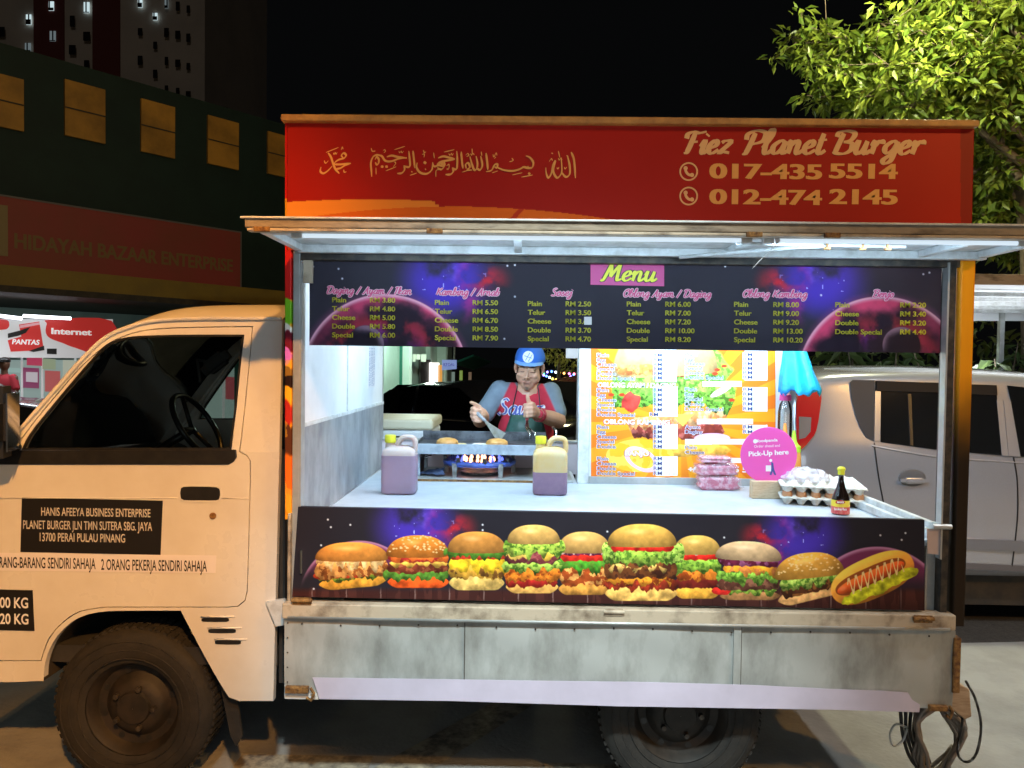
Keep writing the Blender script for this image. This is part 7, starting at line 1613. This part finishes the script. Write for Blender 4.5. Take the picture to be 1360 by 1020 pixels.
quadw('pillar', mat('pale_mint_pipe', (.6, .72, .66), .5), 543.5, 11.9, 547, 11.95, GZ, 2.4, .2)
quadw('dark_doorway', M['interior'], 559, 13.2, 572, 13.8, GZ, Zp(478, 13.5), .05)
quadw('lit_doorway', emit_mat('lit_doorway', (1, .95, .88), 2.2), 573, 13.7, 583.5, 14.2, GZ, Zp(482, 14), .05); quadw('door_leaf', emit_mat('orange_door', (1, .45, .08), .7), 584, 14.1, 587.5, 14.25, GZ, Zp(485, 14), .05)
for i, (x0, x1) in enumerate(((549, 552), (553, 558), (559.5, 566))): quadw('fretwork', mat('pale_fretwork_%s' % 'abc'[i], (.65, .75, .62), .5, emit=(.6, .75, .6), estr=.3), x0, 12.4, x1, 12.45, Zp(481 - 3 * (i % 2), 12.4), Zp(471, 12.4), .03)
lamp('POINT', 'shophouse_porch_light', B(556, 10.6, 2.2), 170, (.75, 1.0, .86), shadow_soft_size=.1)
# hanging blue signboard and small awning further along
bs = thing('signboard', 'small blue lit signboard hanging beyond the shophouse doorway', 'sign', B(596, 13.0, Zp(492, 13)))
mb = MB(); a, b = B(587, 12.6, 0), B(606, 12.9, 0); mb.poly([Vector((a.x, a.y, Zp(492, 12.6))), Vector((b.x, b.y, Zp(490, 12.9))), Vector((b.x, b.y, Zp(478, 12.9))), Vector((a.x, a.y, Zp(478, 12.6)))], off=Vector((0, .1, 0))); mb.build('board', emit_mat('blue_sign_face', (.28, .40, .85), .55), bs)
pr = Print(12.58); pr.text('KEDAI', 589, 603, 486, 4, bold=.03); pr.build('lettering', mat('dark_blue_text', (.05, .04, .3), .5), bs)
mb = MB(); a = B(604, 13, 0); b = B(632, 16, 0); mb.tube([Vector((a.x, 12.9, Zp(478, 13))), Vector((a.x, 12.9, 2.6))], .02, 6); mb.build('bracket', M['black_metal'], bs)
aw = thing('shop_awning', 'dim green awning over a far stall left of the cook', 'awning', B(618, 17, 2))
mb = MB(); a, b = B(602, 15, 0), B(633, 19, 0); mb.poly([Vector((a.x, 15, Zp(484, 15))), Vector((b.x, 18, Zp(491, 18))), Vector((b.x, 18, Zp(489, 18))), Vector((a.x, 15, Zp(481, 15)))], off=Vector((.4, 1.0, .2))); mb.build('cloth', M['green_pillar'], aw)
for px, Y, cc, e in ((601.5, 16, (.5, .7, .6), .5), (612, 17, (.6, .9, .15), .5), (624, 17.5, (.8, .5, .3), .3)):
    mb = MB(); a = B(px - 1.6, Y, 0); b = B(px + 1.8, Y, 0); mb.box(a.x, b.x, Y, Y + .2, GZ if px < 605 else Zp(505, Y), Zp(494, Y) if px != 612 else Zp(492, Y)); mb.build('awning_post' if px < 605 else 'hanging_goods', emit_mat('stall_light_%d' % int(px), cc, e * .5), aw)
# string of coloured bulbs
LT = [(1, .15, .2), (.1, .25, 1), (1, .45, .1), (.1, .9, .4), (.8, .85, 1), (1, .15, .5), (.25, .2, 1), (1, .7, .1)]
bmats = [emit_mat('bulb_%s' % 'abcdefgh'[i], c_, 6.0) for i, c_ in enumerate(LT)]
cols_ = ['red', 'blue', 'orange', 'green', 'white', 'pink', 'violet', 'yellow']
wire = MB(); rows_ = [[(722, 496), (730, 493), (738, 494), (746, 495), (756, 496), (766, 496), (776, 495)], [(722, 498), (728, 500), (734, 503), (741, 504), (748, 504), (756, 501), (762, 497), (770, 495)]]
YL = 11.0
sl = thing('string_lights', 'string of coloured bulbs glowing to the right of the cook', 'string lights', at(745, 500, YL))
for r_ in rows_:
    P = cr(r_, 3); w_ = MB(); w_.tube([at(x, y, YL) + Vector((0, 0, .02)) for x, y in P], .006, 5); w_.build('wire', M['black_plastic'], sl)
    for i, (x, y) in enumerate(P[::2]):
        mb = MB(); mb.lathe([(.004, .018), (.018, .006), (.022, -.006), (.012, -.022), (.001, -.026)], at(x, y, YL), 10); b_ = mb.build('bulb', bmats[(i * 3 + len(P)) % 8], sl, smooth=True)
gp = thing('lamp_post', 'slim pale post with a white lamp box right of the cook', 'lamp post', at(757, 600, 7.0) * 1.0)
gp.location.z = GZ; WM[gp.name] = Matrix.Translation(gp.location)
mb = MB(); a = at(768, 480, 2.2); mb.box(a.x - .006, a.x + .006, 2.2, 2.212, GZ, 1.9); mb.build('post', M['white_trim'], gp)
mb = MB(); a0, a1 = at(752, 465, 2.2), at(771, 476, 2.2); mb.box(a0.x, a1.x, 2.18, 2.24, a1.z, a0.z + .1, .004); mb.build('lamp_box', mat('white_lamp_box', (.8, .8, .8), .5, emit=(.9, .95, 1), estr=.3), gp)

# apartment tower
tw = thing('apartment_tower', 'tall apartment block at night with a few lit windows', 'building', (-40, 62, GZ))
M['tower'] = mat('tower_plaster', (.62, .55, .48), .8, color2=(.50, .45, .40), scale=.2); M['tower_red'] = mat('tower_red_band', (.16, .035, .03), .8)
def T(px, py, Y=60): return at(px, py, Y)
xr_ = T(272, 50).x; xl_ = T(-140, 50).x
mb = MB(); mb.box(xl_, xr_, 60, 75, GZ, 46); mb.build('wall', M['tower'], tw)
for (x0, x1) in ((46, 86), (124, 160), (-60, -20)):
    mb = MB(); mb.box(T(x0, 50).x, T(x1, 50).x, 59.85, 60.05, GZ, 46); mb.build('colour_band', M['tower_red'], tw)
M['win_dark'] = mat('unlit_window', (.015, .014, .014), .3); wl = [emit_mat('lit_window_white', (.75, .95, 1), .75), emit_mat('lit_window_yellow', (1, .8, .1), .8), emit_mat('lit_window_dim', (.6, .75, .8), .18)]
lit = {(38, 26): 0, (68, 8): 0, (70, 48): 2, (37, 64): 2, (69, 89): 0, (93, 100): 2, (115, 10): 0, (186, 4): 0, (206, 22): 0, (206, 50): 2, (221, 5): 2, (221, 98): 1, (236, 82): 2}
slots = [(38, 26), (37, 64), (68, 8), (70, 48), (69, 89), (93, 100)] + [(x, y + dx) for x, dx in ((96, 28), (115, 10), (2, 42), (186, 4), (206, 22), (221, 5), (236, 8), (250, 12)) for y in range(0, 140, 38)]
seen = set(); r_w = random.Random(3)
for x, y in slots:
    if (x, y) in seen: continue
    seen.add((x, y)); k = lit.get((x, y)); hw = 4.0 if x < 130 else 2.8; hh = 7 if x < 130 else 5.5
    hw *= r_w.uniform(.75, 1.15); hh *= r_w.uniform(.8, 1.1)
    a, b = T(x - hw, y - hh, 59.8), T(x + hw, y + hh, 59.8); mb = MB(); mb.box(a.x, b.x, 59.78, 59.84, b.z, a.z); w_ = mb.build('window', M['win_dark'] if k is None else wl[k], tw)
    if k is not None:
        mb = MB(); f_ = r_w.uniform(.2, .8); xm = a.x * f_ + b.x * (1 - f_); mb.box(xm - .05, xm + .05, 59.74, 59.775, b.z, a.z); mb.box(a.x, b.x, 59.74, 59.77, b.z, b.z + (a.z - b.z) * r_w.choice((.08, .3, .5))); mb.build('window_bar', M['win_dark'], w_)

# ================================================================== STALL CANOPY, TREE, PLANTS
cn = thing('stall_canopy', 'white stall canopy with a brown front edge glowing beside the truck', 'canopy', (4.0, 3.4, GZ))
yc0, yc1 = 2.3, 4.2; xa = at(1236, 400, yc0).x
zf = at(1310, 376, yc0).z
mb = MB(); mb.poly([Vector((xa, yc0, zf)), Vector((xa + 2.6, yc0, zf - .02)), Vector((xa + 2.6, yc1, zf - .02)), Vector((xa + .1, yc1, zf))], off=Vector((0, 0, .03))); mb.build('roof_sheet', M['white_board'], cn)
mb = MB(); mb.box(xa - .01, xa + 2.61, yc0 - .02, yc0 - .001, zf - .012, zf + .055, .003); mb.build('front_edge', M['flap_edge'], cn)
for k in range(5):
    y = yc0 + .35 + k * .36; mb = MB(); mb.box(xa + .03, xa + 2.5, y - .015, y + .015, zf - .05, zf - .022); mb.build('rib', M['white_trim'], cn)
mb = MB(); q = [(xa + .05, 0), (xa + .5, -.02), (xa + .75, -.05), (xa + .95, .0), (xa + 1.4, .04), (xa + 2.4, .05)]
mb.add([Vector((x, yc1 - .05, zf - .03)) for x, d_ in q] + [Vector((x, yc1 - .06, zf - .16 + d_)) for x, d_ in q], [(i, i + 1, i + 7, i + 6) for i in range(5)]); mb.build('valance', M['white_board'], cn)
for (x, y) in ((xa + 2.45, yc0 + .1), (xa + 2.45, yc1 - .1), (xa + 1.6, yc1 - .06)):
    mb = MB(); mb.box(x - .02, x + .02, y - .02, y + .02, GZ, zf - .025); mb.build('post', M['galv'], cn)
lamp('AREA', 'canopy_tube_light', (xa + 1.0, 3.1, zf - .62), 14, (.88, .95, 1), (xa + .9, 3.1, zf), shape='RECTANGLE', size=1.2, size_y=.05)
mb = MB(); mb.tube([(xa + 1.75, 2.55, zf - .06), (xa + 1.75, 3.9, zf - .06)], .014, 8); mb.build('tube_lamp', M['tube'], cn)

def leafy(name, clusters, m, parent, leaf, n_per, seed, droop=.35, aspect=.42):
    """foliage: many folded pointed leaves spread through the given clumps"""
    r_ = np.random.default_rng(seed); V = []; Fc = []
    for (c, rad, cnt) in clusters:
        for _ in range(cnt):
            d_ = r_.normal(0, 1, 3); d_ /= np.linalg.norm(d_) + 1e-9; p = np.array(c) + d_ * np.array(rad) * r_.uniform(.25, 1) ** .5
            ax = d_ * np.array([1, 1, .5]) + r_.normal(0, .55, 3) + np.array([0, 0, -droop]); ax /= np.linalg.norm(ax)
            sd = np.cross(ax, r_.normal(0, 1, 3) * .6 + np.array([0, 0, 1])); sd /= np.linalg.norm(sd) + 1e-9; up_ = np.cross(sd, ax)
            l = leaf * r_.uniform(.6, 1.25); w = l * aspect * .5; b = len(V)
            V += [p, p + ax * l * .45 + sd * w + up_ * w * .35, p + ax * l - up_ * l * .10, p + ax * l * .45 - sd * w + up_ * w * .35, p + ax * l * .45]
            Fc += [(b, b + 1, b + 4), (b + 1, b + 2, b + 4), (b + 2, b + 3, b + 4), (b + 3, b, b + 4)]
    mb = MB(); mb.add(V, Fc); me = bpy.data.meshes.new(name); me.from_pydata([tuple(v) for v in V], [], Fc); me.materials.append(m); me.update(); return link(name, me, parent)
def leaf_mat(name, c, c2, trans=.4):
    m = bpy.data.materials.new(name); m.use_nodes = True; nt = m.node_tree; p = nt.nodes['Principled BSDF']; out = nt.nodes['Material Output']
    g_ = nt.nodes.new('ShaderNodeNewGeometry'); rp = nt.nodes.new('ShaderNodeMix'); rp.data_type = 'RGBA'; rp.inputs['A'].default_value = tuple(c) + (1,); rp.inputs['B'].default_value = tuple(c2) + (1,)
    nt.links.new(g_.outputs['Random Per Island'], rp.inputs['Factor']); nt.links.new(rp.outputs['Result'], p.inputs['Base Color']); p.inputs['Roughness'].default_value = .38
    t = nt.nodes.new('ShaderNodeBsdfTranslucent'); nt.links.new(rp.outputs['Result'], t.inputs[0]); mx = nt.nodes.new('ShaderNodeMixShader'); mx.inputs[0].default_value = trans
    nt.links.new(p.outputs[0], mx.inputs[1]); nt.links.new(t.outputs[0], mx.inputs[2]); nt.links.new(mx.outputs[0], out.inputs[0]); return m
M['leaf'] = leaf_mat('tree_leaves', (.07, .13, .015), (.25, .31, .04)); M['leaf2'] = leaf_mat('hedge_leaves', (.05, .09, .025), (.11, .15, .05)); M['bark'] = mat('grey_brown_bark', (.16, .12, .08), .85, color2=(.08, .06, .04), scale=12, bump=.4)
tree = thing('leafy_tree', 'leafy green tree lit from above behind the tail end of the truck', 'tree', (4.6, 4.3, GZ))
def tp(px, py, Y): return tuple(at(px, py, Y))
r_ = np.random.default_rng(5); cl = []; limbs = []
hub = Vector((4.3, 4.15, 3.2))
tips = [(1050, 48, 3.9), (1072, 78, 3.9), (1098, 44, 3.8), (1118, 98, 3.7), (1085, 128, 4.0), (1140, 62, 3.7), (1150, 128, 3.6), (1168, 30, 3.6), (1186, 84, 3.5), (1200, 142, 3.5), (1205, -20, 3.6), (1222, 40, 3.4), (1236, 104, 3.4), (1255, 148, 3.6), (1262, 4, 3.5), (1276, 70, 3.4), (1300, 120, 3.6), (1318, 20, 3.6), (1335, 84, 3.6), (1350, 150, 3.9), (1312, 186, 4.0), (1345, 228, 4.2), (1310, 262, 4.3), (1340, 300, 4.5), (1372, 190, 4.2), (1250, -70, 3.8), (1320, -60, 3.9), (1390, 40, 4.0), (1180, -70, 4.0), (1400, 110, 4.3), (1305, 330, 4.6), (1352, 345, 4.6), (1318, 172, 4.6), (1342, 208, 4.4), (1336, 262, 4.4), (1318, 300, 4.4), (1360, 176, 4.6), (1326, 330, 4.5), (1430, 220, 4.6), (1450, 40, 4.5), (1380, -110, 4.4), (1128, 146, 3.9)]
for px, py, Y in tips:
    tip = Vector(tp(px, py, Y)); base = hub + Vector(r_.normal(0, .25, 3)); mid = base.lerp(tip, .55) + Vector((0, 0, .22)); pts = [Vector(q) for q in cr([tuple(base), tuple(mid), tuple(tip)], 6)]; limbs.append(pts)
    for k, q in enumerate(pts[3:]):
        t = k / (len(pts) - 4); cl.append((tuple(q), (.10 + .10 * (1 - t), .12 + .1 * (1 - t), .07 + .07 * (1 - t)), int(34 - 10 * t)))
        for _ in range(2):
            d_ = Vector(r_.normal(0, 1, 3) * np.array([.16, .16, .11])); cl.append((tuple(q + d_), (.075, .075, .045), 13)); limbs.append([q, q + d_ * .6, q + d_])
leafy('crown', cl, M['leaf'], tree, .105, 0, 11)
mb = MB(); mb.tube([(4.6, 4.3, GZ - .02), (4.62, 4.3, .6), (4.55, 4.25, 1.5), (4.45, 4.2, 2.5), tuple(hub)], [.16, .13, .11, .09, .07], 12)
for pts in limbs: mb.tube(pts, [.035 + (.005 - .035) * i / (len(pts) - 1) for i in range(len(pts))] if len(pts) > 4 else .003, 5)
mb.build('trunk', M['bark'], tree, smooth=True)
# broad-leaved plants behind the silver car
def plant(x, y, h, seed, label):
    t = thing('garden_plant', label, 'plant', (x, y, GZ), 'plants behind the silver car'); r_ = np.random.default_rng(seed); V = []; Fc = []
    mb = MB()
    for s_ in range(7):
        tip = Vector((x + r_.normal(0, .22), y + r_.normal(0, .2), GZ + h * r_.uniform(.72, 1.0))); mb.tube([(x + r_.normal(0, .03), y + r_.normal(0, .03), GZ - .01), ((x + tip.x) / 2, (y + tip.y) / 2, GZ + h * .5), tip], [.012, .009, .005], 5)
        for k in range(11):
            a = k / 11 * 6.28 + r_.uniform(0, .4); d_ = Vector((math.cos(a), math.sin(a), r_.uniform(-.45, .15))).normalized(); sd = d_.cross(Vector((0, 0, 1))).normalized(); l = r_.uniform(.17, .30); w = l * .11; p = tip + Vector((0, 0, r_.uniform(-.25, 0))); b = len(V)
            V += [p, p + d_ * l * .5 + sd * w, p + d_ * l + Vector((0, 0, -.08 * l / .2)), p + d_ * l * .5 - sd * w]; Fc += [(b, b + 1, b + 2), (b, b + 2, b + 3)]
    mb.build('stem', M['bark'], t); me = bpy.data.meshes.new('leaves'); me.from_pydata([tuple(v) for v in V], [], Fc); me.materials.append(M['leaf2']); link('leaves', me, t)
desc = ['behind the roof rear end', 'beside the hanging blue bag', 'above the tail of the car roof', 'above the rear window of the car', 'right of the tail post', 'rightmost above the car roof', 'tallest at the right edge']
for i, (px, Y) in enumerate(((1100, 4.0), (1135, 4.2), (1180, 3.9), (1225, 4.1), (1268, 3.9), (1310, 3.8), (1352, 4.0))):
    p = at(px, 480, Y); plant(p.x, Y, 1.62 + .08 * (i % 3), 20 + i, 'spiky leaved plant ' + desc[i])
# hedge bank behind everything on the right
hb_ = MB(); cl = []
for i in range(26): cl.append((((2.2 + i * .28), 5.4 + .3 * math.sin(i * 2.1), .9 + .7 * abs(math.sin(i * 1.3))), (.4, .35, .7), 120))
o = leafy('hedge', cl, M['leaf2'], None, .15, 0, 31); tag(o, 'dark leafy hedge behind the parked silver car', 'hedge')
# small lit tree far behind the window
ft = thing('leafy_tree', 'small yellow-lit tree seen through the window above the coloured bulbs', 'tree', (at(745, 480, 9.0).x, 9.6, GZ))
leafy('crown', [(tp(740, 468, 9.0), (.28, .25, .18), 240), (tp(755, 482, 9.2), (.14, .2, .12), 80), (tp(728, 455, 9.0), (.25, .2, .2), 120)], leaf_mat('lit_far_leaves', (.24, .24, .04), (.30, .30, .06)), ft, .07, 0, 41)
mb = MB(); mb.tube([(ft.location.x, 9.6, GZ - .01), (ft.location.x, 9.5, .8), tp(742, 472, 9.1)], [.06, .045, .02], 8); mb.build('trunk', M['bark'], ft)
lamp('POINT', 'far_street_light', (at(745, 480, 8.2).x + .2, 8.2, 2.6), 45, (1, .9, .5), shadow_soft_size=.1)

# ------------------------------------------------------------------ origins of single-mesh things at their base
bpy.context.view_layer.update()
for o in list(COL.objects):
    if o.type == 'MESH' and o.parent is None and 'label' in o and not o.children:
        me = o.data; co = np.zeros(len(me.vertices) * 3, np.float32); me.vertices.foreach_get('co', co); co = co.reshape(-1, 3)
        b = np.array([(co[:, 0].min() + co[:, 0].max()) / 2, (co[:, 1].min() + co[:, 1].max()) / 2, co[:, 2].min()], np.float32)
        me.vertices.foreach_set('co', (co - b).reshape(-1)); me.update(); o.location = b.tolist()
